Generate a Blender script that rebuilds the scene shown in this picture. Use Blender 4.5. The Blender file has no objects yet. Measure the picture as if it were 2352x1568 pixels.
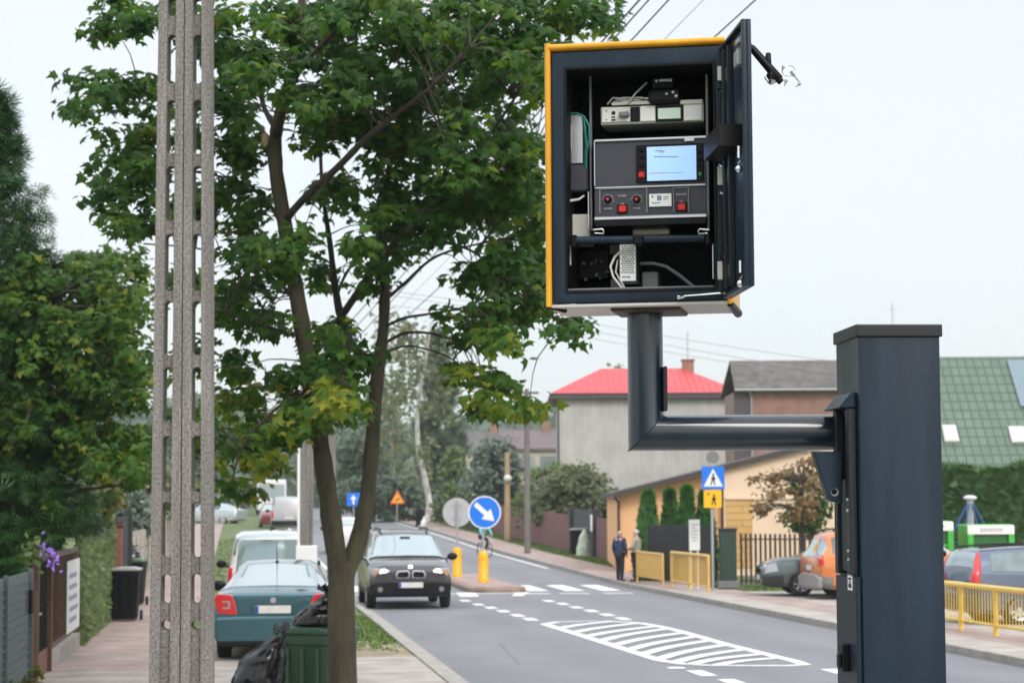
import bpy, bmesh, math, random
import numpy as np
from mathutils import Vector, Matrix
SC = bpy.context.scene
COL = SC.collection
R = math.radians

# ------------------------------------------------------------------ camera
CAM = Vector((0.0, 0.0, 2.3))
F = 4900.0                      # focal length in pixels of a 2352 px wide picture
PITCH = math.atan(381.0 / F)
ROLL = R(0.3)
cd = bpy.data.cameras.new('camera'); cam = bpy.data.objects.new('camera', cd); COL.objects.link(cam)
CM = Matrix.Rotation(R(90) + PITCH, 3, 'X') @ Matrix.Rotation(-ROLL, 3, 'Z')
cam.matrix_world = Matrix.Translation(CAM) @ CM.to_4x4()
cd.sensor_width = 36.0; cd.lens = F / 2352 * 36.0
cd.clip_start = 0.1; cd.clip_end = 4000
cd.dof.use_dof = True; cd.dof.focus_distance = 8.6; cd.dof.aperture_fstop = 7.1
SC.camera = cam
# ------------------------------------------------------------------ world and sun (overcast noon)
SUN_EL, SUN_AZ = R(38), R(155)
world = bpy.data.worlds.new('World'); SC.world = world; world.use_nodes = True
nt = world.node_tree; nt.nodes.clear()
wo = nt.nodes.new('ShaderNodeOutputWorld')
sky = nt.nodes.new('ShaderNodeTexSky'); sky.sky_type = 'NISHITA'; sky.sun_disc = False
sky.sun_elevation = SUN_EL; sky.sun_rotation = SUN_AZ; sky.dust_density = 4.0; sky.altitude = 100
b1 = nt.nodes.new('ShaderNodeBackground'); b1.inputs['Strength'].default_value = 0.05
nt.links.new(sky.outputs[0], b1.inputs['Color'])
tc = nt.nodes.new('ShaderNodeTexCoord')
sx = nt.nodes.new('ShaderNodeSeparateXYZ'); nt.links.new(tc.outputs['Generated'], sx.inputs[0])
mr = nt.nodes.new('ShaderNodeMapRange'); mr.interpolation_type = 'SMOOTHSTEP'
mr.inputs['From Min'].default_value = 0.28; mr.inputs['From Max'].default_value = 0.9
mr.inputs['To Min'].default_value = 0.82; mr.inputs['To Max'].default_value = 1.75
nt.links.new(sx.outputs['Z'], mr.inputs['Value'])
nz = nt.nodes.new('ShaderNodeTexNoise'); nz.inputs['Scale'].default_value = 2.2; nz.inputs['Detail'].default_value = 4
mp = nt.nodes.new('ShaderNodeMapping'); mp.inputs['Scale'].default_value = (1, 1, 3)
nt.links.new(tc.outputs['Generated'], mp.inputs[0]); nt.links.new(mp.outputs[0], nz.inputs['Vector'])
cr = nt.nodes.new('ShaderNodeValToRGB')
cr.color_ramp.elements[0].position = 0.35; cr.color_ramp.elements[0].color = (0.90, 0.955, 1.0, 1)
cr.color_ramp.elements[1].position = 0.65; cr.color_ramp.elements[1].color = (1.0, 1.0, 1.0, 1)
nt.links.new(nz.outputs['Fac'], cr.inputs[0])
b2 = nt.nodes.new('ShaderNodeBackground')
nt.links.new(cr.outputs[0], b2.inputs['Color']); nt.links.new(mr.outputs[0], b2.inputs['Strength'])
ad = nt.nodes.new('ShaderNodeAddShader')
nt.links.new(b1.outputs[0], ad.inputs[0]); nt.links.new(b2.outputs[0], ad.inputs[1])
nt.links.new(ad.outputs[0], wo.inputs['Surface'])
sd = bpy.data.lights.new('sun', 'SUN'); sd.energy = 1.5; sd.angle = R(20); sd.color = (1.0, 0.96, 0.9)
so = bpy.data.objects.new('sun', sd); COL.objects.link(so)
so.rotation_euler = (R(90) - SUN_EL, 0, R(180) - SUN_AZ)
SC.view_settings.view_transform = 'Standard'; SC.view_settings.look = 'None'
SC.view_settings.exposure = 0.0; SC.view_settings.gamma = 1.0
SC.render.engine = 'CYCLES'
SC.cycles.use_denoising = True
SC.cycles.max_bounces = 8; SC.cycles.diffuse_bounces = 4; SC.cycles.volume_bounces = 1
SC.cycles.caustics_reflective = False; SC.cycles.caustics_refractive = False

# ------------------------------------------------------------------ helpers
def gz(d):                       # the street climbs gently in the distance
    pts = [(-100, 0), (62, 0), (90, .35), (125, 1.0), (180, 1.75), (300, 2.4), (3000, 2.6)]
    for (a, za), (b, zb) in zip(pts, pts[1:]):
        if d <= b:
            t = max(0, (d - a) / (b - a)); return za + (zb - za) * t
    return 2.6
def ray(px, py):
    return CM @ Vector(((px - 1176) / F, -(py - 784) / F, -1.0))
def P(px, py, d):                # the point at distance d (world Y) seen at a spot of the photograph
    r = ray(px, py); return CAM + r * (d / r.y)
def G(px, py, dz=0.0):           # the spot of the terrain seen there
    r = ray(px, py); d = 8.0
    for i in range(6000):
        p = CAM + r * (d / r.y)
        if p.z <= gz(d) + dz: break
        d += 0.05 if d < 120 else 0.2
    p.z = gz(d) + dz; return p
SL = -0.129                      # the street's direction
RD = Vector((SL, 1, 0)).normalized(); RA = math.atan2(-SL, 1)   # rotation of +Y onto the street
def V(v, d, dz=0.0): return Vector((v + SL * d, d, gz(d) + dz))

MAT = {}
def root(o):
    while o.parent is not None: o = o.parent
    return o
class MB:
    def __init__(s): s.v = []; s.f = []; s.mi = []; s.cur = 0
    def add(s, vs, fs):
        o = len(s.v); s.v += [Vector(p) for p in vs]; s.f += [tuple(i + o for i in f) for f in fs]; s.mi += [s.cur] * len(fs); return s
    def box(s, a, b, M=None):
        (x0, y0, z0), (x1, y1, z1) = a, b
        vs = [Vector(p) for p in ((x0,y0,z0),(x1,y0,z0),(x1,y1,z0),(x0,y1,z0),(x0,y0,z1),(x1,y0,z1),(x1,y1,z1),(x0,y1,z1))]
        if M is not None: vs = [M @ p for p in vs]
        return s.add(vs, [(3,2,1,0),(4,5,6,7),(0,1,5,4),(1,2,6,5),(2,3,7,6),(3,0,4,7)])
    def cbox(s, c, size, M=None):
        c = Vector(c); h = Vector(size) / 2
        return s.box(c - h, c + h, M)
    def tube(s, pts, r, n=8, caps=True):
        pts = [Vector(p) for p in pts]; m = len(pts)
        rs = r if isinstance(r, (list, tuple)) else [r] * m
        ref = None; rings = []
        for i, p in enumerate(pts):
            t = (pts[min(i+1, m-1)] - pts[max(i-1, 0)])
            if t.length < 1e-9: t = Vector((0,0,1))
            t.normalize()
            if ref is None: ref = t.orthogonal().normalized()
            ref = (ref - t * ref.dot(t))
            if ref.length < 1e-6: ref = t.orthogonal()
            ref.normalize(); b = t.cross(ref)
            rings.append([p + (ref * math.cos(k*2*math.pi/n) + b * math.sin(k*2*math.pi/n)) * rs[i] for k in range(n)])
        vs = [q for ring in rings for q in ring]
        fs = [(i*n+k, i*n+(k+1)%n, (i+1)*n+(k+1)%n, (i+1)*n+k) for i in range(m-1) for k in range(n)]
        if caps: fs += [tuple(range(n-1, -1, -1)), tuple(range((m-1)*n, m*n))]
        return s.add(vs, fs)
    def lathe(s, prof, c=(0,0,0), n=24, M=None, caps=True):
        c = Vector(c); vs = []; m = len(prof)
        for r, z in prof:
            for k in range(n):
                a = 2*math.pi*k/n; p = Vector((r*math.cos(a), r*math.sin(a), z))
                vs.append((M @ p if M is not None else p) + c)
        fs = [(i*n+k, i*n+(k+1)%n, (i+1)*n+(k+1)%n, (i+1)*n+k) for i in range(m-1) for k in range(n)]
        if caps: fs += [tuple(range(n-1, -1, -1)), tuple(range((m-1)*n, m*n))]
        return s.add(vs, fs)
    def prism(s, poly, ex, O=(0,0,0), U=(1,0,0), W=(0,0,1)):   # polygon in the plane O+U*a+W*b pushed along ex
        O = Vector(O); U = Vector(U); W = Vector(W); ex = Vector(ex); n = len(poly)
        a = [O + U*x + W*y for x, y in poly]; b = [p + ex for p in a]
        return s.add(a + b, [tuple(range(n)), tuple(range(2*n-1, n-1, -1))] + [((k+1)%n, k, n+k, n+(k+1)%n) for k in range(n)])
    def quad(s, a, b, c, d): return s.add([a, b, c, d], [(0,1,2,3)])
    def ell(s, c, r, nu=16, nv=10, M=None, jit=0, rng=None):
        c = Vector(c); vs = []; fs = []
        for j in range(nv+1):
            th = math.pi*j/nv
            for k in range(nu):
                a = 2*math.pi*k/nu
                q = 1 + (rng.uniform(-jit, jit) if rng else 0)
                p = Vector((r[0]*math.sin(th)*math.cos(a)*q, r[1]*math.sin(th)*math.sin(a)*q, -r[2]*math.cos(th)*q))
                vs.append(c + (M @ p if M is not None else p))
        for j in range(nv):
            for k in range(nu): fs.append((j*nu+k, j*nu+(k+1)%nu, (j+1)*nu+(k+1)%nu, (j+1)*nu+k))
        return s.add(vs, fs)
    def build(s, name, mat, parent=None, smooth=False, bevel=0.0, world=False, seg=1, sub=0, merge=False, solid=0):
        me = bpy.data.meshes.new(name)
        vs = s.v
        if world and parent is not None: Mi = MAT[root(parent)].inverted(); vs = [Mi @ p for p in vs]
        me.from_pydata([tuple(p) for p in vs], [], s.f)
        mats = mat if isinstance(mat, (list, tuple)) else [mat]
        for m in mats: me.materials.append(m)
        if len(mats) > 1: me.polygons.foreach_set('material_index', s.mi)
        bm = bmesh.new(); bm.from_mesh(me)
        if merge: bmesh.ops.remove_doubles(bm, verts=bm.verts, dist=1e-4)
        bmesh.ops.recalc_face_normals(bm, faces=bm.faces)
        if bevel:
            es = [e for e in bm.edges if len(e.link_faces) == 2 and e.calc_face_angle(0) > R(32)]
            bmesh.ops.bevel(bm, geom=es, offset=bevel, segments=seg, affect='EDGES', profile=0.6, clamp_overlap=True)
        bm.to_mesh(me); bm.free()
        if smooth:
            me.polygons.foreach_set('use_smooth', [True]*len(me.polygons))
            me.set_sharp_from_angle(angle=R(smooth if smooth is not True else 40))
        o = bpy.data.objects.new(name, me); COL.objects.link(o)
        if parent is not None: o.parent = parent
        if sub:
            md = o.modifiers.new('s', 'SUBSURF'); md.levels = sub; md.render_levels = sub
        return o
def tag(o, label=None, cat=None, group=None, kind=None):
    if label: o['label'] = label
    if cat: o['category'] = cat
    if group: o['group'] = group
    if kind: o['kind'] = kind
    return o
def thing(name, label, cat, loc=(0,0,0), rz=0.0, group=None):
    o = bpy.data.objects.new(name, None); COL.objects.link(o); o.empty_display_size = .1
    o.location = loc; o.rotation_euler = (0, 0, rz)
    MAT[o] = Matrix.Translation(Vector(loc)) @ Matrix.Rotation(rz, 4, 'Z')
    return tag(o, label, cat, group)
def kids(o): return [c for c in COL.objects if c.parent == o]
def copy_tree(o, loc=None, rz=None, label=None, parent=None):
    c = o.copy(); COL.objects.link(c)
    if parent is not None: c.parent = parent
    if loc is not None: c.location = loc
    if rz is not None: c.rotation_euler = (0, 0, rz)
    if label: c['label'] = label
    for ch in kids(o): copy_tree(ch, parent=c)
    return c

# ------------------------------------------------------------------ materials
def mat(name, col, rough=0.6, metal=0.0, var=0.0, vs=6.0, bump=0.0, bs=40.0, spec=0.5, coat=0.0, emit=None, es=0.0, col2=None, stretch=(1,1,1), trans=0.0, alpha=1.0, stain=0.0):
    m = bpy.data.materials.new(name); m.use_nodes = True
    n = m.node_tree.nodes; l = m.node_tree.links; b = n['Principled BSDF']
    b.inputs['Base Color'].default_value = (*col, 1); b.inputs['Roughness'].default_value = rough
    b.inputs['Metallic'].default_value = metal; b.inputs['Specular IOR Level'].default_value = spec
    b.inputs['Coat Weight'].default_value = coat; b.inputs['Coat Roughness'].default_value = 0.08
    b.inputs['Transmission Weight'].default_value = trans; b.inputs['Alpha'].default_value = alpha
    if emit: b.inputs['Emission Color'].default_value = (*emit, 1); b.inputs['Emission Strength'].default_value = es
    if var or bump or col2:
        t = n.new('ShaderNodeTexCoord'); mp = n.new('ShaderNodeMapping'); mp.inputs['Scale'].default_value = stretch
        l.new(t.outputs['Object'], mp.inputs[0])
    if var or col2:
        z = n.new('ShaderNodeTexNoise'); z.inputs['Scale'].default_value = vs; z.inputs['Detail'].default_value = 6; z.inputs['Roughness'].default_value = .65
        l.new(mp.outputs[0], z.inputs['Vector'])
        c = n.new('ShaderNodeValToRGB'); c.color_ramp.elements[0].position = .3; c.color_ramp.elements[1].position = .7
        lo = tuple(max(0, x*(1-var)) for x in col); hi = col2 or tuple(min(1, x*(1+var)) for x in col)
        c.color_ramp.elements[0].color = (*lo, 1); c.color_ramp.elements[1].color = (*hi, 1)
        l.new(z.outputs['Fac'], c.inputs[0]); l.new(c.outputs[0], b.inputs['Base Color'])
        rr = n.new('ShaderNodeMapRange'); rr.inputs['To Min'].default_value = max(0, rough-.08); rr.inputs['To Max'].default_value = min(1, rough+.08)
        l.new(z.outputs['Fac'], rr.inputs['Value']); l.new(rr.outputs[0], b.inputs['Roughness'])
    if stain:                                          # dirt and weather streaks with a shape of their own
        t3 = n.new('ShaderNodeTexCoord'); m3 = n.new('ShaderNodeMapping'); m3.inputs['Scale'].default_value = (9, 9, .8); l.new(t3.outputs['Object'], m3.inputs[0])
        z3 = n.new('ShaderNodeTexNoise'); z3.inputs['Scale'].default_value = 1.0; z3.inputs['Detail'].default_value = 7; l.new(m3.outputs[0], z3.inputs['Vector'])
        r3 = n.new('ShaderNodeMapRange'); r3.inputs['From Min'].default_value = .42; r3.inputs['From Max'].default_value = .68; r3.inputs['To Min'].default_value = 1 - stain; r3.inputs['To Max'].default_value = 1 + stain*.6; l.new(z3.outputs['Fac'], r3.inputs['Value'])
        x3 = n.new('ShaderNodeMix'); x3.data_type = 'RGBA'; x3.blend_type = 'MULTIPLY'; x3.inputs[0].default_value = 1
        src = b.inputs['Base Color'].links[0].from_socket if b.inputs['Base Color'].links else None
        if src: l.new(src, x3.inputs[6])
        else: x3.inputs[6].default_value = (*col, 1)
        l.new(r3.outputs[0], x3.inputs[7]); l.new(x3.outputs[2], b.inputs['Base Color'])
    if bump:
        z2 = n.new('ShaderNodeTexNoise'); z2.inputs['Scale'].default_value = bs; z2.inputs['Detail'].default_value = 5
        l.new(mp.outputs[0], z2.inputs['Vector'])
        bu = n.new('ShaderNodeBump'); bu.inputs['Strength'].default_value = bump; bu.inputs['Distance'].default_value = .02
        l.new(z2.outputs['Fac'], bu.inputs['Height']); l.new(bu.outputs[0], b.inputs['Normal'])
    return m
def brickmat(name, c1, c2, mortar, bw, bh, ms, rot=0.0, rough=.85, offset=.5, axis='XY', var=.3):
    m = bpy.data.materials.new(name); m.use_nodes = True
    n = m.node_tree.nodes; l = m.node_tree.links; b = n['Principled BSDF']; b.inputs['Roughness'].default_value = rough
    t = n.new('ShaderNodeTexCoord'); mp = n.new('ShaderNodeMapping')
    mp.inputs['Rotation'].default_value = (R(90) if axis == 'XZ' else 0, 0, rot) if axis != 'YZ' else (R(90), 0, R(90))
    src = t.outputs['Object']
    if axis in ('XZ', 'YZ'):
        s = n.new('ShaderNodeSeparateXYZ'); l.new(src, s.inputs[0]); c = n.new('ShaderNodeCombineXYZ')
        l.new(s.outputs['X' if axis == 'XZ' else 'Y'], c.inputs['X']); l.new(s.outputs['Z'], c.inputs['Y']); src = c.outputs[0]
        mp.inputs['Rotation'].default_value = (0, 0, 0)
    l.new(src, mp.inputs[0])
    br = n.new('ShaderNodeTexBrick'); br.offset = offset
    br.inputs['Color1'].default_value = (*c1, 1); br.inputs['Color2'].default_value = (*c2, 1); br.inputs['Mortar'].default_value = (*mortar, 1)
    br.inputs['Scale'].default_value = 1; br.inputs['Mortar Size'].default_value = ms
    br.inputs['Brick Width'].default_value = bw; br.inputs['Row Height'].default_value = bh
    l.new(mp.outputs[0], br.inputs['Vector'])
    z = n.new('ShaderNodeTexNoise'); z.inputs['Scale'].default_value = 1.6; z.inputs['Detail'].default_value = 8; l.new(t.outputs['Object'], z.inputs['Vector'])
    mx = n.new('ShaderNodeMix'); mx.data_type = 'RGBA'; mx.blend_type = 'MULTIPLY'; mx.inputs[0].default_value = 1
    rr = n.new('ShaderNodeMapRange'); rr.inputs['From Min'].default_value = .3; rr.inputs['From Max'].default_value = .7
    rr.inputs['To Min'].default_value = 1-var; rr.inputs['To Max'].default_value = 1+var*.4; l.new(z.outputs['Fac'], rr.inputs['Value'])
    l.new(br.outputs['Color'], mx.inputs[6]); l.new(rr.outputs[0], mx.inputs[7]); l.new(mx.outputs[2], b.inputs['Base Color'])
    bu = n.new('ShaderNodeBump'); bu.inputs['Strength'].default_value = .4; bu.inputs['Distance'].default_value = .01; bu.invert = True
    l.new(br.outputs['Fac'], bu.inputs['Height']); l.new(bu.outputs[0], b.inputs['Normal'])
    return m
def leafmat(name, lo, mid, hi, trans=.35, gloss=.5):   # colour per leaf from its own random tint
    m = bpy.data.materials.new(name); m.use_nodes = True
    n = m.node_tree.nodes; l = m.node_tree.links; b = n['Principled BSDF']; out = n['Material Output']
    a = n.new('ShaderNodeAttribute'); a.attribute_name = 'tint'
    c = n.new('ShaderNodeValToRGB'); e = c.color_ramp.elements
    e[0].position = 0.0; e[0].color = (*lo, 1); e[1].position = 1.0; e[1].color = (*hi, 1)
    q = e.new(.55); q.color = (*mid, 1)
    l.new(a.outputs['Fac'], c.inputs[0]); l.new(c.outputs[0], b.inputs['Base Color'])
    b.inputs['Roughness'].default_value = .42; b.inputs['Specular IOR Level'].default_value = gloss
    tr = n.new('ShaderNodeBsdfTranslucent')
    mm = n.new('ShaderNodeMix'); mm.data_type = 'RGBA'; mm.blend_type = 'MULTIPLY'; mm.inputs[0].default_value = 1
    mm.inputs[7].default_value = (1.6, 1.7, .6, 1); l.new(c.outputs[0], mm.inputs[6]); l.new(mm.outputs[2], tr.inputs['Color'])
    mx = n.new('ShaderNodeMixShader'); mx.inputs[0].default_value = trans
    l.new(b.outputs[0], mx.inputs[1]); l.new(tr.outputs[0], mx.inputs[2]); l.new(mx.outputs[0], out.inputs['Surface'])
    return m
M = {}
M['slate'] = mat('slate powder coat', (.0150, .0285, .0475), .34, var=.18, vs=5, bump=.04, bs=160, spec=.22, stretch=(1, 1, .2), stain=.22)
M['slate_gloss'] = mat('glossy slate tube coat', (.012, .024, .042), .22, var=.15, vs=6, spec=.5, coat=.35, stretch=(1, 1, .3), stain=.2)
M['slate_dark'] = mat('dark slate coat', (.006, .010, .016), .45, var=.15, vs=8)
M['black'] = mat('black plastic', (.005, .005, .007), .45, spec=.22)
M['blackm'] = mat('matt black', (.004, .004, .006), .75, spec=.2)
M['yellow'] = mat('yellow coat', (.80, .37, .012), .35, var=.10, vs=6, stain=.14)
M['pale_panel'] = mat('pale primer', (.62, .60, .60), .6, var=.06)
M['silver'] = mat('brushed aluminium', (.62, .63, .65), .32, metal=.85, var=.06, vs=20, stretch=(1, 1, 8))
M['steel'] = mat('galvanised steel', (.45, .47, .49), .42, metal=.7, var=.12, vs=14)
M['chrome'] = mat('chrome', (.8, .8, .82), .12, metal=1.0)
M['white'] = mat('white paint', (.84, .84, .84), .45, var=.04)
M['offwhite'] = mat('offwhite plastic', (.62, .60, .55), .5)
M['ltgrey'] = mat('light grey case', (.76, .76, .75), .45, var=.05)
M['grey'] = mat('mid grey plastic', (.18, .18, .19), .5, var=.1)
M['dkgrey'] = mat('dark grey panel', (.040, .042, .060), .45, var=.08)
M['red'] = mat('red plastic', (.65, .015, .015), .3)
M['green_d'] = mat('green lamp', (.03, .25, .05), .3)
M['teal'] = mat('teal cable', (.02, .20, .17), .45)
M['cable'] = mat('grey cable', (.12, .12, .13), .5)
M['wcable'] = mat('white cable', (.6, .6, .6), .5)
M['brown'] = mat('rusty brown steel', (.05, .028, .02), .6, var=.3)
M['rubber'] = mat('tyre rubber', (.012, .012, .013), .8, var=.2)
M['glass'] = mat('car glass', (.34, .42, .44), .05, metal=.6, spec=.9, coat=1)
M['glass_m'] = mat('tinted car glass', (.16, .21, .22), .06, metal=.5, spec=.8, coat=.6, var=.25, vs=2.5)
M['glass_d'] = mat('dark car glass', (.030, .04, .043), .05, metal=.2, spec=.9, coat=1)
M['redlens'] = mat('red lens', (.55, .012, .016), .18, coat=1)
M['clear'] = mat('clear lens', (.34, .36, .38), .12, coat=1, metal=.3)
M['amber'] = mat('amber lens', (.7, .22, .02), .2, coat=1)
M['plate'] = mat('number plate', (.62, .62, .60), .45, var=.08, vs=9)
M['eublue'] = mat('blue strip', (.02, .07, .38), .45)
M['lamp_on'] = mat('lit headlamp', (.9, .85, .75), .2, emit=(1, .82, .55), es=9)
# ------------------------------------------------------------------ ground, road, pavements
def asphalt():                                        # worn lanes, patches and fine grit
    m = mat('asphalt', (.200, .202, .220), .8, var=.13, vs=.55, bump=.3, bs=110, stretch=(1, .35, 1)); n = m.node_tree.nodes; l = m.node_tree.links; b = n['Principled BSDF']
    src = b.inputs['Base Color'].links[0].from_socket
    t = n.new('ShaderNodeTexCoord'); mp = n.new('ShaderNodeMapping'); mp.inputs['Rotation'].default_value = (0, 0, -RA); l.new(t.outputs['Object'], mp.inputs[0])
    sp = n.new('ShaderNodeSeparateXYZ'); l.new(mp.outputs[0], sp.inputs[0]); w = n.new('ShaderNodeMath'); w.operation = 'SINE'; k = n.new('ShaderNodeMath'); k.operation = 'MULTIPLY'; k.inputs[1].default_value = 3.3; l.new(sp.outputs['X'], k.inputs[0]); l.new(k.outputs[0], w.inputs[0])
    z = n.new('ShaderNodeTexNoise'); z.inputs['Scale'].default_value = 60; z.inputs['Detail'].default_value = 4; l.new(t.outputs['Object'], z.inputs['Vector'])
    a = n.new('ShaderNodeMath'); a.operation = 'MULTIPLY_ADD'; a.inputs[1].default_value = .05; a.inputs[2].default_value = .70; l.new(w.outputs[0], a.inputs[0])
    c = n.new('ShaderNodeMath'); c.operation = 'MULTIPLY_ADD'; c.inputs[1].default_value = .55; l.new(z.outputs['Fac'], c.inputs[0]); l.new(a.outputs[0], c.inputs[2])
    vo = n.new('ShaderNodeTexVoronoi'); vo.feature = 'DISTANCE_TO_EDGE'; vo.inputs['Scale'].default_value = .22; l.new(mp.outputs[0], vo.inputs['Vector'])
    r = n.new('ShaderNodeMapRange'); r.inputs['From Max'].default_value = .006; r.inputs['To Min'].default_value = .72; l.new(vo.outputs[0], r.inputs['Value'])
    d = n.new('ShaderNodeMath'); d.operation = 'MULTIPLY'; l.new(c.outputs[0], d.inputs[0]); l.new(r.outputs[0], d.inputs[1])
    x = n.new('ShaderNodeMix'); x.data_type = 'RGBA'; x.blend_type = 'MULTIPLY'; x.inputs[0].default_value = 1; l.new(src, x.inputs[6]); l.new(d.outputs[0], x.inputs[7]); l.new(x.outputs[2], b.inputs['Base Color'])
    return m
M['asphalt'] = asphalt()
M['earth'] = mat('dry grass earth', (.09, .16, .04), .95, vs=.6, var=.3, col2=(.16, .18, .08), bump=.6, bs=30)
M['sand'] = mat('sandy verge', (.27, .23, .14), .95, vs=1.3, var=.3, col2=(.42, .35, .26), bump=.5, bs=50)
M['kerb'] = mat('kerb concrete', (.34, .32, .29), .85, var=.2, vs=2.5, bump=.2)
M['kerb_r'] = mat('reddish kerb', (.30, .21, .17), .85, var=.25, vs=3, bump=.2)
M['paver_p'] = brickmat('pink pavers', (.43, .315, .29), (.385, .295, .27), (.27, .22, .20), .2, .1, .006, rot=RA)
M['paver_g'] = brickmat('grey pavers', (.36, .32, .28), (.31, .285, .255), (.22, .19, .165), .2, .1, .006, rot=RA)
M['paver_l'] = brickmat('light pavers', (.47, .42, .38), (.42, .385, .35), (.30, .265, .24), .2, .1, .006, rot=RA)
M['paint'] = mat('road paint', (.76, .76, .75), .65, var=.28, vs=9, bump=.2, bs=60)

def steps(d0, d1):
    out = [d0]; d = d0
    while d < d1:
        d = min(d1, d + (1.0 if d < 130 else 12)); out.append(d)
    return out
def strip(name, v0, v1, d0, d1, dz, m, thick=0.0):
    b = MB(); ds = steps(d0, d1)
    if callable(v0): f0 = v0
    else: f0 = lambda d: v0
    if callable(v1): f1 = v1
    else: f1 = lambda d: v1
    vs = []; fs = []
    for d in ds:
        vs += [V(f0(d), d, dz), V(f1(d), d, dz)]
    for i in range(len(ds)-1): fs.append((2*i, 2*i+1, 2*i+3, 2*i+2))
    b.add(vs, fs)
    if thick:
        vs = []; fs = []
        for d in ds: vs += [V(f0(d), d, dz-thick), V(f0(d), d, dz), V(f1(d), d, dz), V(f1(d), d, dz-thick)]
        b = MB(); n = len(ds)
        for i in range(n-1):
            for k in range(3): fs.append((4*i+k, 4*i+k+1, 4*i+4+k+1, 4*i+4+k))
        fs += [(0,1,2,3), (4*n-1, 4*n-2, 4*n-3, 4*n-4)]
        b.add(vs, fs)
    return tag(b.build(name, m), kind='structure')
# one ground sheet to the horizon
gb = MB(); xs = [-900, -300, -120, -60, -30, -15, 0, 15, 30, 60, 120, 300, 900]
ys = [-60, -20] + list(range(0, 190, 4)) + [220, 260, 300, 400, 700, 1500]
gb.add([Vector((x, y, gz(y) - .03 + (min(abs(x) - 60, 100) * .03 if abs(x) > 60 and y > 200 else 0))) for y in ys for x in xs],
       [(j*len(xs)+i, j*len(xs)+i+1, (j+1)*len(xs)+i+1, (j+1)*len(xs)+i) for j in range(len(ys)-1) for i in range(len(xs)-1)])
tag(gb.build('ground', M['earth'], smooth=True), kind='structure')
LK, RK = 2.85, 11.2
strip('road', LK, RK, -20, 420, 0.0, M['asphalt'])
strip('kerb_left', LK-.15, LK, 2, 160, .10, M['kerb'], .2)
strip('kerb_right', RK, RK+.15, 2, 160, .12, M['kerb'], .2)
strip('gutter', LK, LK+.22, 2, 160, .006, M['kerb'])
strip('pavement_left', -2.7, -.35, 2, 33.0, .074, M['paver_p'])
strip('pavement_left', -2.7, -.35, 33.2, 37, .074, M['paver_p'])
strip('pavement_left', -2.7, -.9, 37, 160, .074, M['paver_p'])
strip('pavement_band', -2.7, -.35, 33.0, 33.2, .074, M['paver_l'])
strip('driveway', -.35, LK-.15, 5, 32.3, .078, M['paver_l'])
strip('pavement_edge', -2.7, -.35, 26.0, 29.8, .079, M['paver_l'])
strip('verge', -.35, LK-.15, 32.3, 36.2, .070, M['sand'])
strip('verge', -.35, LK-.15, 36.2, 37, .062, M['earth'])
strip('verge', -.9, LK-.15, 37, 160, .062, M['earth'])
strip('pavement_right', RK+.15, 12.25, 2, 57, .10, M['paver_l'])
strip('pavement_right', 12.25, 13.2, 2, 57, .102, M['paver_p'])
strip('pavement_right', RK+.15, 12.9, 57, 160, .10, M['paver_p'])
strip('verge', 12.9, 14.2, 62, 160, .09, M['earth'])
strip('parking_area', 13.2, 30.0, 2, 56, .094, M['paver_l'])
# little refuge island
tag(MB().prism([(0,0),(.35,-.5),(1.2,-.5),(1.55,0),(1.55,11),(1.2,11.5),(.35,11.5),(0,11)], (0,0,.15), V(6.35, 58.6, .0), Vector((1,SL*0,0)), Vector((SL,1,0))).build('island_kerb', M['kerb_r'], bevel=.03), kind='structure')
tag(MB().prism([(.16,.05),(.42,-.3),(1.13,-.3),(1.39,.05),(1.39,11),(1.13,11.3),(.42,11.3),(.16,11)], (0,0,.012), V(6.35, 58.6, .15), Vector((1,0,0)), Vector((SL,1,0))).build('island_paving', M['paver_p']), kind='structure')

# painted markings
def zq(zx, zy): return G((zx/3.0154+1200)*.98, (zy/3.0154+1340)*.98, .006)
def ribbon(b, pts, w, closed=False):
    n = len(pts); vs = []
    for i, p in enumerate(pts):
        a = pts[(i-1) % n] if (closed or i) else p; c = pts[(i+1) % n] if (closed or i < n-1) else p
        t = (c - a); t.z = 0; t.normalize(); q = Vector((-t.y, t.x, 0)) * w/2
        vs += [p + q, p - q]
    m = n if closed else n-1
    return b.add(vs, [(2*i, 2*i+1, (2*i+3) % (2*n), (2*i+2) % (2*n)) for i in range(m)])
b = MB()
out = [(232,366),(300,388),(480,443),(700,512),(900,577),(1050,622),(1200,646),(1400,657),(1700,660),(1950,660),(2070,652),(2000,628),(1800,580),(1500,505),(1200,420),(1050,384),(900,358),(700,346),(500,346),(320,352)]
ribbon(b, [zq(*p) for p in out], .20, True)
tag(b.build('hatched_marking', M['paint']), kind='structure')
b = MB()
for (a, c) in [((330,398),(700,350)),((425,428),(880,362)),((525,455),(1010,384)),((622,486),(1100,400)),((722,517),(1200,430)),((822,550),(1300,455)),((922,580),(1405,482)),((1035,614),(1520,512)),((1150,638),(1650,545)),((1270,650),(1780,578)),((1450,658),(1895,606))]:
    p, q = zq(*a), zq(*c); m = (p + q)/2 + Vector((-.06, .18, 0)); m.z = p.z
    for z in (p, m, q): z.z += .004
    ribbon(b, [p, p.lerp(m, .55) + Vector((-.02, .04, 0)), m, m.lerp(q, .5) + Vector((.0, .04, 0)), q], .23)
tag(b.build('hatched_stripe', M['paint']), kind='structure')
def dash(b, p, L, w):
    t = RD * L/2; s = Vector((RD.y, -RD.x, 0)) * w/2
    return b.add([p - t - s, p - t + s, p + t + s, p + t - s], [(0,1,2,3)])
b = MB()
for zx, zy in [(260,203),(358,223),(455,248),(560,273),(672,300),(785,328),(40,305),(130,332)]: dash(b, zq(zx, zy), 1.0, .24)
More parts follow.
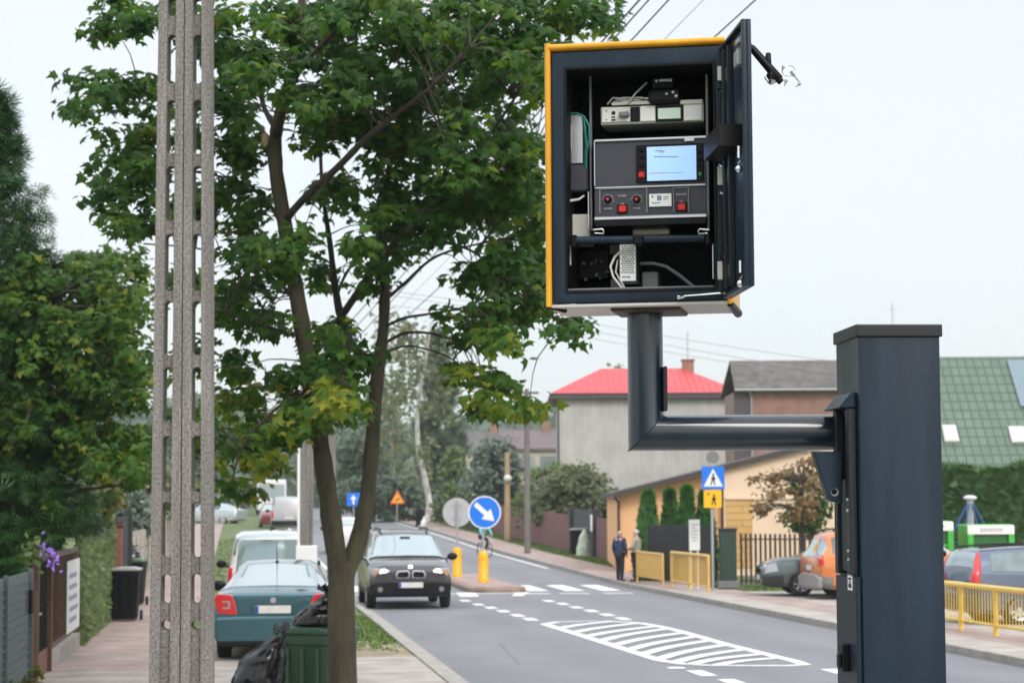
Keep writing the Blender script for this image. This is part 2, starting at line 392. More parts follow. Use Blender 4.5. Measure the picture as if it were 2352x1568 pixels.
for zx, zy in [(650,1135),(720,1155),(785,1172),(850,1190)]: dash(b, G((zx/2.24+800)*.98, (zy/2.24+900)*.98, .006), 1.0, .24)
for zx, zy in [(1340,712),(1570,776),(2300,702),(1160,676)]: dash(b, zq(zx, zy), 1.0 if zx != 1160 else .3, .24)
for d in (22, 24.5): dash(b, V(6.6, d, .006), 1, .24)
for d in range(76, 240, 6): dash(b, V(6.9, d, .006), 3, .2)
tag(b.build('lane_dash', M['paint']), kind='structure')
b = MB()
for v in (3.4, 4.4, 5.4, 8.35, 9.35, 10.35): b.add([V(v-.27, 59.2, .006), V(v+.27, 59.2, .006), V(v+.27, 63.2, .006), V(v-.27, 63.2, .006)], [(0,1,2,3)])
for v in (3.4, 4.5, 5.5, 8.0, 9.05, 10.2): b.add([V(v-.4, 57.2, .006), V(v+.4, 57.2, .006), V(v+.4, 57.6, .006), V(v-.4, 57.6, .006)], [(0,1,2,3)])
tag(b.build('zebra_crossing', M['paint']), kind='structure')
b = MB()
ribbon(b, [V(6.2, 58.2, .01), V(6.05, 55.6, .01)], .5); ribbon(b, [V(6.2, 57.5, .011), V(7.9, 57.9, .011)], .5); ribbon(b, [V(7.75, 58.2, .012), V(7.3, 55.8, .012)], .3)
tag(b.build('island_marking', M['paint']), kind='structure')
b = MB()
ribbon(b, [V(LK+.35, d, .006) for d in range(75, 260, 5)], .13); ribbon(b, [V(RK-.3, d, .006) for d in range(75, 260, 5)], .13)
tag(b.build('edge_line', M['paint']), kind='structure')
# short grass tufts on the verges
def grass(name, spots, seed, h=(.025, .085), m=None):
    rg = random.Random(seed); b = MB()
    for p in spots:
        for k in range(5):
            a = rg.uniform(0, 6.28); L = rg.uniform(*h); w = .012 + .02*rg.random()
            q = p + Vector((rg.gauss(0, .05), rg.gauss(0, .05), 0)); d = Vector((math.cos(a), math.sin(a), 0))
            s = Vector((-d.y, d.x, 0)) * w
            b.add([q - s, q + s, q + d*L*.5 + Vector((0, 0, L))], [(0, 1, 2)])
    return tag(b.build(name, m), kind='stuff')
M['grass'] = mat('grass blades', (.09, .18, .025), .7, var=.35, vs=3, col2=(.17, .24, .06))
rg = random.Random(3)
grass('grass', [V(rg.uniform(1.6, LK-.2) if rg.random() < .75 else rg.uniform(.2, LK-.2), rg.triangular(33.5, 46, 42), .06) for i in range(1300)]
      + [V(rg.uniform(-.85, LK-.2), rg.uniform(45, 110), .06) for i in range(2000)], 4, m=M['grass'])
grass('grass', [V(rg.uniform(12.9, 13.9), rg.uniform(62, 130), .09) for i in range(3200)] + [V(rg.uniform(13.9, 19), rg.uniform(54.5, 62), .0) for i in range(900)], 5, m=M['grass'])
# ------------------------------------------------------------------ the roadside speed camera (post, arm, open housing)
BO = P(1270, 697, 7.30)                              # front lower corner of the housing
spd = thing('speed_camera', 'open yellow and slate roadside speed camera on an angled steel arm and post', 'speed camera', (BO.x, BO.y, 0))
BYAW = R(-10.5)
BX = Vector((math.cos(BYAW), math.sin(BYAW), 0)); BY = Vector((-math.sin(BYAW), math.cos(BYAW), 0)); BZ = Vector((0, 0, 1))
BM = Matrix.Translation(BO) @ Matrix.Rotation(BYAW, 4, 'Z')
BI = BM.inverted()
def bl(px, py, dep):                                  # local (x,z) of the housing on the plane at that depth
    o = BI @ CAM; r = BI.to_3x3() @ ray(px, py); t = (dep - o.y) / r.y; q = o + r*t
    return q.x, q.z
def bp(px, py, dep): x, z = bl(px, py, dep); return BM @ Vector((x, dep, z))
def brect(b, x0, y0, x1, y1, dep, th):                # a box whose front face fills that rectangle
    a = bl((x0+x1)/2, y0, dep)[1]; c = bl((x0+x1)/2, y1, dep)[1]
    l = bl(x0, (y0+y1)/2, dep)[0]; r = bl(x1, (y0+y1)/2, dep)[0]
    return b.box((l, dep, c), (r, dep+th, a), BM)
def bb(name, m, rects, parent=spd, bevel=.002, **k):
    first = None                                       # every piece a part of its own
    for x0, y0, x1, y1, dep, th in rects:
        o = brect(MB(), x0, y0, x1, y1, dep, th).build(name, m, parent, world=True, bevel=bevel, **k)
        first = first or o
    return first
W_, H_ = bl(1662, 400, 0)[0], bl(1465, 112, 0)[1]
DEP = .37
# housing shell: slate walls round a cavity
cx0, cx1, cz0, cz1 = bl(1299, 400, 0)[0], bl(1643, 400, 0)[0], bl(1465, 668, 0)[1], bl(1465, 151, 0)[1]
b = MB()
def frame(b, o, i, y0, y1):                            # rectangular ring o=(x0,z0,x1,z1)
    for (ya, yb) in ((y0, y1),):
        ov = [(o[0],o[1]),(o[2],o[1]),(o[2],o[3]),(o[0],o[3])]; iv = [(i[0],i[1]),(i[2],i[1]),(i[2],i[3]),(i[0],i[3])]
        vs = [BM @ Vector((x, y, z)) for y in (ya, yb) for x, z in ov] + [BM @ Vector((x, y, z)) for y in (ya, yb) for x, z in iv]
        fs = []
        for k in range(4):
            j = (k+1) % 4
            fs += [(k, j, 8+j, 8+k), (4+j, 4+k, 12+k, 12+j), (j, k, 4+k, 4+j), (8+k, 8+j, 12+j, 12+k)]
        b.add(vs, fs)
frame(b, (0, 0, W_, H_), (cx0, cz0, cx1, cz1), 0, .035)
hs = b.build('housing', M['slate'], spd, world=True, bevel=.006, seg=2, smooth=35)
b = MB(); frame(b, (cx0-.012, cz0-.012, cx1+.012, cz1+.012), (cx0, cz0, cx1, cz1), .0352, DEP-.02)
b.box((cx0-.012, DEP-.0195, cz0-.012), (cx1+.012, DEP-.012, cz1+.012), BM)
b.build('lining', M['blackm'], hs, world=True)
b = MB(); g = .004                                      # gasket round the opening
frame(b, (cx0-.004, cz0-.004, cx1+.004, cz1+.004), (cx0+.005, cz0+.005, cx1-.005, cz1-.005), -.0035, .010)
b.build('gasket', M['black'], hs, world=True, bevel=.002)
# yellow weather cover: sides and roof with rolled front edge
b = MB()
b.box((-.0215, -.004, -.012), (-.0035, DEP, H_+.014), BM); b.box((W_+.0035, .02, -.012), (W_+.0215, DEP, H_+.014), BM)
b.box((-.0035, -.004, H_+.003), (W_+.0035, DEP, H_+.0175), BM)
yc = b.build('cover', M['yellow'], spd, world=True, bevel=.006, seg=2, smooth=35)
b = MB(); b.tube([BM @ Vector((-.01, -.004, H_+.016)), BM @ Vector((W_+.01, -.004, H_+.016))], .011, 10); b.tube([BM @ Vector((-.0125, -.004, -.012)), BM @ Vector((-.0125, -.004, H_+.03))], .0105, 10)
b.build('rolled_edge', M['yellow'], yc, world=True, smooth=60)
b = MB(); b.box((-.01, .006, -.014), (W_+.005, DEP, -.003), BM)
b.build('underside', M['pale_panel'], spd, world=True, bevel=.004, seg=2)
MB().tube([BM @ Vector((W_+.012, .04, -.008)), BM @ Vector((W_+.014, DEP, -.014))], [.012, .016], 10).build('edge_seal', M['black'], spd, world=True, smooth=50)
MB().tube([BM @ Vector((-.02, .0, -.010)), BM @ Vector((.03, .08, -.018))], [.006, .009], 8).build('edge_seal', M['black'], spd, world=True, smooth=50)
b = MB(); b.lathe([(.055, 0), (.058, .006), (.058, .014), (.05, .02), (.02, .022)], BM @ Vector((.085, .16, H_+.018)), 24)
b.build('roof_cap', M['black'], spd, smooth=40, world=True)
bb('mounting_flange', M['brown'], [(1402, 701, 1562, 713, .06, .26)], bevel=.004)
# arm: upright tube, mitred into a level tube
tx = 1484; td = .19; AC = bp(1484, 994, td); r_ = .0605
top = bp(1484, 712, td)
Lr = P(1940, 994, AC.y + .02)
def arm_tube():
    b = MB(); n = 48; ax = (Lr - AC); ax.z = 0; ax.normalize(); sd = Vector((-ax.y, ax.x, 0)); rr = .062
    v1, v2, v3 = [], [], []
    for k in range(n):
        a = 2*math.pi*k/n; u, w = math.cos(a)*rr, math.sin(a)*rr
        v1.append(Vector((AC.x, AC.y, top.z)) + ax*u + sd*w)
        v2.append(AC + ax*u + sd*w + Vector((0, 0, u)))          # the mitre plane
        v3.append(AC + ax*(Lr - AC).dot(ax) + Vector((0, 0, u)) + sd*w)
    fs = []
    for i in range(2):
        for k in range(n): fs.append((i*n+k, i*n+(k+1) % n, (i+1)*n+(k+1) % n, (i+1)*n+k))
    fs += [tuple(range(n)), tuple(range(3*n-1, 2*n-1, -1))]
    return b.add(v1+v2+v3, fs), v2
ab_, mit = arm_tube()
am = ab_.build('arm', M['slate_gloss'], spd, world=True, smooth=30)
MB().tube(mit + [mit[0]], .0028, 6).build('weld_seam', M['slate'], am, world=True, smooth=60)
b = MB(); x = bp(1527, 842, td-.02); y = bp(1527, 944, td-.02)
b.cbox(((x.x+y.x)/2, x.y, (x.z+y.z)/2), (.014, .06, x.z-y.z)); b.build('cable_cover', M['slate_dark'], am, world=True, bevel=.003)
# post
PO = P(1970, 745, 7.14); PYAW = R(3.2)
PM_ = Matrix.Translation((PO.x, PO.y, 0)) @ Matrix.Rotation(PYAW, 4, 'Z'); PI_ = PM_.inverted()
def pl(px, py, dep=0.0):
    o = PI_ @ CAM; r = PI_.to_3x3() @ ray(px, py); t = (dep - o.y) / r.y; q = o + r*t
    return q.x, q.z
PW = pl(2161, 900)[0]; PT = pl(2065, 750)[1]; PD = .36
b = MB(); b.box((0, 0, 0), (PW, PD, PT-.012), PM_)
po = b.build('post', M['slate'], spd, world=True, bevel=.007, seg=2, smooth=35)
b = MB(); b.box((-.008, -.008, PT-.034), (PW+.008, PD+.008, PT+.008), PM_)
b.build('post_cap', M['slate_dark'], po, world=True, bevel=.004, seg=2)
def ps(name, m, parts, parent=po, bevel=.003):        # boxes on the side of the post: px span along depth
    b = MB()
    for x0, x1, y0, y1, za, zb in parts: b.box((x0, y0, min(za, zb)), (x1, y1, max(za, zb)), PM_)
    return b.build(name, m, parent, world=True, bevel=bevel)
def zs(py, dep=.15): return pl(1940, py, dep)[1]
hz = zs(945)
b = MB()                                               # hood over the pivot with sloping lid
b.prism([(-.062, zs(940)), (-.0025, zs(940)), (-.0025, zs(903)), (-.018, zs(905))], PM_.to_3x3() @ Vector((0, .26, 0)), PM_ @ Vector((0, .035, 0)), PM_.to_3x3() @ Vector((1, 0, 0)), Vector((0, 0, 1)))
b.build('pivot_hood', M['slate'], po, world=True, bevel=.004)
ps('pivot_bracket', M['slate_dark'], [(-.030, -.002, .04, .09, zs(940), zs(1318)), (-.030, -.002, .24, .29, zs(940), zs(1318)), (-.018, -.002, .0905, .2395, zs(1100), zs(1310))])
ps('lower_cover', M['slate'], [(-.020, -.002, .01, .33, zs(1322), .3)])
b = MB()                                               # gusset under the arm
gd = .13
A_, B_, C_, D_ = (pl(1868, 1036, gd), pl(1936, 1036, gd), pl(1936, 1156, gd), pl(1905, 1150, gd))
b.prism([A_, B_, C_, D_], PM_.to_3x3() @ Vector((0, .055, 0)), PM_ @ Vector((0, gd, 0)), PM_.to_3x3() @ Vector((1, 0, 0)), Vector((0, 0, 1)))
b.build('gusset', M['slate'], am, world=True, bevel=.004)
c = pl(1917, 1130, gd-.004); b = MB(); b.lathe([(.012, 0), (.012, .006)], n=16, M=Matrix.Rotation(R(90), 3, 'X')); 
hb = MB(); hb.tube([PM_ @ Vector((c[0], gd-.006, c[1])), PM_ @ Vector((c[0], gd-.001, c[1]))], .013, 16); hb.build('pivot_bolt', M['steel'], am, world=True)
hb = MB(); hb.tube([PM_ @ Vector((c[0]-.002, gd-.009, c[1]+.002)), PM_ @ Vector((c[0]-.002, gd-.004, c[1]+.002))], .010, 16); hb.build('pivot_hole', M['blackm'], am, world=True)
ps('latch', M['black'], [(-.045, -.0205, .12, .20, zs(1478), zs(1540)), (-.056, -.0455, .13, .17, zs(1500), zs(1532))])
b = MB()
for px, py in ((1940, 1147), (1925, 1265), (1934, 1285), (1955, 1172)):
    c = zs(py, .05); MB().tube([PM_ @ Vector((-.03, .06, c)), PM_ @ Vector((-.036, .06, c))], .006, 10).build('bolt', M['steel'], po, world=True)
s0 = zs(1321, .04); s1 = zs(1356, .04)
stk = ps('sticker', M['white'], [(-.0225, -.0204, .055, .125, s0, s1)], bevel=0)
ps('lock_symbol', M['black'], [(-.0233, -.0226, .070, .110, s1+.008, s1+.022), (-.0233, -.0226, .078, .100, s1+.024, s1+.030), (-.0233, -.0226, .068, .112, s0-.016, s0-.009)], parent=stk, bevel=0)
b = MB(); b.box((-.06, -.06, 0), (PW+.06, PD+.06, .03), PM_)
b.build('base_plate', M['slate_dark'], po, world=True, bevel=.005)
# ---- inside the housing
bb('mounting_plate', M['slate_dark'], [(1364, 175, 1622, 520, .36, .012)])
rk = bb('rack_rail', M['grey'], [(1354, 175, 1359, 530, .12, .02), (1622, 170, 1628, 530, .10, .02)])
su = bb('radio_unit', M['ltgrey'], [(1380, 242, 1616, 283, .13, .16)])
bb('front_panel', M['ltgrey'], [(1382, 246, 1447, 281, .122, .007), (1470, 243, 1505, 279, .122, .007), (1570, 236, 1612, 277, .122, .007)], su)
bb('dark_panel', M['black'], [(1448, 246, 1469, 279, .121, .007), (1506, 241, 1569, 279, .120, .008)], su)
M['lcd'] = mat('lcd', (.42, .52, .44), .25, emit=(.45, .6, .5), es=.25)
bb('lcd_screen', M['lcd'], [(1511, 248, 1563, 273, .1185, .002)], su, bevel=.001)
bb('socket', M['black'], [(1405, 256, 1413, 263, .119, .004), (1404, 268, 1413, 270, .119, .004), (1404, 274, 1414, 277, .119, .004), (1392, 253, 1394, 255, .119, .004), (1392, 274, 1394, 276, .119, .004), (1440, 253, 1442, 255, .119, .004)], su, bevel=0)
bb('connector_plug', M['grey'], [(1421, 256, 1444, 268, .10, .03)], su, bevel=.004)
b = MB()
rg = random.Random(8)
for k in range(6):
    a = bp(1395+k*9, 240, .14); c = bp(1420+k*14, 228+rg.uniform(-4, 6), .12); e = bp(1470+k*5, 238, .15)
    b.tube([a, a.lerp(c, .5)+Vector((0, 0, .012)), c, c.lerp(e, .5)+Vector((0, 0, .006)), e], .0035, 6)
b.build('cable_loom', M['wcable'], su, world=True, smooth=60)
bb('ribbon_cable', M['offwhite'], [(1405, 233, 1495, 241, .115, .004), (1562, 229, 1614, 239, .115, .05)], su)
# flash head
fl = MB()
for (x0, y0, x1, y1, dep, th) in [(1488, 205, 1560, 236, .10, .15), (1497, 176, 1548, 205, .13, .10)]: brect(fl, x0, y0, x1, y1, dep, th)
fo = fl.build('camera_head', M['black'], spd, world=True, bevel=.012, seg=2)
b = MB(); 
for px, py, r0 in ((1508, 186, .006), (1540, 184, .007), (1546, 212, .006), (1531, 216, .005), (1553, 221, .006)):
    a = bp(px, py, .085); b.ell(a, (r0, r0*.5, r0), 10, 6)
a = bp(1514, 185, .10); c = bp(1541, 184, .10); b.tube([a, c], .006, 8)
b.build('fitting', M['steel'], fo, world=True, smooth=60)
b = MB(); b.tube([bp(1486, 190, .12), bp(1460, 215, .11), bp(1441, 240, .11)], .004, 8); b.build('stay_rod', M['steel'], fo, world=True)
# control unit
cu = bb('control_unit', M['dkgrey'], [(1364, 320, 1624, 512, .10, .30)], bevel=.004)
bb('trim', M['silver'], [(1366, 316, 1622, 321, .09, .02), (1366, 426, 1620, 429.5, .092, .012), (1364, 322, 1367, 428, .092, .012)], cu, bevel=.001)
bb('lower_trim', M['silver'], [(1364, 494, 1624, 503, .075, .03)], cu, bevel=.003)
bb('screen_bezel', M['black'], [(1461, 331, 1616, 418, .092, .010)], cu)
M['screen'] = mat('lit screen', (.25, .4, .7), .3, emit=(.36, .60, .95), es=.72)
sc_ = bb('screen', M['screen'], [(1486, 336, 1599, 414, .0885, .003)], cu, bevel=0)
M['screen_grey'] = mat('screen grey print', (.2, .25, .35), .5)
M['screen_red'] = mat('screen red print', (.6, .1, .12), .5)
bb('button', M['red'], [(1466, 394, 1480, 408, .086, .007)], cu, bevel=.004)
bb('button', M['blackm'], [(1468, 356, 1479, 365, .088, .005), (1468, 375, 1479, 384, .088, .005), (1468, 341, 1479, 349, .088, .005), (1604, 345, 1612, 352, .088, .005), (1604, 362, 1612, 369, .088, .005), (1604, 378, 1612, 385, .088, .005)], cu, bevel=.001)
bb('button', M['green_d'], [(1604, 395, 1612, 404, .086, .007)], cu, bevel=.003)
bb('sticker', M['white'], [(1572, 316, 1594, 324, .0885, .003)], cu, bevel=0)
bb('panel_frame', M['grey'], [(1376, 433, 1379, 490, .094, .008), (1484, 431, 1487, 488, .094, .008), (1546, 430, 1548, 487, .094, .008), (1580, 429, 1583, 487, .094, .008), (1379, 432, 1484, 434, .094, .008), (1548, 430, 1580, 432, .094, .008)], cu, bevel=0)
for px in (1397, 1463):
    b = MB(); a = bp(px, 459, .10); n_ = -BY
    b.tube([a, a+n_*.016, a+n_*.020], [.015, .0135, .009], 18); k = b.build('knob', M['black'], cu, world=True, smooth=35)
    b = MB(); b.tube([a+n_*.0005, a+n_*.003], [.0215, .0205], 6); b.build('dial_ring', M['grey'], k, world=True)
    b = MB(); b.tube([a+n_*.020, a+n_*.0215], .005, 10); b.build('knob_cap', M['red'], k, world=True)
for x0, x1, y0, y1 in ((1420, 1438, 472, 487), (1556, 1575, 467, 483)):
    k = bb('rocker_switch', M['red'], [(x0, y0, x1, y1, .085, .016)], cu, bevel=.003)
    bb('switch_frame', M['black'], [(x0-3, y0-3, x1+3, y1+3, .0945, .008)], k, bevel=.001)
M['label_txt'] = mat('white print', (.5, .5, .5), .6)
lb = bb('paper_label', M['white'], [(1491, 445, 1542, 474, .0915, .009)], cu, bevel=0)
bb('label_print', M['screen_grey'], [(1496, 449, 1501, 454, .0905, .0008), (1509, 449, 1519, 460, .0905, .0008), (1524, 451, 1536, 453, .0905, .0008), (1524, 456, 1534, 458, .0905, .0008), (1497, 465, 1515, 467, .0905, .0008)], lb, bevel=0)
def text(name, s, px, py, hpx, dep, m, parent, center=False):  # real lettering on the panel
    cu_ = bpy.data.curves.new(name, 'FONT'); cu_.body = s; cu_.extrude = .0004; cu_.align_x = 'CENTER' if center else 'LEFT'
    size = abs(bl(px, py, dep)[1] - bl(px, py+hpx, dep)[1]) * 1.35; cu_.size = size
    o = bpy.data.objects.new(name+'_curve', cu_); COL.objects.link(o)
    dg = bpy.context.evaluated_depsgraph_get(); dg.update()
    me = bpy.data.meshes.new_from_object(o.evaluated_get(dg)); bpy.data.objects.remove(o)
    x, z = bl(px, py+hpx, dep)
    T = MAT[spd].inverted() @ BM @ Matrix.Translation((x, dep, z)) @ Matrix.Rotation(R(90), 4, 'X')
    me.transform(T); me.materials.clear(); me.materials.append(m)
    q = bpy.data.objects.new(name, me); COL.objects.link(q); q.parent = parent; return q
text('lettering', 'FLASH', 1429, 447, 5, .0938, M['label_txt'], cu, True)
text('lettering', 'POWER', 1397, 477, 4, .0938, M['label_txt'], cu, True)
text('lettering', 'ON', 1429, 466, 4, .0938, M['label_txt'], cu, True)
text('lettering', 'MODE', 1463, 476, 4, .0938, M['label_txt'], cu, True)
text('lettering', 'POWER', 1565, 444, 5, .0938, M['label_txt'], cu, True)
text('lettering', 'ON', 1565, 461, 4, .0938, M['label_txt'], cu, True)
b = MB(); rg = random.Random(2)
for (x0, x1, y) in ((1505, 1526, 345), (1503, 1558, 359)):
    x = x0
    while x < x1:
        w = rg.uniform(2, 7); brect(b, x, y, min(x+w, x1), y+2.6, .0880, .0004); x += w+1.4
b.build('screen_print', M['screen_grey'], sc_, world=True)
bb('screen_print', M['screen_red'], [(1513, 348.6, 1526, 350.4, .0877, .0004), (1490, 397, 1532, 398.4, .0880, .0004)], sc_, bevel=0)
bb('screen_print', M['screen_grey'], [(1532.2, 396.4, 1570, 397.4, .0880, .0004)], sc_, bevel=0)
bb('carrying_handle', M['offwhite'], [(1452, 524, 1538, 539, .16, .03)], cu, bevel=.011, seg=3)
bb('shelf', M['black'], [(1366, 505, 1622, 517, .07, .30)])
b = MB()
for sgn, x0 in ((1, 1362), (-1, 1629)):
    pts = [bp(x0, 528, .06), bp(x0+sgn*22, 526, .06), bp(x0+sgn*25, 531, .06), bp(x0+sgn*24, 537, .06), bp(x0+sgn*4, 536, .06)]
    b.tube(pts, .0035, 8)
b.build('slide_hook', M['chrome'], spd, world=True, smooth=60)
b = MB(); b.tube([bp(1324, 552, .05), bp(1618, 548, .05)], .0135, 14); b.build('lock_bar', M['slate'], spd, world=True, smooth=40)
bb('bar_clamp', M['black'], [(1310, 539, 1326, 570, .04, .05), (1453, 539, 1478, 562, .02, .06), (1617, 537, 1632, 562, .04, .05)], bevel=.006)
# left column
pb = bb('power_pack', M['silver'], [(1300, 263, 1339, 376, .13, .14)])
bb('paper_label', M['white'], [(1301, 289, 1312, 345, .1275, .003)], pb, bevel=0)
bb('battery', M['dkgrey'], [(1298, 378, 1350, 440, .12, .16)], bevel=.006)
b = MB(); b.tube([bp(1302, 262, .12), bp(1325, 260, .11), bp(1342, 268, .10), bp(1353, 290, .10), bp(1354, 320, .10), bp(1347, 350, .11), bp(1346, 388, .12)], .0035, 8)
b.tube([bp(1340, 270, .13), bp(1347, 330, .13), bp(1343, 390, .13)], .006, 8); b.build('earth_cable', M['teal'], spd, world=True, smooth=60)
b = MB(); b.tube([bp(1299, 474, .09), bp(1306, 462, .10), bp(1318, 460, .11), bp(1330, 458, .12), bp(1341, 450, .14)], [.006, .0055, .005, .0045, .004], 8); b.build('white_cable', M['wcable'], spd, world=True, smooth=60)
bb('junction_box', M['offwhite'], [(1300, 492, 1355, 560, .15, .10), (1301, 562, 1311, 610, .08, .02)], bevel=.004)
bb('side_rail', M['silver'], [(1350, 440, 1353, 525, .10, .008), (1636, 560, 1639, 640, .08, .008)], bevel=.001)
# bottom bay
sp = bb('power_supply', M['slate_dark'], [(1420, 560, 1465, 654, .10, .10)], bevel=.003)
pf = bb('perforated_front', M['white'], [(1424, 562, 1460, 645, .0965, .003)], sp, bevel=0)
b = MB()
for j in range(13):
    for i in range(6):
        if 5 <= j <= 6 and 1 < i < 4: continue
        x = 1428.5 + i*5.4 + (2.7 if j % 2 else 0); y = 565.5 + j*5.0
        if x > 1457: continue
        a = bp(x, y, .0966); b.tube([a, a - BY*.0012], .0027, 6)
b.build('vent_hole', M['black'], pf, world=True)
text('lettering', 'POWER', 1429, 634, 4, .0950, M['black'], pf)
bb('paper_label', M['offwhite'], [(1437, 590, 1447, 602, .0955, .0008)], pf, bevel=0)
b = MB(); b.tube([bp(1432, 572, .10), bp(1412, 590, .09), bp(1402, 612, .08), bp(1408, 635, .08), bp(1430, 664, .08)], .0045, 8)
b.tube([bp(1436, 572, .12), bp(1418, 600, .11), bp(1414, 625, .10), bp(1436, 664, .10)], .0035, 8); b.build('power_cable', M['wcable'], spd, world=True, smooth=60)
b = MB(); b.tube([bp(1470, 606, .14), bp(1500, 605, .13), bp(1530, 612, .12), bp(1560, 632, .11), bp(1600, 664, .10)], .0065, 8); b.build('hose', M['cable'], spd, world=True, smooth=60)
bb('terminal_box', M['grey'], [(1474, 624, 1512, 664, .16, .08), (1402, 640, 1424, 664, .2, .05)], bevel=.004)
bb('relay', M['brown'], [(1400, 562, 1424, 584, .18, .06)], bevel=.003)
bb('circuit_board', M['black'], [(1312, 575, 1398, 640, .305, .01)])
b = MB(); rg = random.Random(5)
for k in range(9): x = rg.uniform(1320, 1395); y = rg.uniform(590, 640); brect(MB(), x, y, x+rg.uniform(3, 8), y+rg.uniform(3, 8), .28, .02).build('component', M['grey'], spd, world=True)
bb('sill_rail', M['grey'], [(1301, 659, 1640, 664, .03, .015)], bevel=.002)
b = MB(); b.tube([bp(1556, 681, -.012), bp(1612, 677, -.012)], .0028, 6); b.tube([bp(1612, 677, -.012), bp(1660, 673, -.012)], .0035, 6); b.tube([bp(1556, 684, -.01), bp(1572, 680, -.012)], .006, 6)
b.build('door_stay', M['chrome'], spd, world=True, smooth=60)
# ---- the open door
DO = bp(1659, 690, -.004); dY = Vector((.030, -.43, 0)); DW = dY.length; dX = dY.normalized(); dN = Vector((dX.y, -dX.x, 0))   # dN: towards the cavity side
dz0, dz1 = DO.z + .005, bp(1655, 108, 0).z - .002
if dN.x > 0: dN = -dN
DM = Matrix((( dX.x, dN.x, 0, DO.x), (dX.y, dN.y, 0, DO.y), (0, 0, 1, 0), (0, 0, 0, 1)))   # local: x along the door, y inwards, z up
b = MB(); b.box((0, -.032, dz0), (DW, -.016, dz1), DM); b.box((DW-.012, -.0165, dz0), (DW, .0, dz1), DM); b.box((0, -.0165, dz1-.012), (DW-.0125, .0, dz1), DM); b.box((0, -.0165, dz0), (DW-.0125, .0, dz0+.012), DM)
dr = b.build('door', M['slate'], spd, world=True, bevel=.004, seg=2, smooth=35)
def db(name, m, bs, bevel=.002):
    b = MB()
    for x0, x1, y0, y1, z0, z1 in bs: b.box((x0, y0, z0), (x1, y1, z1), DM)
    return b.build(name, m, dr, world=True, bevel=bevel)
Hd = dz1 - dz0
zf = lambda f: dz1 - f*Hd
db('seal', M['offwhite'], [(DW-.030, DW-.024, -.0155, -.006, dz0+.03, dz1-.03)])
db('stiffener', M['slate_dark'], [(.06, .085, -.0155, .004, dz0+.03, dz1-.03), (.15, .175, -.0155, .002, dz0+.03, dz1-.03)])
db('document_box', M['black'], [(.03, .33, -.0155, .062, zf(.46), zf(.375))])
db('lock_plate', M['steel'], [(DW-.12, DW-.05, -.0155, .006, zf(.16), zf(.10)), (DW-.10, DW-.035, -.0155, .004, zf(.08), zf(.06))])
b = MB()
for f in (.47, .90):
    b.tube([DM @ Vector((DW-.05, .004, zf(f))), DM @ Vector((DW-.05, .004, zf(f+.045)))], .006, 8)
    b.tube([DM @ Vector((DW-.075, .0, zf(f+.06))), DM @ Vector((DW-.03, .0, zf(f+.06)))], .005, 8)
    b.ell(DM @ Vector((DW-.055, .004, zf(f+.085))), (.013, .013, .013), 10, 8)
b.build('lock_catch', M['chrome'], dr, world=True, smooth=60)
for (y0, y1) in ((152, 185), (382, 425), (600, 642)):
    bb('hinge_plate', M['offwhite'], [(1648, y0, 1660, y1, -.012, .01)], spd, bevel=.002)
db('hinge_leaf', M['ltgrey'], [(.02, .12, -.0155, -.009, zf(f+.055), zf(f)) for f in (.10, .50, .87)])
b = MB()
for f in (.17, .47, .58, .83, .97):
    b.tube([DM @ Vector((.03, .0, zf(f))), DM @ Vector((.05, .012, zf(f+.01))), DM @ Vector((.075, .004, zf(f+.02)))], .004, 6)
b.build('hinge_pin', M['chrome'], dr, world=True, smooth=60)
# swing handle standing out behind the door
a = P(1728, 112, 6.95); e = P(1790, 184, 6.95); m_ = P(1763, 152, 6.95)
b = MB(); b.tube([a + Vector((-.03, 0, .02)), a, m_, e], [.010, .013, .015, .017], 8); b.tube([m_, P(1765, 122, 6.95)], [.014, .009], 8); b.tube([P(1775, 165, 6.95), P(1764, 186, 6.95)], [.016, .013], 8); b.tube([P(1786, 180, 6.95), P(1795, 190, 6.95)], .012, 8)
hn = b.build('swing_handle', M['black'], dr, world=True, bevel=.002, smooth=40)
b = MB(); c = P(1770, 186, 6.94); b.tube([c, P(1776, 189, 6.93)], .009, 12); b.tube([P(1757, 176, 6.94), P(1766, 190, 6.94), P(1772, 194, 6.94)], .004, 8); b.build('lock_cylinder', M['chrome'], hn, world=True, smooth=50)
# keys hanging in the lock
kp = P(1812, 180, 6.97); ky = thing('key_ring', 'small ring of metal keys hanging from the black swing handle', 'keys', kp)
b = MB(); b.tube([kp + Vector((.022*math.cos(t), .004*math.sin(2*t), .018*math.sin(t)+.025)) for t in np.linspace(0, 6.28, 20)], .0016, 6); b.build('ring', M['chrome'], ky, world=True, smooth=60)
for (q, r) in ((P(1806, 184, 6.97), P(1802, 198, 6.97)), (P(1817, 164, 6.96), P(1838, 192, 6.96)), (P(1838, 192, 6.96), P(1828, 200, 6.96)), (P(1800, 152, 6.97), P(1796, 166, 6.97))):
    b = MB(); b.tube([q, q.lerp(r, .35), q.lerp(r, .4), r], [.006, .006, .0028, .0022], 6); b.build('key', M['steel'], ky, world=True)
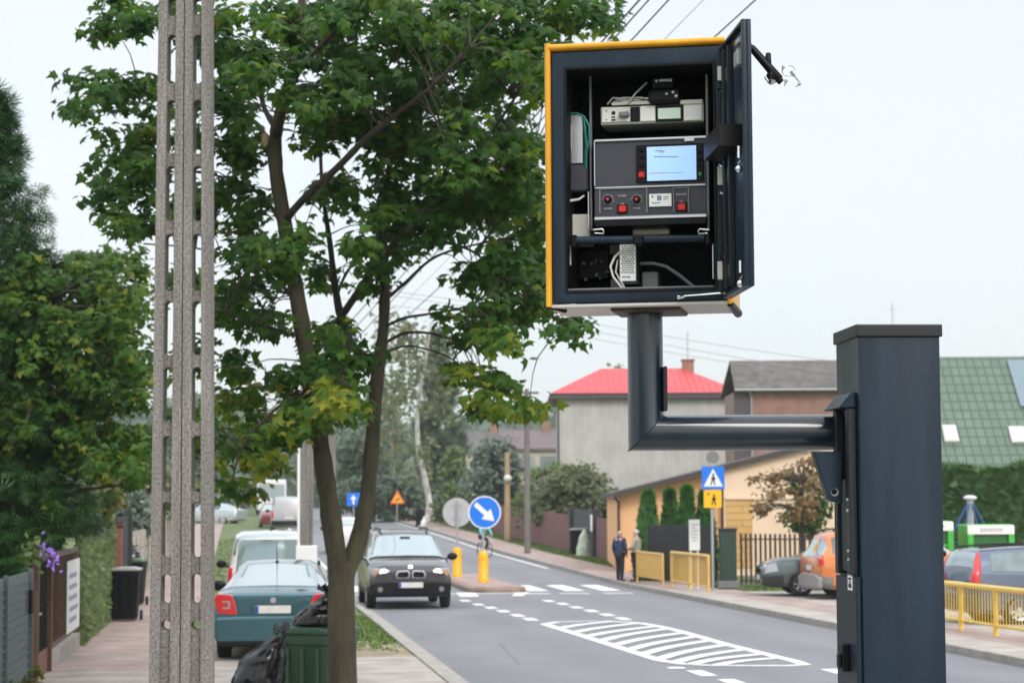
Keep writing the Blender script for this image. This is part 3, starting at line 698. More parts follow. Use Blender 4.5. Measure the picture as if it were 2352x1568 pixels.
# ------------------------------------------------------------------ trees and plants
LV = {}
LV['maple'] = leafmat('maple leaves', (.019, .068, .012), (.064, .142, .020), (.25, .25, .022), .45, .22)
LV['broad'] = leafmat('broad leaves', (.014, .054, .012), (.042, .105, .020), (.13, .155, .03), .36, .22)
LV['yellowgreen'] = leafmat('yellow green leaves', (.05, .075, .012), (.12, .13, .015), (.24, .20, .02), .4)
LV['needle'] = leafmat('dark needles', (.012, .050, .014), (.032, .095, .024), (.08, .14, .04), .1, .3)
LV['thuja'] = leafmat('thuja sprays', (.012, .060, .012), (.032, .11, .022), (.075, .17, .035), .12, .3)
LV['hedge'] = leafmat('hedge sprays', (.03, .085, .02), (.07, .15, .04), (.14, .24, .07), .15, .3)
LV['column'] = leafmat('thuja column sprays', (.018, .085, .014), (.04, .15, .028), (.10, .22, .04), .12, .3)
LV['olive'] = leafmat('olive leaves', (.05, .08, .035), (.11, .14, .06), (.21, .19, .11), .25, .3)
LV['bluegrey'] = leafmat('blue grey leaves', (.05, .085, .065), (.10, .14, .11), (.22, .25, .21), .2)
LV['birch'] = leafmat('birch leaves', (.07, .10, .05), (.13, .15, .075), (.24, .23, .12), .3)
LV['fresh'] = leafmat('fresh leaves', (.05, .10, .02), (.10, .16, .035), (.22, .20, .05), .35)
LV['rust'] = leafmat('rusty leaves', (.08, .07, .02), (.24, .13, .05), (.30, .21, .08), .3)
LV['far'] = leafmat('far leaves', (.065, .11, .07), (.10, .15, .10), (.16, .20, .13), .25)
M['bark'] = mat('maple bark', (.042, .032, .024), .9, var=.45, vs=9, bump=1.0, bs=26, stretch=(1, 1, .22))
M['bark_moss'] = mat('mossy bark', (.034, .030, .019), .9, var=.45, vs=6, col2=(.082, .072, .038), bump=1.0, bs=24, stretch=(1, 1, .25))
M['bark_d'] = mat('dark bark', (.04, .032, .025), .9, var=.3, vs=10, bump=.6, bs=30)
M['birchbark'] = mat('birch bark', (.28, .26, .24), .8, var=.5, vs=3.0, col2=(.80, .78, .75), stretch=(1, 1, .5))

def maple_leaf():
    o = [(0, 0), (.20, -.06), (.48, .02), (.36, .16), (.56, .42), (.30, .40), (.20, .52), (.14, .62), (0, 1.0)]
    L = o + [(-x, y) for x, y in reversed(o[1:-1])]
    vs = [(0, .36, .06)] + [(x, y, -.42*abs(x) - .30*max(0, y-.45)**1.5) for x, y in L]
    n = len(L); return np.array(vs, float), [(0, 1+i, 1+(i+1) % n) for i in range(n)]
def oval_leaf():
    vs = [(0, 0, 0), (.26, .35, -.05), (.2, .7, -.06), (0, 1, -.1), (-.2, .7, -.06), (-.26, .35, -.05)]
    return np.array(vs, float), [(0, 1, 2, 3), (0, 3, 4, 5)]
def sprig(n=5, w=.10):                                 # a flat fan of narrow leaves
    vs = []; fs = []
    for i in range(n):
        a = (i-(n-1)/2)*.42; d = np.array([math.sin(a), math.cos(a), -.08*abs(i-(n-1)/2)]); s = np.array([math.cos(a), -math.sin(a), 0])*w
        k = len(vs); vs += [d*.1 - s*.3, d*.55 - s, d*1.0, d*.55 + s]; fs.append((k, k+1, k+2, k+3))
    return np.array(vs, float), fs
TMPL = {'maple': maple_leaf(), 'oval': oval_leaf(), 'sprig': sprig(), 'needle': sprig(7, .045), 'clump': sprig(4, .2)}
def leaves(name, pos, nrm, size, m, parent, tmpl='oval', seed=1, spin=None, world=True, tint=None, sv=.35):
    """one crown: a leaf at each point, facing nrm, random turn and size"""
    rg = np.random.default_rng(seed); pos = np.asarray(pos, float); nrm = np.asarray(nrm, float); N = len(pos)
    nrm = nrm / (np.linalg.norm(nrm, axis=1, keepdims=True) + 1e-9)
    vv = pos[:, 0] - SL*pos[:, 1]                      # nothing grows through the garden fences onto the pavement
    keep = ~((pos[:, 1] > 10) & (pos[:, 1] < 46) & (vv > -2.74) & (vv < -.6) & (pos[:, 2] < np.where(pos[:, 1] < 28, 1.55, 1.95))) if (name == 'crown' and not parent.name.startswith('low_shrub')) else np.ones(N, bool)
    pos, nrm = pos[keep], nrm[keep]; N = len(pos)
    if spin is not None: spin = np.asarray(spin, float)[keep]
    if tint is not None: tint = np.asarray(tint)[keep]
    if world and parent is not None: pos = pos - np.array(root(parent).location)
    a = rg.normal(size=(N, 3)) if spin is None else np.asarray(spin, float) + rg.normal(size=(N, 3))*.35
    t = a - nrm * np.sum(a*nrm, 1, keepdims=True); t /= (np.linalg.norm(t, axis=1, keepdims=True) + 1e-9)
    s = np.cross(t, nrm)
    sz = size * (1 + rg.uniform(-sv, sv, N))
    vt, fs = TMPL[tmpl]; k = len(vt)
    v = pos[:, None, :] + sz[:, None, None]*(vt[None, :, 0:1]*s[:, None, :] + vt[None, :, 1:2]*t[:, None, :] + vt[None, :, 2:3]*nrm[:, None, :])
    me = bpy.data.meshes.new(name); nf = len(fs); fl = len(fs[0])
    me.vertices.add(N*k); me.vertices.foreach_set('co', v.reshape(-1).astype(np.float32))
    li = (np.array(fs)[None] + (np.arange(N)*k)[:, None, None]).reshape(-1)
    me.loops.add(N*nf*fl); me.loops.foreach_set('vertex_index', li.astype(np.int32))
    me.polygons.add(N*nf); me.polygons.foreach_set('loop_start', (np.arange(N*nf)*fl).astype(np.int32))
    at = me.attributes.new('tint', 'FLOAT', 'POINT')
    if tint is None: tint = rg.beta(2, 2.6, N)
    at.data.foreach_set('value', np.repeat(np.clip(tint, 0, 1), k).astype(np.float32))
    me.update(); me.validate(); me.materials.append(m)
    o = bpy.data.objects.new(name, me); COL.objects.link(o)
    if parent is not None: o.parent = parent
    return o
def ball(rg, n, c, r, shell=.55):                       # points in an ellipsoid, denser outside
    d = rg.normal(size=(n, 3)); d /= np.linalg.norm(d, axis=1, keepdims=True)
    q = (shell + (1-shell)*rg.random((n, 1))) * d if shell < 1 else d
    return np.asarray(c) + q*np.asarray(r), d

# ---- the street maple in front
TD = 20.0
tb = P(788, 1700, TD); tb.z = .06
mt = thing('maple_tree', 'large leafy maple with a forked brown trunk rising at the kerb', 'tree', tb)
def bez(pts, n=6):                                      # smooth polyline through points
    pts = [Vector(p) for p in pts]; out = []
    for i in range(len(pts)-1):
        p0 = pts[max(i-1, 0)]; p1 = pts[i]; p2 = pts[i+1]; p3 = pts[min(i+2, len(pts)-1)]
        for k in range(n):
            t = k/n; out.append(.5*((2*p1) + (p2-p0)*t + (2*p0-5*p1+4*p2-p3)*t*t + (3*p1-p0-3*p2+p3)*t**3))
    return out + [pts[-1]]
px_m = TD/F
def limb(b, pts, seed=0, n=10, rough=.08):
    """pts: (px, py, depth offset, width in photo pixels)"""
    rg = random.Random(seed); c = bez([P(x, y, TD+dz) for x, y, dz, w in pts]); rs = []
    m = len(pts)-1
    for i in range(len(c)):
        t = i/(len(c)-1)*m; k = min(int(t), m-1); f = t-k
        rs.append((pts[k][3]*(1-f)+pts[k+1][3]*f)*px_m/2*(1+rg.uniform(-rough, rough)))
    b.tube(c, rs, n); return c
b = MB()
LIMB = []
base = (tb - CAM)
bpts = [tb, P(787, 1568, TD), P(784, 1420, TD), P(784, 1330, TD), P(784, 1290, TD)]
b.tube(bez(bpts), [ (.20 if i < 3 else .145 - .0012*i) for i in range(len(bez(bpts)))], 14)
LIMB.append(limb(b, [(781, 1330, 0, 46), (762, 1200, -.1, 48), (742, 1060, -.2, 42), (712, 860, -.3, 40), (684, 690, -.35, 38), (655, 520, -.3, 36), (632, 370, -.2, 34), (640, 270, -.1, 26), (668, 170, 0, 22), (690, 40, .1, 19), (700, -160, .2, 14)], 1, 12))
LIMB.append(limb(b, [(790, 1335, 0, 40), (826, 1230, .1, 42), (846, 1120, .15, 36), (858, 980, .2, 33), (868, 850, .2, 33), (880, 760, .2, 26), (884, 640, .15, 24), (880, 520, .1, 18), (895, 380, .1, 14), (930, 200, .1, 10)], 2, 12))
b.build('trunk', M['bark_moss'], mt, world=True, smooth=70)
b = MB()
for i, pts in enumerate([
    [(862, 838, .2, 26), (815, 800, .4, 22), (786, 740, .6, 20), (770, 660, .8, 18), (758, 560, 1.0, 13), (740, 430, 1.2, 10), (735, 300, 1.4, 7)],
    [(782, 730, .6, 17), (830, 660, .3, 18), (880, 590, 0, 18), (960, 500, -.4, 16), (1030, 430, -.7, 12), (1110, 330, -1, 8), (1180, 230, -1.2, 6)],
    [(655, 505, -.3, 20), (700, 455, -.6, 18), (770, 390, -1.0, 16), (850, 310, -1.3, 14), (920, 255, -1.5, 11), (985, 205, -1.7, 9), (1080, 110, -1.9, 6)],
    [(618, 335, -.2, 18), (590, 285, .3, 12), (540, 265, .5, 9), (470, 255, .8, 7), (380, 230, 1.0, 5), (270, 200, 1.2, 4)],
    [(636, 300, -.1, 16), (604, 240, .3, 12), (600, 180, .6, 10), (545, 110, .8, 8), (480, 20, 1.0, 7), (430, -80, 1.1, 5)],
    [(628, 330, -.1, 22), (655, 245, -.5, 18), (690, 160, -.8, 14), (780, 60, -1.0, 9), (860, -40, -1.2, 6)],
    [(640, 500, -.3, 13), (610, 460, .2, 9), (560, 420, .6, 7), (480, 400, 1.0, 5), (380, 380, 1.3, 4), (290, 360, 1.5, 3)],
    [(690, 700, -.3, 12), (640, 650, .4, 9), (560, 600, .9, 7), (450, 570, 1.2, 5), (330, 560, 1.5, 4)],
    [(880, 790, .2, 9), (930, 765, .2, 7), (990, 765, .1, 6), (1040, 775, 0, 5), (1110, 735, -.1, 4), (1180, 690, -.2, 3)],
    [(884, 750, .2, 8), (930, 730, -.2, 7), (990, 720, -.5, 6), (1080, 700, -.8, 5), (1160, 640, -1, 4)],
    [(878, 812, .2, 8), (910, 800, .5, 6), (950, 795, .7, 5), (1030, 820, .9, 4), (1100, 870, 1.0, 4), (1180, 900, 1.1, 3), (1240, 930, 1.1, 2.5)],
    [(884, 690, .2, 9), (930, 650, .5, 8), (1000, 590, .8, 7), (1100, 560, 1.0, 5), (1210, 540, 1.2, 4)],
    [(884, 590, .1, 12), (940, 560, .1, 10), (1010, 555, .0, 8), (1090, 580, -.2, 6), (1150, 640, -.3, 5), (1260, 720, -.4, 4), (1335, 760, -.5, 3)],
    [(694, 770, -.3, 10), (650, 760, -.6, 8), (590, 745, -.9, 6), (520, 720, -1.1, 5)],
    [(704, 900, -.3, 9), (660, 920, -.6, 7), (610, 960, -.8, 6), (560, 1020, -.9, 5), (530, 1110, -.9, 3)],
    [(716, 960, -.2, 10), (750, 900, -.6, 8), (790, 850, -.8, 6), (810, 780, -.9, 5)],
    [(770, 690, .8, 9), (800, 620, 1.2, 7), (870, 540, 1.6, 6), (930, 430, 2.0, 4)],
    [(895, 380, .1, 10), (960, 290, .5, 8), (1040, 180, .8, 6), (1130, 60, 1.0, 5)],
    [(940, 550, .1, 8), (1040, 480, .6, 7), (1140, 400, .9, 5), (1230, 330, 1.1, 4)],
    [(690, 60, .1, 12), (780, -20, .5, 9), (930, 10, .8, 7), (1120, 20, 1.0, 6), (1300, 30, 1.2, 4), (1410, 40, 1.2, 3)],
]): LIMB.append(limb(b, pts, 10+i, 8))
LP = np.array([tuple(p) for L in LIMB for p in L])
CL = [(290,60,75,55),(262,22,50,40),(420,40,70,60),(540,90,110,85),(700,60,120,90),(850,50,130,90),(1000,60,130,100),(1150,50,130,90),(1290,30,110,62),(1385,32,48,48),(1240,120,90,60),
 (520,200,80,80),(600,150,70,60),(220,195,80,42),(185,240,40,35),(320,225,75,55),(265,345,58,55),(330,400,80,65),(262,440,55,48),(320,500,85,52),(300,300,60,45),(420,300,70,60),(440,480,70,80),
 (560,330,75,70),(545,450,80,75),(740,200,120,100),(880,180,130,110),(1040,170,130,110),(1180,190,105,105),(800,310,120,80),(950,340,135,100),(1095,350,125,110),(1205,390,70,115),(780,440,90,50),(920,480,110,75),(1080,490,120,85),(1195,550,75,90),
 (600,590,85,60),(540,690,80,70),(590,750,80,48),(560,560,55,50),(440,640,50,60),(1010,450,80,60),(1120,430,80,70),(1240,480,40,80),
 (1140,640,105,75),(1085,712,90,52),(1150,775,105,55),(1225,715,75,65),(1325,752,38,30),(1080,845,55,30),(1145,890,70,40),(1205,925,48,32),(960,545,70,35),(1250,640,50,60),(1110,940,25,14),
 (745,800,60,65),(735,895,90,80),(725,975,62,48),(800,855,45,65),(795,935,38,55),(650,880,50,40),(655,990,45,50),(790,770,30,40),
 (540,930,65,75),(525,850,55,50),(560,1040,62,60),(540,1130,55,36),(615,1075,38,34),(600,1000,40,40),(470,1000,40,70),(450,820,40,60),(430,950,30,60),
 (850,640,45,40),(905,600,40,40),(700,560,45,35),(740,620,30,40),(820,560,40,30)]
rg = np.random.default_rng(7)
pos = []; nr = []; tn = []
twig = MB()
for i, (x, y, rx, ry) in enumerate(CL):
    sub = max(3, int(rx*ry/560))
    dbase = rg.normal(0, .75)
    for k in range(sub):
        th = rg.uniform(0, 6.283); q = math.sqrt(rg.random())*.78
        cx_, cy_ = x + rx*q*math.cos(th), y + ry*q*math.sin(th)
        c = np.array(P(cx_, cy_, TD + dbase + rg.normal(-.15, .6)))
        rr = rg.uniform(.15, .27)
        n = int(rg.uniform(22, 42))
        pp, dd = ball(rg, n, c, (rr*1.25, rr*1.25, rr*.65), .2)
        pos.append(pp); up = dd*.55 + np.array([0, -.35, .75]) + rg.normal(0, .45, (n, 3)); nr.append(up)
        tn.append(np.clip(rg.beta(1.7, 2.8, n)*.75 + rg.normal(.0, .14) + (.28 if (y > 880 and x > 500 and x < 900) or (x > 1050 and y > 800) else 0), 0, 1))
        j = int(np.argmin(np.sum((LP - c)**2, 1))); a = Vector(LP[j]); e = Vector(c)
        if (a-e).length < 1.0:
            m_ = a.lerp(e, .5) + Vector((rg.normal(0, .05), rg.normal(0, .05), .06)); twig.tube(bez([a, m_, e], 3), [.008-.0009*q for q in range(7)], 5)
twb = b; twb.add(twig.v, twig.f)
twb.build('branches', M['bark'], mt, world=True, smooth=70)
pos = np.concatenate(pos); nr = np.concatenate(nr); tn = np.concatenate(tn)
sp_ = nr*0 + np.array([0, 0, -.9]) + rg.normal(0, .8, nr.shape)
leaves('crown', pos, nr, .100, LV['maple'], mt, 'maple', 3, spin=sp_, tint=tn, sv=.4)
b = MB()                                                # pale pruning scars
b.ell(P(608, 322, TD-.42), (.035, .03, .07), 10, 8)
b.build('branch_stub', mat('cut wood', (.30, .22, .13), .8, var=.3), mt, world=True, smooth=60)

# ---- generic tree made of leaf clumps
def tree(name, label, base, clumps, n, size, lm, trunk_top=None, tr=.12, seed=1, tmpl='oval', group=None, bark='bark_d', rr=(.3, .6), depth=None, flat=.7, upn=.7, cat='tree', shade=True):
    """clumps: (x, y, rx, ry) in the photograph at the tree's distance; the depth of each clump is about its width"""
    base = Vector(base); D = base.y; rg = np.random.default_rng(seed)
    t = thing(name, label, cat, base, 0, group)
    A = np.array([c[2]*c[3] for c in clumps], float); A /= A.sum()
    pos, nr = [], []; b = MB()
    cs = []
    mx = np.mean([c[0] for c in clumps]); wid = (max(c[0]+c[2] for c in clumps) - min(c[0]-c[2] for c in clumps))*D/F
    dd_ = depth if depth is not None else wid*.30
    for (x, y, rx, ry), a in zip(clumps, A):
        tot = int(n*a); per = 26; sub = max(1, tot//per)
        for k in range(sub):
            th = rg.uniform(0, 6.283); q = math.sqrt(rg.random())*.85
            c = np.array(P(x+rx*q*math.cos(th), y+ry*q*math.sin(th), D + rg.normal(0, dd_))); r = rg.uniform(*rr)
            pp, d = ball(rg, per, c, (r, r, r*flat), .25)
            pos.append(pp); nr.append(d*.6 + np.array([0, -.3, upn]) + rg.normal(0, .4, (per, 3))); cs.append(c)
    pos = np.concatenate(pos); nr = np.concatenate(nr)
    if trunk_top is not None:
        tt = Vector(trunk_top); mid = base.lerp(tt, .5) + Vector((rg.normal(0, .06), 0, 0))
        b.tube(bez([base, mid, tt]), [tr*(1-.6*i/12) for i in range(13)], 9)
        tp = [base.lerp(tt, f) for f in (.45, .6, .75, .9, 1)]
        for c in cs[::max(1, len(cs)//40)]:
            a = min(tp, key=lambda p: (p - Vector(c)).length); e = Vector(c); m_ = a.lerp(e, .5) + Vector((0, 0, .1))
            if D < 46 and e.z < 2.1 and e.x - SL*e.y > -3.2: continue
            b.tube([a, m_, e], [tr*.32, tr*.2, tr*.08], 5)
        b.build('trunk', M[bark], t, world=True, smooth=60)
    leaves('crown', pos, nr, size, lm, t, tmpl, seed+1)
    return t
# ---- left-hand gardens
q = P(50, 1300, 30); q.z = 0
tree('garden_tree', 'broad dark green maple spreading over the garden fence beside the tall concrete pole', q,
     [(60,640,90,70),(170,640,105,60),(265,620,75,50),(60,770,120,100),(180,775,105,95),(285,740,45,35),(100,920,140,105),(245,885,85,80),(325,890,38,50),(80,1040,120,80),(215,1030,115,70),(305,1020,50,55),(305,1085,45,35),(20,880,60,140),(320,700,25,40),(30,1000,60,120),(60,1130,90,60),(20,720,60,80),(250,700,60,50),(300,820,45,60)],
     17500, .115, LV['maple'], P(100, 700, 29), .14, 21, 'maple', rr=(.18, .38), depth=1.0)
q = P(185, 1400, 41); q.z = 0
tree('shrub', 'yellow green leafy shrub drooping over the green fence', q, [(235,1085,45,60),(215,1140,55,55),(255,1130,30,50),(185,1180,30,30)], 1700, .15, LV['yellowgreen'], P(215, 1120, 40.5), .05, 22, rr=(.2, .36), depth=.5, cat='shrub')
q = P(112, 1400, 33); q.z = 0
tree('shrub', 'dark shaded evergreen shrub behind the brown gate', q, [(150,1180,80,90),(120,1250,70,60),(200,1230,50,50)], 2200, .12, LV['needle'], P(120, 1200, 33), .05, 23, 'sprig', rr=(.15, .3), depth=.3, cat='shrub')
def conifer(name, label, base, h, r, n, size, lm, seed, tmpl='needle', low=.05, bark='bark_d', group=None, droop=.35, tw=.14, cat='tree'):
    base = Vector(base); rg = np.random.default_rng(seed); t = thing(name, label, cat, base, 0, group)
    b = MB(); b.tube([base, base + Vector((0, 0, h))], [tw, .02], 9)
    pos, nr, spn = [], [], []
    nb = int(n/34)
    for k in range(nb):
        f = low + (1-low)*(k+rg.random())/nb; L = r*(1-f)**.85*rg.uniform(.55, 1.25)+.08; a = rg.uniform(0, 6.283)
        d = np.array([math.cos(a), math.sin(a), 0]); o = np.array(base) + np.array([0, 0, h*f])
        tip = o + d*L + np.array([0, 0, .22*L - droop*L*(1-f)])
        mid = o + d*L*.55 + np.array([0, 0, -.10*L*(1-f)])
        if rg.random() < .6 and not (base.y < 46 and tip[2] < 1.9 and tip[0] - SL*tip[1] > -3.0): b.tube([o, mid, tip], [.022, .014, .006], 4)
        m = 34; u = np.sqrt(rg.random(m))
        pts = (1-u[:, None])**2*o + 2*u[:, None]*(1-u[:, None])*mid + u[:, None]**2*tip + rg.normal(0, .05 + .028*L, (m, 3))*np.array([1, 1, .6])
        pos.append(pts); nr.append(np.array([0, -.2, .8]) + rg.normal(0, .5, (m, 3))); spn.append(d + rg.normal(0, .55, (m, 3)) + np.array([0, 0, .25]))
    b.build('trunk', M[bark], t, world=True, smooth=60)
    leaves('crown', np.concatenate(pos), np.concatenate(nr), size, lm, t, tmpl, seed+1, spin=np.concatenate(spn))
    return t
q = P(-30, 1500, 29); q.z = 0
conifer('spruce_tree', 'tall dark spruce with drooping twigs against the pale sky', q, 8.0, 2.0, 9500, .17, LV['needle'], 31)
q = P(-12, 1500, 29); q.z = 0
conifer('spruce_tree', 'dense low dark green spruce behind the grey fence', q, 3.7, 1.7, 8500, .17, LV['thuja'], 33, low=.25, droop=.5)
q = P(56, 1440, 28.2); q.z = .05
fl_ = thing('flowering_plant', 'violet flowering plant trailing over the top of the grey fence', 'plant', q)
rg = np.random.default_rng(5)
c = np.array([P(76+rg.normal(0, 12), 1268+rg.normal(0, 18), 27.5+rg.normal(0, .1)) for i in range(60)])
leaves('foliage', c, rg.normal(0, .4, c.shape)+np.array([0, -.6, .6]), .11, LV['fresh'], fl_, 'oval', 4)
M['violet'] = mat('violet petals', (.30, .16, .62), .6, var=.3, vs=20)
c = np.array([P(94+t*36+rg.normal(0, 7), 1246+t*50+rg.normal(0, 9), 27.3+rg.normal(0, .06)) for t in np.linspace(0, 1, 46)])
o = leaves('blossom', c, rg.normal(0, .5, c.shape)+np.array([0, -.8, .3]), .065, M['violet'], fl_, 'oval', 6)
b = MB(); b.tube([q, P(64, 1300, 28.1), P(84, 1262, 27.5)], [.012, .01, .006], 6); b.build('stem', M['bark_d'], fl_, world=True)
q = P(52, 1640, 24.9); q.z = .06
tree('low_shrub', 'small yellow green shrub growing at the foot of the grey fence', q, [(55,1580,48,26),(30,1600,40,30),(82,1552,16,14)], 420, .10, LV['yellowgreen'], P(55, 1585, 24.9), .015, 24, rr=(.06, .12), depth=.08, cat='shrub')
q = P(295, 1330, 62); q.z = gz(62)
tree('garden_bush', 'soft blue green bush beyond the black wheelie bin', q, [(290,1165,45,50),(265,1200,30,35),(315,1190,35,45),(290,1220,40,30)], 2600, .22, LV['bluegrey'], P(292, 1200, 62), .08, 25, rr=(.3, .55), depth=.6, cat='bush')
q = P(330, 1300, 80); q.z = gz(80)
tree('garden_tree', 'far pale green tree above the pavement behind the concrete pole', q, [(340,1090,60,60),(320,1150,40,40),(390,1120,50,60)], 1500, .3, LV['birch'], P(340, 1120, 80), .12, 26, rr=(.5, .9), depth=1.2)
# ---- the far side
def T(name, label, px, D, *a, **k):
    q = P(px, 1300, D); q.z = gz(D) - .03; return tree(name, label, q, *a, **k)
def along(p, q, n): return [(p[0]+(q[0]-p[0])*i/(n-1), p[1]+(q[1]-p[1])*i/(n-1)) for i in range(n)]
bt = T('birch_tree', 'tall pale birch with a bent white trunk and thin foliage', 975, 140, [(960,800,50,50),(1000,860,45,60),(930,880,55,80),(900,960,35,70),(1005,950,38,70),(915,780,45,60),(985,1040,35,60),(935,1050,40,60)], 1500, .40, LV['birch'], None, .2, 41, rr=(.7, 1.4), depth=1.6, flat=1.2, upn=.2)
b = MB(); b.tube(bez([P(972, 1216, 139.5), P(986, 1170, 139.5), P(978, 1110, 139.5), P(962, 1040, 139.5), P(958, 960, 139.5), P(966, 890, 139.5), P(978, 820, 139.5), P(990, 740, 140)]), [.26-.0048*i for i in range(43)], 9); b.build('trunk', M['birchbark'], bt, world=True, smooth=60)
bt = T('birch_tree', 'slender grey birch with drooping sparse twigs behind the maple fork', 905, 165, [(890,770,40,60),(905,850,45,70),(885,930,40,70),(900,1010,40,60)], 950, .45, LV['birch'], None, .2, 43, rr=(.8, 1.6), depth=1.8, flat=1.4, upn=.1)
b = MB(); b.tube(bez([P(905, 1215, 165), P(902, 1080, 165), P(898, 930, 165), P(903, 780, 165)]), [.22-.009*i for i in range(19)], 8); b.build('trunk', M['birchbark'], bt, world=True, smooth=60)
q = P(1010, 1230, 158); q.z = gz(158)
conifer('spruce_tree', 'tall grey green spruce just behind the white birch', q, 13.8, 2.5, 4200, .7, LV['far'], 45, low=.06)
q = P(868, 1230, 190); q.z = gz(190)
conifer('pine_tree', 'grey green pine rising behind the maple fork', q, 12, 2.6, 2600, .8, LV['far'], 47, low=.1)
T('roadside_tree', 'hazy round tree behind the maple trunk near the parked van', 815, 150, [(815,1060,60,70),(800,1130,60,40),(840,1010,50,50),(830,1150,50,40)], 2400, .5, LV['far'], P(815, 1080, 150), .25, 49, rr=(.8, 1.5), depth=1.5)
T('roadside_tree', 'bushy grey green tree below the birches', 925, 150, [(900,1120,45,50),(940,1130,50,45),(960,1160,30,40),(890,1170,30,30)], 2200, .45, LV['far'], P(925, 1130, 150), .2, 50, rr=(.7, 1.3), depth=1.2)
T('leafy_tree', 'bright green young tree with yellowing leaves', 1040, 132, [(1040,1080,28,55),(1050,1140,35,45),(1030,1170,40,30),(1045,1040,18,25)], 1900, .3, LV['fresh'], P(1042, 1090, 132), .12, 51, rr=(.35, .7), depth=.8)
T('willow_tree', 'dusty blue grey willow with mottled leaves', 1137, 122, [(1135,1070,55,55),(1110,1120,45,55),(1165,1110,45,60),(1140,1150,60,40),(1140,1030,40,25)], 3200, .36, LV['bluegrey'], P(1137, 1100, 122), .18, 53, rr=(.5, 1.0), depth=1.2)
T('garden_bush', 'big mottled green bush spilling over the brown fence', 1330, 99, [(1285,1140,75,45),(1350,1145,72,48),(1320,1100,75,34),(1392,1165,36,40),(1255,1175,60,32),(1345,1180,80,28)], 6500, .28, LV['olive'], P(1325, 1150, 99), .12, 55, rr=(.4, .75), depth=.8, cat='bush')
T('garden_bush', 'sunny yellow green bush beside the grey pole', 1245, 106, [(1240,1110,46,44),(1225,1155,36,44),(1270,1090,32,26),(1215,1190,24,26)], 2600, .28, LV['fresh'], P(1240, 1140, 106), .1, 57, rr=(.35, .7), depth=.8, cat='bush')
T('low_bush', 'low turquoise green bush at the end of the brown fence', 1185, 117, [(1185,1195,28,18),(1170,1215,22,15)], 600, .22, LV['bluegrey'], P(1185, 1200, 117), .05, 59, rr=(.3, .5), depth=.5, cat='bush')
T('small_tree', 'small ornamental tree with rusty autumn leaves behind the cars', 1835, 60.5, [(1800,1085,85,30),(1760,1120,50,35),(1850,1100,60,60),(1790,1160,80,35),(1850,1180,60,45),(1740,1140,30,40),(1870,1080,40,50)], 1150, .17, LV['rust'], P(1842, 1110, 60.5), .09, 61, rr=(.18, .4), depth=.7)
T('small_tree', 'olive green leafy tree mixed among the rusty leaves', 1862, 63, [(1855,1120,45,50),(1850,1170,55,40),(1880,1200,30,40),(1835,1200,40,25)], 1300, .2, LV['broad'], P(1858, 1130, 63), .08, 63, rr=(.25, .45), depth=.6)
T('distant_tree', 'green tree top just peeping over the red roof', 1405, 125, [(1405,845,14,10),(1400,900,30,40),(1410,960,50,60)], 500, .4, LV['fresh'], P(1405, 900, 125), .2, 65, rr=(.3, .6), depth=.8)
def cypress(px0, px1, ytop, ybot, D, label, seed):
    xm = (px0+px1)/2; q = P(xm, 1330, D); q.z = gz(D); t = thing('thuja', label, 'conifer', q, 0, 'slim thujas in front of the peach wall'); rg = np.random.default_rng(seed)
    zt = P(xm, ytop, D).z; h = zt - q.z; r = (px1-px0)/2*D/F
    n = 3600; f = rg.random(n)**.9; r *= 1.36; a = rg.uniform(0, 6.283, n)
    prof = np.where(f < .30, .85+.5*f, np.clip((1-f)/.70, 0, 1)**.80)
    rad = r*prof*(.80+.22*rg.random(n)) + .03*np.sin(a*5+f*20)
    pos = np.stack([q.x+rad*np.cos(a), q.y+rad*np.sin(a), q.z+.05+f*h], 1)
    nr = np.stack([np.cos(a), np.sin(a), .25+0*a], 1) + rg.normal(0, .3, (n, 3))
    leaves('crown', pos, nr, .22, LV['column'], t, 'sprig', seed, spin=np.tile([0, 0, 1.0], (n, 1)))
    b = MB(); b.tube([q, q+Vector((0, 0, h*.9))], [r*.5, .05], 8); b.build('trunk', M['bark_d'], t, world=True)
cypress(1464, 1516, 1140, 1330, 64, 'stout slim thuja nearest the two men by the wall', 71)
cypress(1521, 1560, 1138, 1330, 65, 'narrowest thuja, between two stouter ones', 72)
cypress(1558, 1602, 1130, 1330, 63.5, 'tallest slim thuja beside the white notice board', 73)
cypress(1602, 1642, 1140, 1330, 63.5, 'slim thuja half hidden behind the crossing sign pole', 74)
def hedge(name, label, p0, p1, h, th, n, size, lm, seed, z0=0.0):
    p0 = Vector(p0); p1 = Vector(p1); t = thing(name, label, 'hedge', p0); rg = np.random.default_rng(seed); d = (p1-p0); L = d.length; d.normalize(); s = Vector((-d.y, d.x, 0))
    u = rg.random(n)*L; w = (rg.random(n)-.5)*th; z = z0+rg.random(n)**.7*h*(1+.03*np.sin(u*1.7)+.02*np.sin(u*5))
    k = rg.random(n); w = np.where(k < .6, -th/2+rg.normal(0, .06, n), w); z = np.where(k > .75, h*(1+.03*np.sin(u*1.7))+rg.normal(0, .05, n), z)
    pos = np.array(p0)+u[:, None]*np.array(d)+w[:, None]*np.array(s)+np.stack([0*z, 0*z, z], 1)
    nr = np.where((k > .75)[:, None], np.array([0, 0, 1.0]), -np.array(s)) + rg.normal(0, .35, (n, 3))
    leaves('foliage', pos, nr, size, lm, t, 'sprig', seed, spin=np.tile([0, 0, 1.0], (n, 1)))
    b = MB(); M4 = Matrix(((d.x, s.x, 0, p0.x), (d.y, s.y, 0, p0.y), (0, 0, 1, p0.z), (0, 0, 0, 1))); b.box((0, -th*.40, .05), (L, th*.40, h*.93), M4); b.build('stems', M['bark_d'], t, world=True)
    return t
hp0 = P(2100, 1300, 66); hp0.z = 0; hp1 = P(2520, 1300, 62); hp1.z = 0
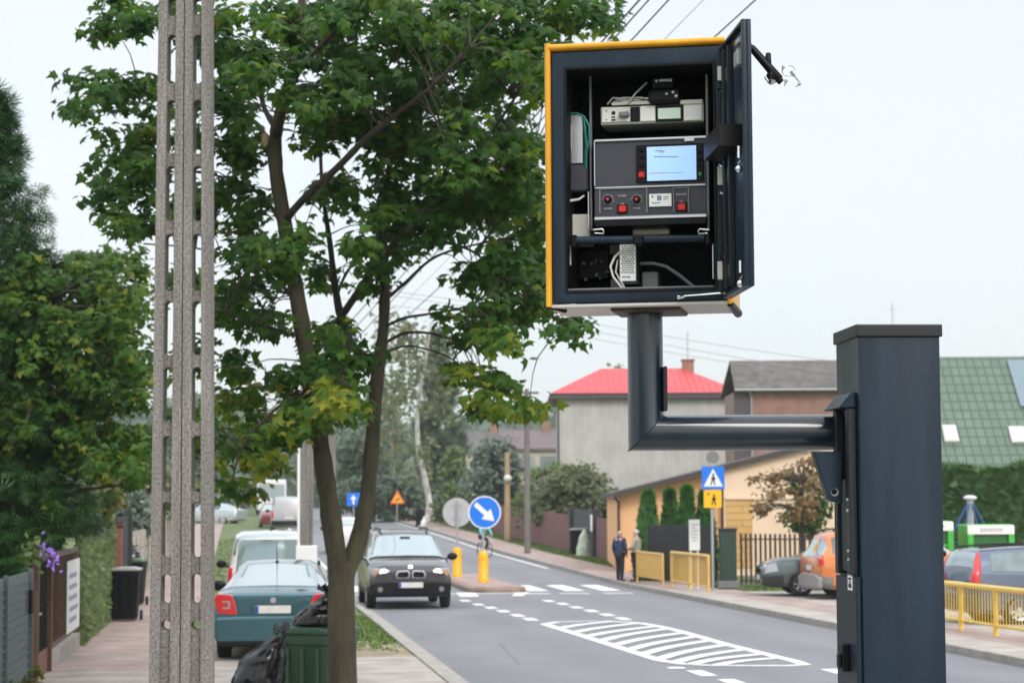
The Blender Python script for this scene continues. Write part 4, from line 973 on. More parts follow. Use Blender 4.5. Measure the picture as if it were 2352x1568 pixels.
hedge('hedge', 'tall clipped green hedge below the green tiled roof', hp0, hp1, 3.3, 1.2, 11000, .26, LV['hedge'], 81)
# ---- the far wood: one mass of crowns on the skyline
rg = np.random.default_rng(91)
pos = []; nr = []
for k in range(420):
    x = rg.uniform(-140, 200); y = 455 + rg.uniform(0, 90); h = 21.5 + 3.0*math.sin(x*.06) + rg.normal(0, 1.2); r = rg.uniform(3.5, 6)
    for lv in (.95, .72, .45, .2):
        n = 22; pp, d = ball(rg, n, (x, y, 2.4+h*lv-r*.4), (r, r, r*.9), .7); pos.append(pp); nr.append(d + np.array([0, -.2, .5]))
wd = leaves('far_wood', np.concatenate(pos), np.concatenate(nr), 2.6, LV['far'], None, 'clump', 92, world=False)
tag(wd, kind='stuff')
for i, (x, d, hh) in enumerate([(590,260,13),(640,290,15),(560,230,12),(690,300,15),(730,280,14),(770,230,13),(520,210,12),(470,180,11)]):
    q = P(x, 1200, d); q.z = gz(d); yy = P(x, 1165, d)
    k = F/d
    tree('distant_tree', ['hazy grey green tree at the end of the street beyond the bus','tall hazy tree above the far white van','far broad tree over the parked white car','far tree directly behind the white painted pole','far tree seen beside the maple trunk','hazy tree seen just above the blue road sign','dark far tree showing through the pole slots','far tree low beside the pavement and concrete pole'][i], q,
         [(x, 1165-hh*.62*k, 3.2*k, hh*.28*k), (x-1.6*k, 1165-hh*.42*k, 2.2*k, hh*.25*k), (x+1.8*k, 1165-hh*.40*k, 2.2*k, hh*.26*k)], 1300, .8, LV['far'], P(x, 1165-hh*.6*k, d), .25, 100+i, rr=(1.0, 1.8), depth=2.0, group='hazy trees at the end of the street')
# ------------------------------------------------------------------ buildings
def gpt(px, D, dz=0.0): q = P(px, 1300, D); q.z = gz(D) + dz; return q
M['wall_w'] = mat('weathered white render', (.46, .45, .43), .9, var=.12, vs=.7, col2=(.54, .53, .51), bump=.2, bs=18, stain=.10)
M['roof_red'] = mat('red sheet roof', (.54, .055, .065), .5, var=.07, vs=1.5)
M['eave'] = mat('dark eave board', (.075, .06, .07), .6, var=.15)
M['brickred'] = brickmat('red brick', (.36, .15, .10), (.30, .13, .09), (.30, .26, .23), .25, .075, .012, axis='XZ')
M['roof_grey'] = mat('old grey roofing', (.115, .105, .105), .95, var=.35, vs=2.5, bump=.8, bs=9, col2=(.17, .16, .155))
M['peach'] = mat('peach render', (.82, .47, .24), .9, var=.07, vs=1.2, bump=.15, bs=30)
M['peach_lit'] = mat('lit peach render', (.82, .62, .46), .9, var=.06, vs=1.0, bump=.15, bs=30)  # peach made paler: the gable wall's brighter light is put into the colour
M['peach_d'] = brickmat('ochre boards', (.66, .40, .15), (.60, .37, .14), (.42, .27, .12), 2.0, .22, .02, axis='XZ', var=.1)
M['roof_brown'] = mat('dark roof edge', (.05, .04, .038), .6)
M['pipe'] = mat('brown drainpipe', (.10, .045, .03), .5)
M['roof_green'] = brickmat('green roof tiles', (.105, .165, .115), (.12, .185, .13), (.060, .095, .07), .32, .34, .035, offset=.0, axis='XZ', var=.15, rough=.55)
M['window'] = mat('window glass', (.30, .36, .40), .08, metal=.5, spec=.9)
M['roof_mauve'] = mat('mauve roof', (.16, .12, .135), .8, var=.15)
M['cream'] = mat('cream wall', (.50, .46, .38), .9, var=.08)
def slab(b, poly, ex): # planar polygon given by 3-D points, pushed along ex
    n = len(poly); a = [Vector(p) for p in poly]; ex = Vector(ex)
    return b.add(a + [p + ex for p in a], [tuple(range(n)), tuple(range(2*n-1, n-1, -1))] + [((k+1) % n, k, n+k, n+(k+1) % n) for k in range(n)])
# white house with the red hip roof
D = 112.0; a = gpt(1287, D); e = gpt(1692, D); ez = P(1400, 915, D).z
h = thing('house', 'big blank pale walled house with red hip roof and brick chimney', 'house', a)
x0, x1, dp = a.x, e.x, 9.0
MB().box((x0, D, -.3), (x1, D+dp, ez)).build('wall', M['wall_w'], h, world=True)
MB().box((x0-.42, D-.42, ez), (x1+.42, D+dp+.42, ez+.26)).build('eave', M['eave'], h, world=True)
rz = P(1500, 850, D+dp/2).z + .1; o = .5
b = MB(); zz = ez+.262; yl, yh = D-o, D+dp+o; xl, xh = x0-o, x1+o; xr0, xr1 = xl+2.9, xh-2.9; ym = D+dp/2
b.add([(xl,yl,zz),(xh,yl,zz),(xh,yh,zz),(xl,yh,zz),(xr0,ym,rz),(xr1,ym,rz)], [(0,1,5,4),(1,2,5),(2,3,4,5),(3,0,4),(3,2,1,0)])
rf = b.build('roof', M['roof_red'], h, world=True)
b = MB()
for i in range(28):
    x = xl+.3+i*(xh-xl-.6)/27; t = min(1, (x-xl)/2.9, (xh-x)/2.9); b.tube([(x, yl, zz+.01), (x, yl+(ym-yl)*t, zz+(rz-zz)*t+.01)], .02, 4)
b.build('standing_seam', M['roof_red'], rf, world=True)
cx = P(1580, 850, ym).x; MB().box((cx-.30, ym-.35, rz-.5), (cx+.30, ym+.35, P(1580, 829, ym).z)).build('chimney', M['brickred'], rf, world=True)
zc = P(1580, 829, ym).z; MB().box((cx-.36, ym-.41, zc+.001), (cx+.36, ym+.41, zc+.09)).build('chimney_cap', M['brickred'], rf, world=True)
b = MB(); b.tube([(cx, ym, zc+.1), (cx, ym, P(1580, 762, ym).z)], .028, 5); 
for k in range(3): b.tube([(cx-.28+.06*k, ym, zc+.7+k*.32), (cx+.28-.06*k, ym, zc+.7+k*.32)], .012, 4)
b.build('antenna', M['steel'], rf, world=True)
b = MB(); b.tube([(x0-.05, D-.05, 0), (x0-.05, D-.05, ez)], .05, 6); b.build('drainpipe', M['eave'], h, world=True)
# brick building with the old grey roof
D = 99.0; a = gpt(1693, D); e = gpt(2090, D); ez = P(1800, 896, D).z; rz = P(1800, 833, D+1.6).z
h = thing('brick_house', 'old red brick building under a mossy grey roof', 'house', a)
MB().box((a.x+.12, D, -.3), (e.x, D+6, ez)).build('wall', M['brickred'], h, world=True)
b = MB(); b.box((a.x-.05, D-.06, 2.0), (a.x+.66, D-.003, ez-.05)); b.build('shutter_board', M['eave'], h, world=True)
b = MB(); slab(b, [(a.x-.05, D-.35, ez-.02), (e.x, D-.35, ez-.02), (e.x, D+1.7, rz), (a.x-.05, D+1.7, rz)], (0, 0, .12))
slab(b, [(a.x-.05, D+1.702, rz), (e.x, D+1.702, rz), (e.x, D+6.3, ez-.02), (a.x-.05, D+6.3, ez-.02)], (0, 0, .12))
rf = b.build('roof', M['roof_grey'], h, world=True, sub=0)
b = MB(); b.tube([(a.x-.05, D-.40, ez), (e.x, D-.40, ez)], .06, 6); b.build('gutter', M['steel'], rf, world=True)
b = MB(); b.tube([(a.x+.76, D-.08, 0), (a.x+.76, D-.08, ez-.3), (a.x+.62, D-.36, ez-.03)], .05, 6); b.build('drainpipe', M['steel'], h, world=True)
b = MB(); mx = P(2050, 740, D+1.7).x; b.tube([(mx, D+1.7, rz), (mx, D+1.7, P(2050, 697, D+1.7).z)], .025, 5); b.tube([(mx-.3, D+1.7, P(2050, 712, D+1.7).z), (mx+.3, D+1.7, P(2050, 712, D+1.7).z)], .014, 4); b.build('antenna', M['steel'], rf, world=True)
# peach annex with the sloping roof
D = 70.0; a = gpt(1423, D); c = gpt(1662, D-.0); e = gpt(2010, D)
h = thing('annex', 'low peach coloured building with a dark sloping roof edge', 'building', a)
zl = P(1423, 1138, D).z; zm = P(1662, 1078, D).z; zr = P(1905, 1000, D).z + .15
sl = (zm-zl)/(c.x-a.x); ridge = e.x-a.x
b = MB(); slab(b, [(a.x, D, -.3), (c.x, D, -.3), (c.x, D, zm), (a.x, D, zl)], (0, 9, 0)); b.build('wall', M['peach'], h, world=True)
zr = zl+sl*(e.x-a.x)
b = MB(); slab(b, [(c.x+.003, D-.35, -.3), (e.x, D-.35, -.3), (e.x, D-.35, zr), (c.x+.003, D-.35, zm)], (0, 9.3, 0)); b.build('gable_wall', M['peach_lit'], h, world=True)
b = MB(); slab(b, [(c.x+.05, D-.37, .3), (P(1725, 1200, D).x, D-.37, .3), (P(1725, 1200, D).x, D-.37, P(1725, 1148, D).z), (c.x+.05, D-.37, P(1725, 1148, D).z)], (0, .018, 0)); b.build('cladding', M['peach_d'], h, world=True)
b = MB(); slab(b, [(c.x+.05, D-.42, P(1725, 1146, D).z), (e.x, D-.42, P(1725, 1146, D).z), (e.x, D-.42, P(1725, 1140, D).z), (c.x+.05, D-.42, P(1725, 1140, D).z)], (0, .065, 0)); b.build('string_course', M['peach_lit'], h, world=True)
b = MB(); slab(b, [(a.x-.18, D-.60, zl-.05), (e.x+.1, D-.60, zr+.0), (e.x+.1, D-.60, zr+.17), (a.x-.18, D-.60, zl+.11)], (0, 10, 0)); b.build('roof', M['roof_brown'], h, world=True)
b = MB(); b.tube([(a.x-.02, D-.08, .0), (a.x-.02, D-.08, zl-.2), (a.x-.15, D-.3, zl-.08)], .05, 6); b.build('drainpipe', M['pipe'], h, world=True)
b = MB(); b.tube([(c.x-.02, D-.10, .0), (c.x-.02, D-.10, zm-.15)], .05, 6); b.build('drainpipe', M['pipe'], h, world=True)
# green tiled house
D = 76.0; ex0 = gpt(2085, D).x; ex1 = gpt(2520, D).x; ez = P(2200, 1088, D).z; rz = P(2250, 826, D+5).z
h = thing('tiled_house', 'house with a broad green tiled roof and two skylights', 'house', (ex0, D, 0))
MB().box((ex0+.3, D+.6, -.3), (ex1-.3, D+9.4, ez-.05)).build('wall', M['cream'], h, world=True)
b = MB(); slab(b, [(ex0, D, ez), (ex1, D, ez), (ex1, D+5, rz), (ex0, D+5, rz)], (0, 0, .12)); slab(b, [(ex0, D+5.002, rz), (ex1, D+5.002, rz), (ex1, D+10, ez), (ex0, D+10, ez)], (0, 0, .12)); rf = b.build('roof', M['roof_green'], h, world=True)
nrm = Vector((0, -(rz-ez), 5)).normalized()
def onroof(px, py):
    r = ray(px, py); o = Vector((0, D, ez+.12)); t = (o - CAM).dot(nrm)/r.dot(nrm); return CAM + r*t
for pts in ([(2163, 980), (2194, 980), (2203, 1017), (2170, 1017)], [(2315, 983), (2350, 983), (2362, 1019), (2324, 1019)]):
    q = [onroof(*p) for p in pts]; b = MB(); slab(b, q, nrm*.10); f = b.build('skylight', M['offwhite'], rf, world=True)
    cc = sum(q, Vector())/4; b = MB(); slab(b, [cc + (p-cc)*.86 + nrm*.101 for p in q], nrm*.015); b.build('pane', mat('skylight pane', (.62, .64, .68), .08, metal=.5), f, world=True)
q = [onroof(*p) for p in [(2312, 830), (2390, 830), (2400, 936), (2344, 936)]]
b = MB(); slab(b, q, nrm*.09); b.build('solar_panel', mat('grey glass panel', (.20, .26, .30), .2, metal=.3), rf, world=True)
b = MB(); b.tube([(ex0, D-.06, ez+.02), (ex1, D-.06, ez+.02)], .09, 6); b.build('gutter', M['cream'], rf, world=True)
# far houses above the bushes
for (nm, lab, pa, pb, ye, yr, D, roofm) in (('far_house', 'distant house with a long mauve roof behind the dusty willow', 1150, 1292, 1034, 992, 150, 'roof_mauve'), ('far_house', 'distant grey roofed house half hidden by yellowing trees', 1062, 1152, 1040, 994, 175, 'roof_grey')):
    a = gpt(pa, D); e = gpt(pb, D); ez = P(pa, ye, D).z; rz = P(pa, yr, D+4).z
    h = thing(nm, lab, 'house', a); MB().box((a.x+.3, D+.3, -.3), (e.x-.3, D+8, ez-.02)).build('wall', M['cream'], h, world=True)
    b = MB(); slab(b, [(a.x, D, ez), (e.x, D, ez), (e.x, D+4, rz), (a.x, D+4, rz)], (0, 0, .15)); slab(b, [(a.x, D+4.01, rz), (e.x, D+4.01, rz), (e.x, D+8.3, ez), (a.x, D+8.3, ez)], (0, 0, .15)); b.build('roof', M[roofm], h, world=True)
    b = MB(); w = (e.x-a.x)
    for k in range(2): x = a.x+w*(.3+.35*k); MB().box((x, D+.25, ez-1.7), (x+1.1, D+.298, ez-.4)).build('window', M['window'], h, world=True)
    MB().box((a.x+w*.7, D+3.5, rz-.4), (a.x+w*.7+.6, D+4.2, rz+.7)).build('chimney', M['brickred'], h, world=True)

# ------------------------------------------------------------------ fences
M['fence_grey'] = mat('grey fence sheet', (.095, .122, .128), .55, var=.08, vs=2, bump=.1, bs=30)
M['fence_brown'] = mat('maroon boards', (.20, .088, .085), .7, var=.2, vs=4, stretch=(4, 4, .4))
M['fence_dark'] = mat('dark iron fence', (.016, .019, .022), .5)
M['hedge_mat'] = mat('artificial hedge mat', (.085, .125, .03), .95, var=.45, vs=30, col2=(.17, .20, .06), bump=1.0, bs=60, stretch=(1, 1, .3))
M['gate_brown'] = mat('brown gate steel', (.10, .05, .032), .5, var=.15)
def VV(v, d, z): return Vector((v+SL*d, d, gz(d)+z))
def wallstrip(b, v, d0, d1, z0, z1, th): # slab along the street
    vs = [VV(v+o, d, z) for d in (d0, d1) for o in (-th/2, th/2) for z in (z0, z1)]
    return b.add(vs, [(0,1,3,2),(4,6,7,5),(0,4,5,1),(2,3,7,6),(1,5,7,3),(0,2,6,4)])
FV = -2.62
f = thing('fence', 'smooth blue grey sheet fence beside the pavement', 'fence', VV(FV, 20, 0))
b = MB(); wallstrip(b, FV-.04, 12, 27.3, .05, 1.52, .04); b.build('panel', M['fence_grey'], f, world=True)
b = MB()
for k in range(14): wallstrip(b, FV-.02, 12, 27.3, .10+.1*k, .1085+.1*k, .046)
b.build('groove', M['fence_grey'], f, world=True)
b = MB()
for d in (15, 18.2, 21.4, 24.4, 27.35):
    o = wallstrip(MB(), FV, d-.03, d+.03, 0, 1.56, .06).build('post', M['fence_grey'], f, world=True)
MB().cbox(VV(FV+.03, 27.1, 1.15), (.05, .12, .3)).build('latch', M['black'], f, world=True, bevel=.01)
g = thing('garden_gate', 'brown steel gate with dark slats between the grey and green fences', 'gate', VV(FV, 28.6, 0))
for d in (27.75, 29.75): wallstrip(MB(), FV+.02, d-.05, d+.05, 0, 1.72, .10).build('post', M['gate_brown'], g, world=True, bevel=.008)
b = MB()
wallstrip(b, FV, 27.81, 29.69, 1.62, 1.70, .05)
lf = b.build('top_rail', M['gate_brown'], g, world=True)
for k in range(9): wallstrip(MB(), FV, 27.9+k*.2, 27.94+k*.2, .42, 1.618, .03).build('slat', M['black'], g, world=True)
wallstrip(MB(), FV, 27.81, 29.69, .06, .418, .035).build('kick_panel', mat('reddish kick panel', (.17, .075, .05), .5), g, world=True)
MB().cbox(VV(FV+.05, 27.98, .95), (.05, .14, .035)).build('handle', mat('brass', (.6, .45, .2), .3, metal=.9), g, world=True, bevel=.006)
f = thing('brown_fence_panel', 'short brown framed fence bay on a stone plinth', 'fence', VV(FV, 30.5, 0))
wallstrip(MB(), FV, 29.82, 35.2, .0, .30, .12).build('plinth', M['kerb'], f, world=True)
wallstrip(MB(), FV, 29.85, 35.2, 1.62, 1.70, .05).build('rail', M['gate_brown'], f, world=True)
wallstrip(MB(), FV, 29.85, 35.2, .36, .42, .05).build('rail', M['gate_brown'], f, world=True)
for k in range(22): wallstrip(MB(), FV, 29.95+k*.245, 29.985+k*.245, .42, 1.62, .025).build('bar', M['gate_brown'], f, world=True)
s = thing('banner', 'narrow white printed banner hung on the brown fence', 'banner', VV(FV+.05, 32, .4))
sb = wallstrip(MB(), FV+.055, 32.5, 35.0, .42, 1.52, .012).build('sheet', M['white'], s, world=True)
b = MB(); rg = random.Random(4)
for k in range(5): z = 1.3-.17*k; o = wallstrip(MB(), FV+.064, 32.8+rg.random()*.2, 34.2+rg.random()*.5, z-.05, z+.02, .004).build('print', mat('grey blue print', (.30, .33, .42), .6), sb, world=True)
f = thing('hedge_fence', 'tall fence covered with green artificial hedge matting', 'fence', VV(FV, 39, 0))
wallstrip(MB(), FV, 35.25, 44.3, .10, 2.2, .07).build('matting', M['hedge_mat'], f, world=True)
rg = np.random.default_rng(12); n = 5200
d = rg.uniform(35.25, 44.3, n); pos = np.stack([FV+.045+SL*d+rg.normal(0, .012, n), d, .1+rg.random(n)*2.1], 1)
LV['mat'] = leafmat('hedge matting blades', (.05, .08, .02), (.10, .14, .04), (.20, .24, .08), .1, .3)
leaves('blades', pos, rg.normal(0, .5, (n, 3))+np.array([1, -.6, .2]), .13, LV['mat'], f, 'sprig', 13, spin=np.tile([0, 0, -1.0], (n, 1)))
wallstrip(MB(), FV, 35.25, 44.3, 0, .098, .10).build('plinth', M['kerb'], f, world=True)
f = thing('gate_post', 'square red brown gate pillar at the end of the green fence', 'post', VV(FV, 44.7, 0))
wallstrip(MB(), FV+.02, 44.5, 44.95, 0, 1.95, .42).build('shaft', mat('red brown pillar', (.20, .085, .06), .8, var=.2), f, world=True, bevel=.02)
wallstrip(MB(), FV+.02, 44.45, 45.0, 1.951, 2.03, .5).build('cap', M['gate_brown'], f, world=True, bevel=.01)
f = thing('dark_gate', 'dark slatted gate beyond the red brown pillar', 'gate', VV(FV, 47, 0))
for k in range(18): wallstrip(MB(), FV+.1, 45.1+k*.24, 45.25+k*.24, .08, 2.15, .03).build('slat', mat('anthracite slat', (.035, .035, .045), .5) if k == 0 else f.children[0].data.materials[0], f, world=True)
wallstrip(MB(), FV+.1, 49.5, 49.75, 0, 2.25, .2).build('post', M['fence_dark'], f, world=True)
f = thing('concrete_fence', 'grey slatted fence running along the far pavement', 'fence', VV(FV, 60, 0))
for k in range(14): wallstrip(MB(), FV, 50+k*2.5, 50.16+k*2.5, 0, 1.75, .14).build('post', M['kerb'], f, world=True)
for k in range(13):
    for j in range(4): wallstrip(MB(), FV, 50.2+k*2.5, 52.46+k*2.5, .15+j*.38, .45+j*.38, .04).build('plank', M['cream'], f, world=True)
# maroon board fence on the far side
FR = 13.95
def boardfence(d0, d1, label, h=1.55):
    f = thing('board_fence', label, 'fence', VV(FR, d0, .09)); b = MB(); d = d0; rg = random.Random(int(d0))
    while d < d1:
        w = min(.155, d1-d); wallstrip(b, FR + rg.uniform(-.006, .006), d, d+w-.012, .12, .09+h+rg.uniform(-.01, .01), .022); d += .155
    b.build('boards', M['fence_brown'], f, world=True)
    for z in (.4, 1.25): wallstrip(MB(), FR+.045, d0, d1, z, z+.08, .04).build('rail', M['fence_brown'], f, world=True)
    return f
boardfence(89.2, 118, 'long maroon board fence below the mottled bush')
boardfence(71.0, 83.0, 'maroon board fence just behind the two men')
f = thing('entrance_gate', 'black metal garden gate set between two maroon fences', 'gate', VV(FR, 86, .09))
wallstrip(MB(), FR, 83.6, 88.6, .2, 1.9, .05).build('leaf', M['fence_dark'], f, world=True)
for d in (83.3, 88.9): wallstrip(MB(), FR, d-.18, d+.18, 0, 1.95, .3).build('post', M['fence_dark'], f, world=True)
wallstrip(MB(), FR-.17, 83.05, 83.4, 1.1, 1.75, .03).build('number_plate', M['white'], f, world=True)
f = thing('wooden_fence', 'old dark plank fence far behind the grey round sign', 'fence', VV(FR, 112, .1))
b = MB(); rg = random.Random(6); d = 110.5
d = 118.6
while d < 150: wallstrip(b, FR+rg.uniform(-.02, .02), d, d+.9, .1, 1.5+rg.uniform(-.1, .1), .03); d += 1.0
b.build('boards', M['fence_dark'], f, world=True)
f = thing('tarpaulin', 'green tarpaulin sheet hung on the far plank fence', 'sheet', VV(FR-.15, 103, .1))
b = MB(); n = 12; vs = []
for i in range(n+1):
    for j in range(4): vs.append(VV(FR-.25+.06*math.sin(i*1.3+j), 120+i*.38, .25+j*.38))
b.add(vs, [(i*4+j, i*4+j+1, i*4+j+5, i*4+j+4) for i in range(n) for j in range(3)]); b.build('sheet', mat('green tarp', (.03, .22, .15), .5, var=.2), f, world=True, smooth=True)
# dark picket fences before the peach wall
def picket(p0, p1, h, w, gap, name, label, m, th=.02, rails=(.25, .8)):
    p0 = Vector(p0); p1 = Vector(p1); d = p1-p0; L = d.length; d.normalize(); s = Vector((-d.y, d.x, 0)); f = thing(name, label, 'fence', p0)
    M4 = Matrix(((d.x, s.x, 0, p0.x), (d.y, s.y, 0, p0.y), (0, 0, 1, p0.z), (0, 0, 0, 1)))
    for r in rails: MB().box((0, th, h*r), (L, th+.03, h*r+.04), M4).build('rail', m, f, world=True)
    x = 0.0; k = 0
    while x < L-w:
        MB().prism([(x, .1), (x+w, .1), (x+w, h-.03), (x+w/2, h), (x, h-.03)], M4.to_3x3() @ Vector((0, th-.003, 0)), M4 @ Vector((0, 0, 0)), d, (0, 0, 1)).build('picket', m, f, world=True); x += w+gap; k += 1
    return f
picket(gpt(1488, 63, .05), gpt(1650, 60.5, .05), 1.72, .12, .022, 'metal_fence', 'tall black close slatted fence behind the yellow railings', M['fence_dark'])
b = MB(); q = gpt(1672, 60.4, .02)
gp_ = thing('fence_pillar', 'broad dark green fence pillar next to the brown pickets', 'post', q)
MB().cbox(q+Vector((0, 0, .80)), (.46, .40, 1.6)).build('shaft', mat('dark green panel', (.018, .045, .035), .55, var=.15), gp_, world=True, bevel=.01)
MB().cbox(q+Vector((0, 0, .10)), (.6, .48, .2)).build('plinth', M['grey'], gp_, world=True, bevel=.01)
MB().cbox(q+Vector((0, 0, 1.64)), (.52, .46, .07)).build('cap', M['fence_dark'], gp_, world=True, bevel=.01)
M['fence_pk'] = mat('brown pickets', (.05, .035, .033), .6, var=.2)
picket(gpt(1700, 60.4, .02), gpt(1915, 59.5, .02), 1.52, .065, .075, 'picket_fence', 'brown iron picket fence in front of the peach gable wall', M['fence_pk'], rails=(.12, .88))
picket(gpt(1975, 62, .02), gpt(2130, 62, .02), 1.4, .06, .08, 'picket_fence', 'dark iron picket fence hidden behind the tall slate post', M['fence_dark'])
# yellow tube railings
M['rail_y'] = mat('yellow rail paint', (.80, .54, .09), .45, var=.12, vs=6)
M['rail_p'] = mat('faded yellow paint', (.70, .46, .13), .5, var=.12, vs=6)
def railing(p0, p1, h, nposts, nbars, label, m, pr=.035, br=.008):
    p0 = Vector(p0); p1 = Vector(p1); f = thing('railing', label, 'railing', p0, 0, 'yellow street railings'); up = Vector((0, 0, 1))
    for i in range(nposts):
        q = p0.lerp(p1, i/(nposts-1)); MB().tube([q, q+up*(h-.02)], pr, 10).build('post', m, f, world=True, smooth=40)
    MB().tube([p0+up*h, p1+up*h], pr*1.1, 10).build('top_rail', m, f, world=True, smooth=40)
    MB().tube([p0+up*.18, p1+up*.18], pr*.55, 8).build('bottom_rail', m, f, world=True, smooth=40)
    for i in range(nbars):
        q = p0.lerp(p1, (i+.5)/nbars); MB().tube([q+up*.19, q+up*(h-.02)], br, 6).build('bar', m, f, world=True)
    return f
railing(VV(11.75, 62.9, .1), VV(11.85, 59.6, .1), .88, 2, 60, 'close barred ochre railing panel by the two standing men', M['rail_p'], .03, .016)
railing(VV(11.95, 58.9, .1), VV(11.95, 54.3, .1), .95, 3, 44, 'pale yellow railing panel below the white notice board', M['rail_p'], .04, .007)
railing(VV(12.78, 39.6, .1), VV(12.78, 31.0, .1), .80, 6, 60, 'bright yellow railing in front of the blue grey estate car', M['rail_y'], .046, .008)

# ------------------------------------------------------------------ poles and signs
M['concrete'] = mat('exposed aggregate concrete', (.25, .232, .218), .95, var=.55, vs=52, col2=(.45, .425, .40), bump=.9, bs=120, stain=.22)
pd = 16.0; pb = P(411, 1872, pd); pb.z = 0
cp = thing('concrete_pole', 'tall twin concrete utility pole with two columns of oblong holes', 'utility pole', pb)
def pole_half(side):                                   # I-section plank with slots
    b = MB(); m = F/pd
    ycent = lambda y: pb.x                             # stands upright
    hw = lambda z: .238 - (z)*.0068                    # outer half width by height
    zt = P(405, -60, pd).z
    slots = []                                         # (y0,y1) in photo pixels
    for y0, y1 in [(-60, 14), (72, 180) , (232, 340)]: slots.append((y0, y1))
    slots = [(-160,-20),(-8, 35), (78, 190), (228, 352), (380, 506), (536, 668), (690, 815), (842, 970), (1000, 1130), (1152, 1280), (1318, 1386), (1424, 1446)]
    Z = lambda y: P(405, y, pd).z
    # rows of the front outline between slots
    x_in, th = .004, .20
    def xs(z): W = hw(z); return (x_in, W*.33, W*.66, W)
    cuts = sorted([(Z(y1), Z(y0)) for y0, y1 in slots])
    zs = [0.0]
    segs = []
    z = 0.0
    for a, c in cuts: segs.append((z, a, False)); segs.append((a, c, True)); z = c
    segs.append((z, z+.6, False))
    for za, zb, hole in segs:
        A, B = xs(za), xs(zb)
        def pris(i, j, inset):
            y0, y1 = pd+inset, pd+th-inset
            vs = [(pb.x+side*A[i], y0, za), (pb.x+side*A[j], y0, za), (pb.x+side*A[j], y1, za), (pb.x+side*A[i], y1, za), (pb.x+side*B[i], y0, zb), (pb.x+side*B[j], y0, zb), (pb.x+side*B[j], y1, zb), (pb.x+side*B[i], y1, zb)]
            b.add(vs, [(3,2,1,0),(4,5,6,7),(0,1,5,4),(1,2,6,5),(2,3,7,6),(3,0,4,7)])
        pris(0, 1, 0); pris(2, 3, 0)
        if not hole: pris(1, 2, .035)
        else:                                          # rounded ends
            for zz, sg in ((za, 1), (zb, -1)):
                w0 = side*xs(zz)[1]; w1 = side*xs(zz)[2]; r = abs(w1-w0)/2; c0 = (w0+w1)/2; n = 6
                for q in range(2):
                    sx_ = -1 if q == 0 else 1
                    pts = [(c0+sx_*r, 0), (c0+sx_*r, r)] if zb-za > 2*r else [(c0+sx_*r, 0), (c0+sx_*r, r*.6)]
                    arc = [(c0+sx_*r*math.cos(t), r-r*math.sin(t)) for t in np.linspace(0, math.pi/2, n)]
                    poly = [(c0+sx_*r, 0)] + arc[0:] + [(c0, 0)]
                    poly = [(c0+sx_*r*1.0, -.0)] + [(x, y) for x, y in arc]
                    b.prism([(x, zz+sg*y) for x, y in poly], (0, th-.074, 0), (pb.x, pd+.037, 0), (1, 0, 0), (0, 0, 1))
    return b.build('pole_half', M['concrete'], cp, world=True)
pole_half(-1); pole_half(1)
b = MB(); b.box((pb.x-.0035, pd+.03, 0), (pb.x+.0035, pd+.17, P(405, -80, pd).z)); b.build('joint', M['blackm'], cp, world=True)
# second pole, painted white at its foot
q = VV(1.25, 38.0, .06); q.x = P(703, 1300, 38).x
wp = thing('painted_pole', 'slim concrete pole with a white painted foot between the parked cars', 'utility pole', q)
b = MB(); hpn = P(700, 870, 38).z
b.box((q.x-.10, q.y-.09, 1.65), (q.x+.07, q.y+.09, hpn)); b.box((q.x+.0705, q.y-.05, 1.65), (q.x+.12, q.y+.05, hpn)); b.build('shaft', M['concrete'], wp, world=True, bevel=.01)
MB().box((q.x-.17, q.y-.13, 0), (q.x+.19, q.y+.13, 1.649)).build('painted_foot', M['white'], wp, world=True, bevel=.012)
MB().box((q.x-.15, q.y-.10, 1.65), (q.x-.1015, q.y+.10, hpn)).build('white_edge', M['white'], wp, world=True, bevel=.006)
M['greywood'] = mat('grey pole wood', (.17, .16, .145), .9, var=.25, vs=8, stretch=(1, 1, .2))
M['palewood'] = mat('pale pole wood', (.36, .26, .15), .85, var=.2, vs=8, stretch=(1, 1, .2))
def upole(label, px, D, ytop, r, m, arms=(), v=None):
    q = gpt(px, D); zt = P(px, ytop, D).z; t = thing('utility_pole', label, 'utility pole', q)
    MB().tube([q, q.lerp(Vector((q.x, q.y, zt)), .5), (q.x, q.y, zt)], [r*1.15, r, r*.8], 10).build('shaft', m, t, world=True, smooth=40)
    for y, L in arms:
        z = P(px, y, D).z; MB().box((q.x-L, q.y-.06, z), (q.x+L, q.y-r-.005+.05, z+.1)).build('crossarm', M['greywood'], t, world=True)
        for k in (-1, -.5, .5, 1): MB().lathe([(.03, 0), (.05, .03), (.05, .09), (.02, .12)], (q.x+k*L*.92, q.y-.02, z+.1), 8).build('insulator', M['white'], t, world=True)
    return t
upole('grey utility pole rising beside the maroon fence', 1212, 88, 893, .12, M['greywood'], ((905, .5),))
t = upole('short pale wooden pole with a lamp in front of the willow', 1166, 104, 1038, .14, M['palewood'])
c = P(1166, 1098, 103.8); b = MB(); b.ell(c, (.2, .2, .18), 12, 8); b.build('lamp', M['offwhite'], t, world=True, smooth=True)
upole('thin reddish pole standing among the far birches', 901, 150, 985, .10, mat('reddish pole', (.24, .17, .15), .9))
wt = upole('wooden line pole hidden behind the maple fork', 762, 60, 842, .12, M['greywood'], ((850, .75),))
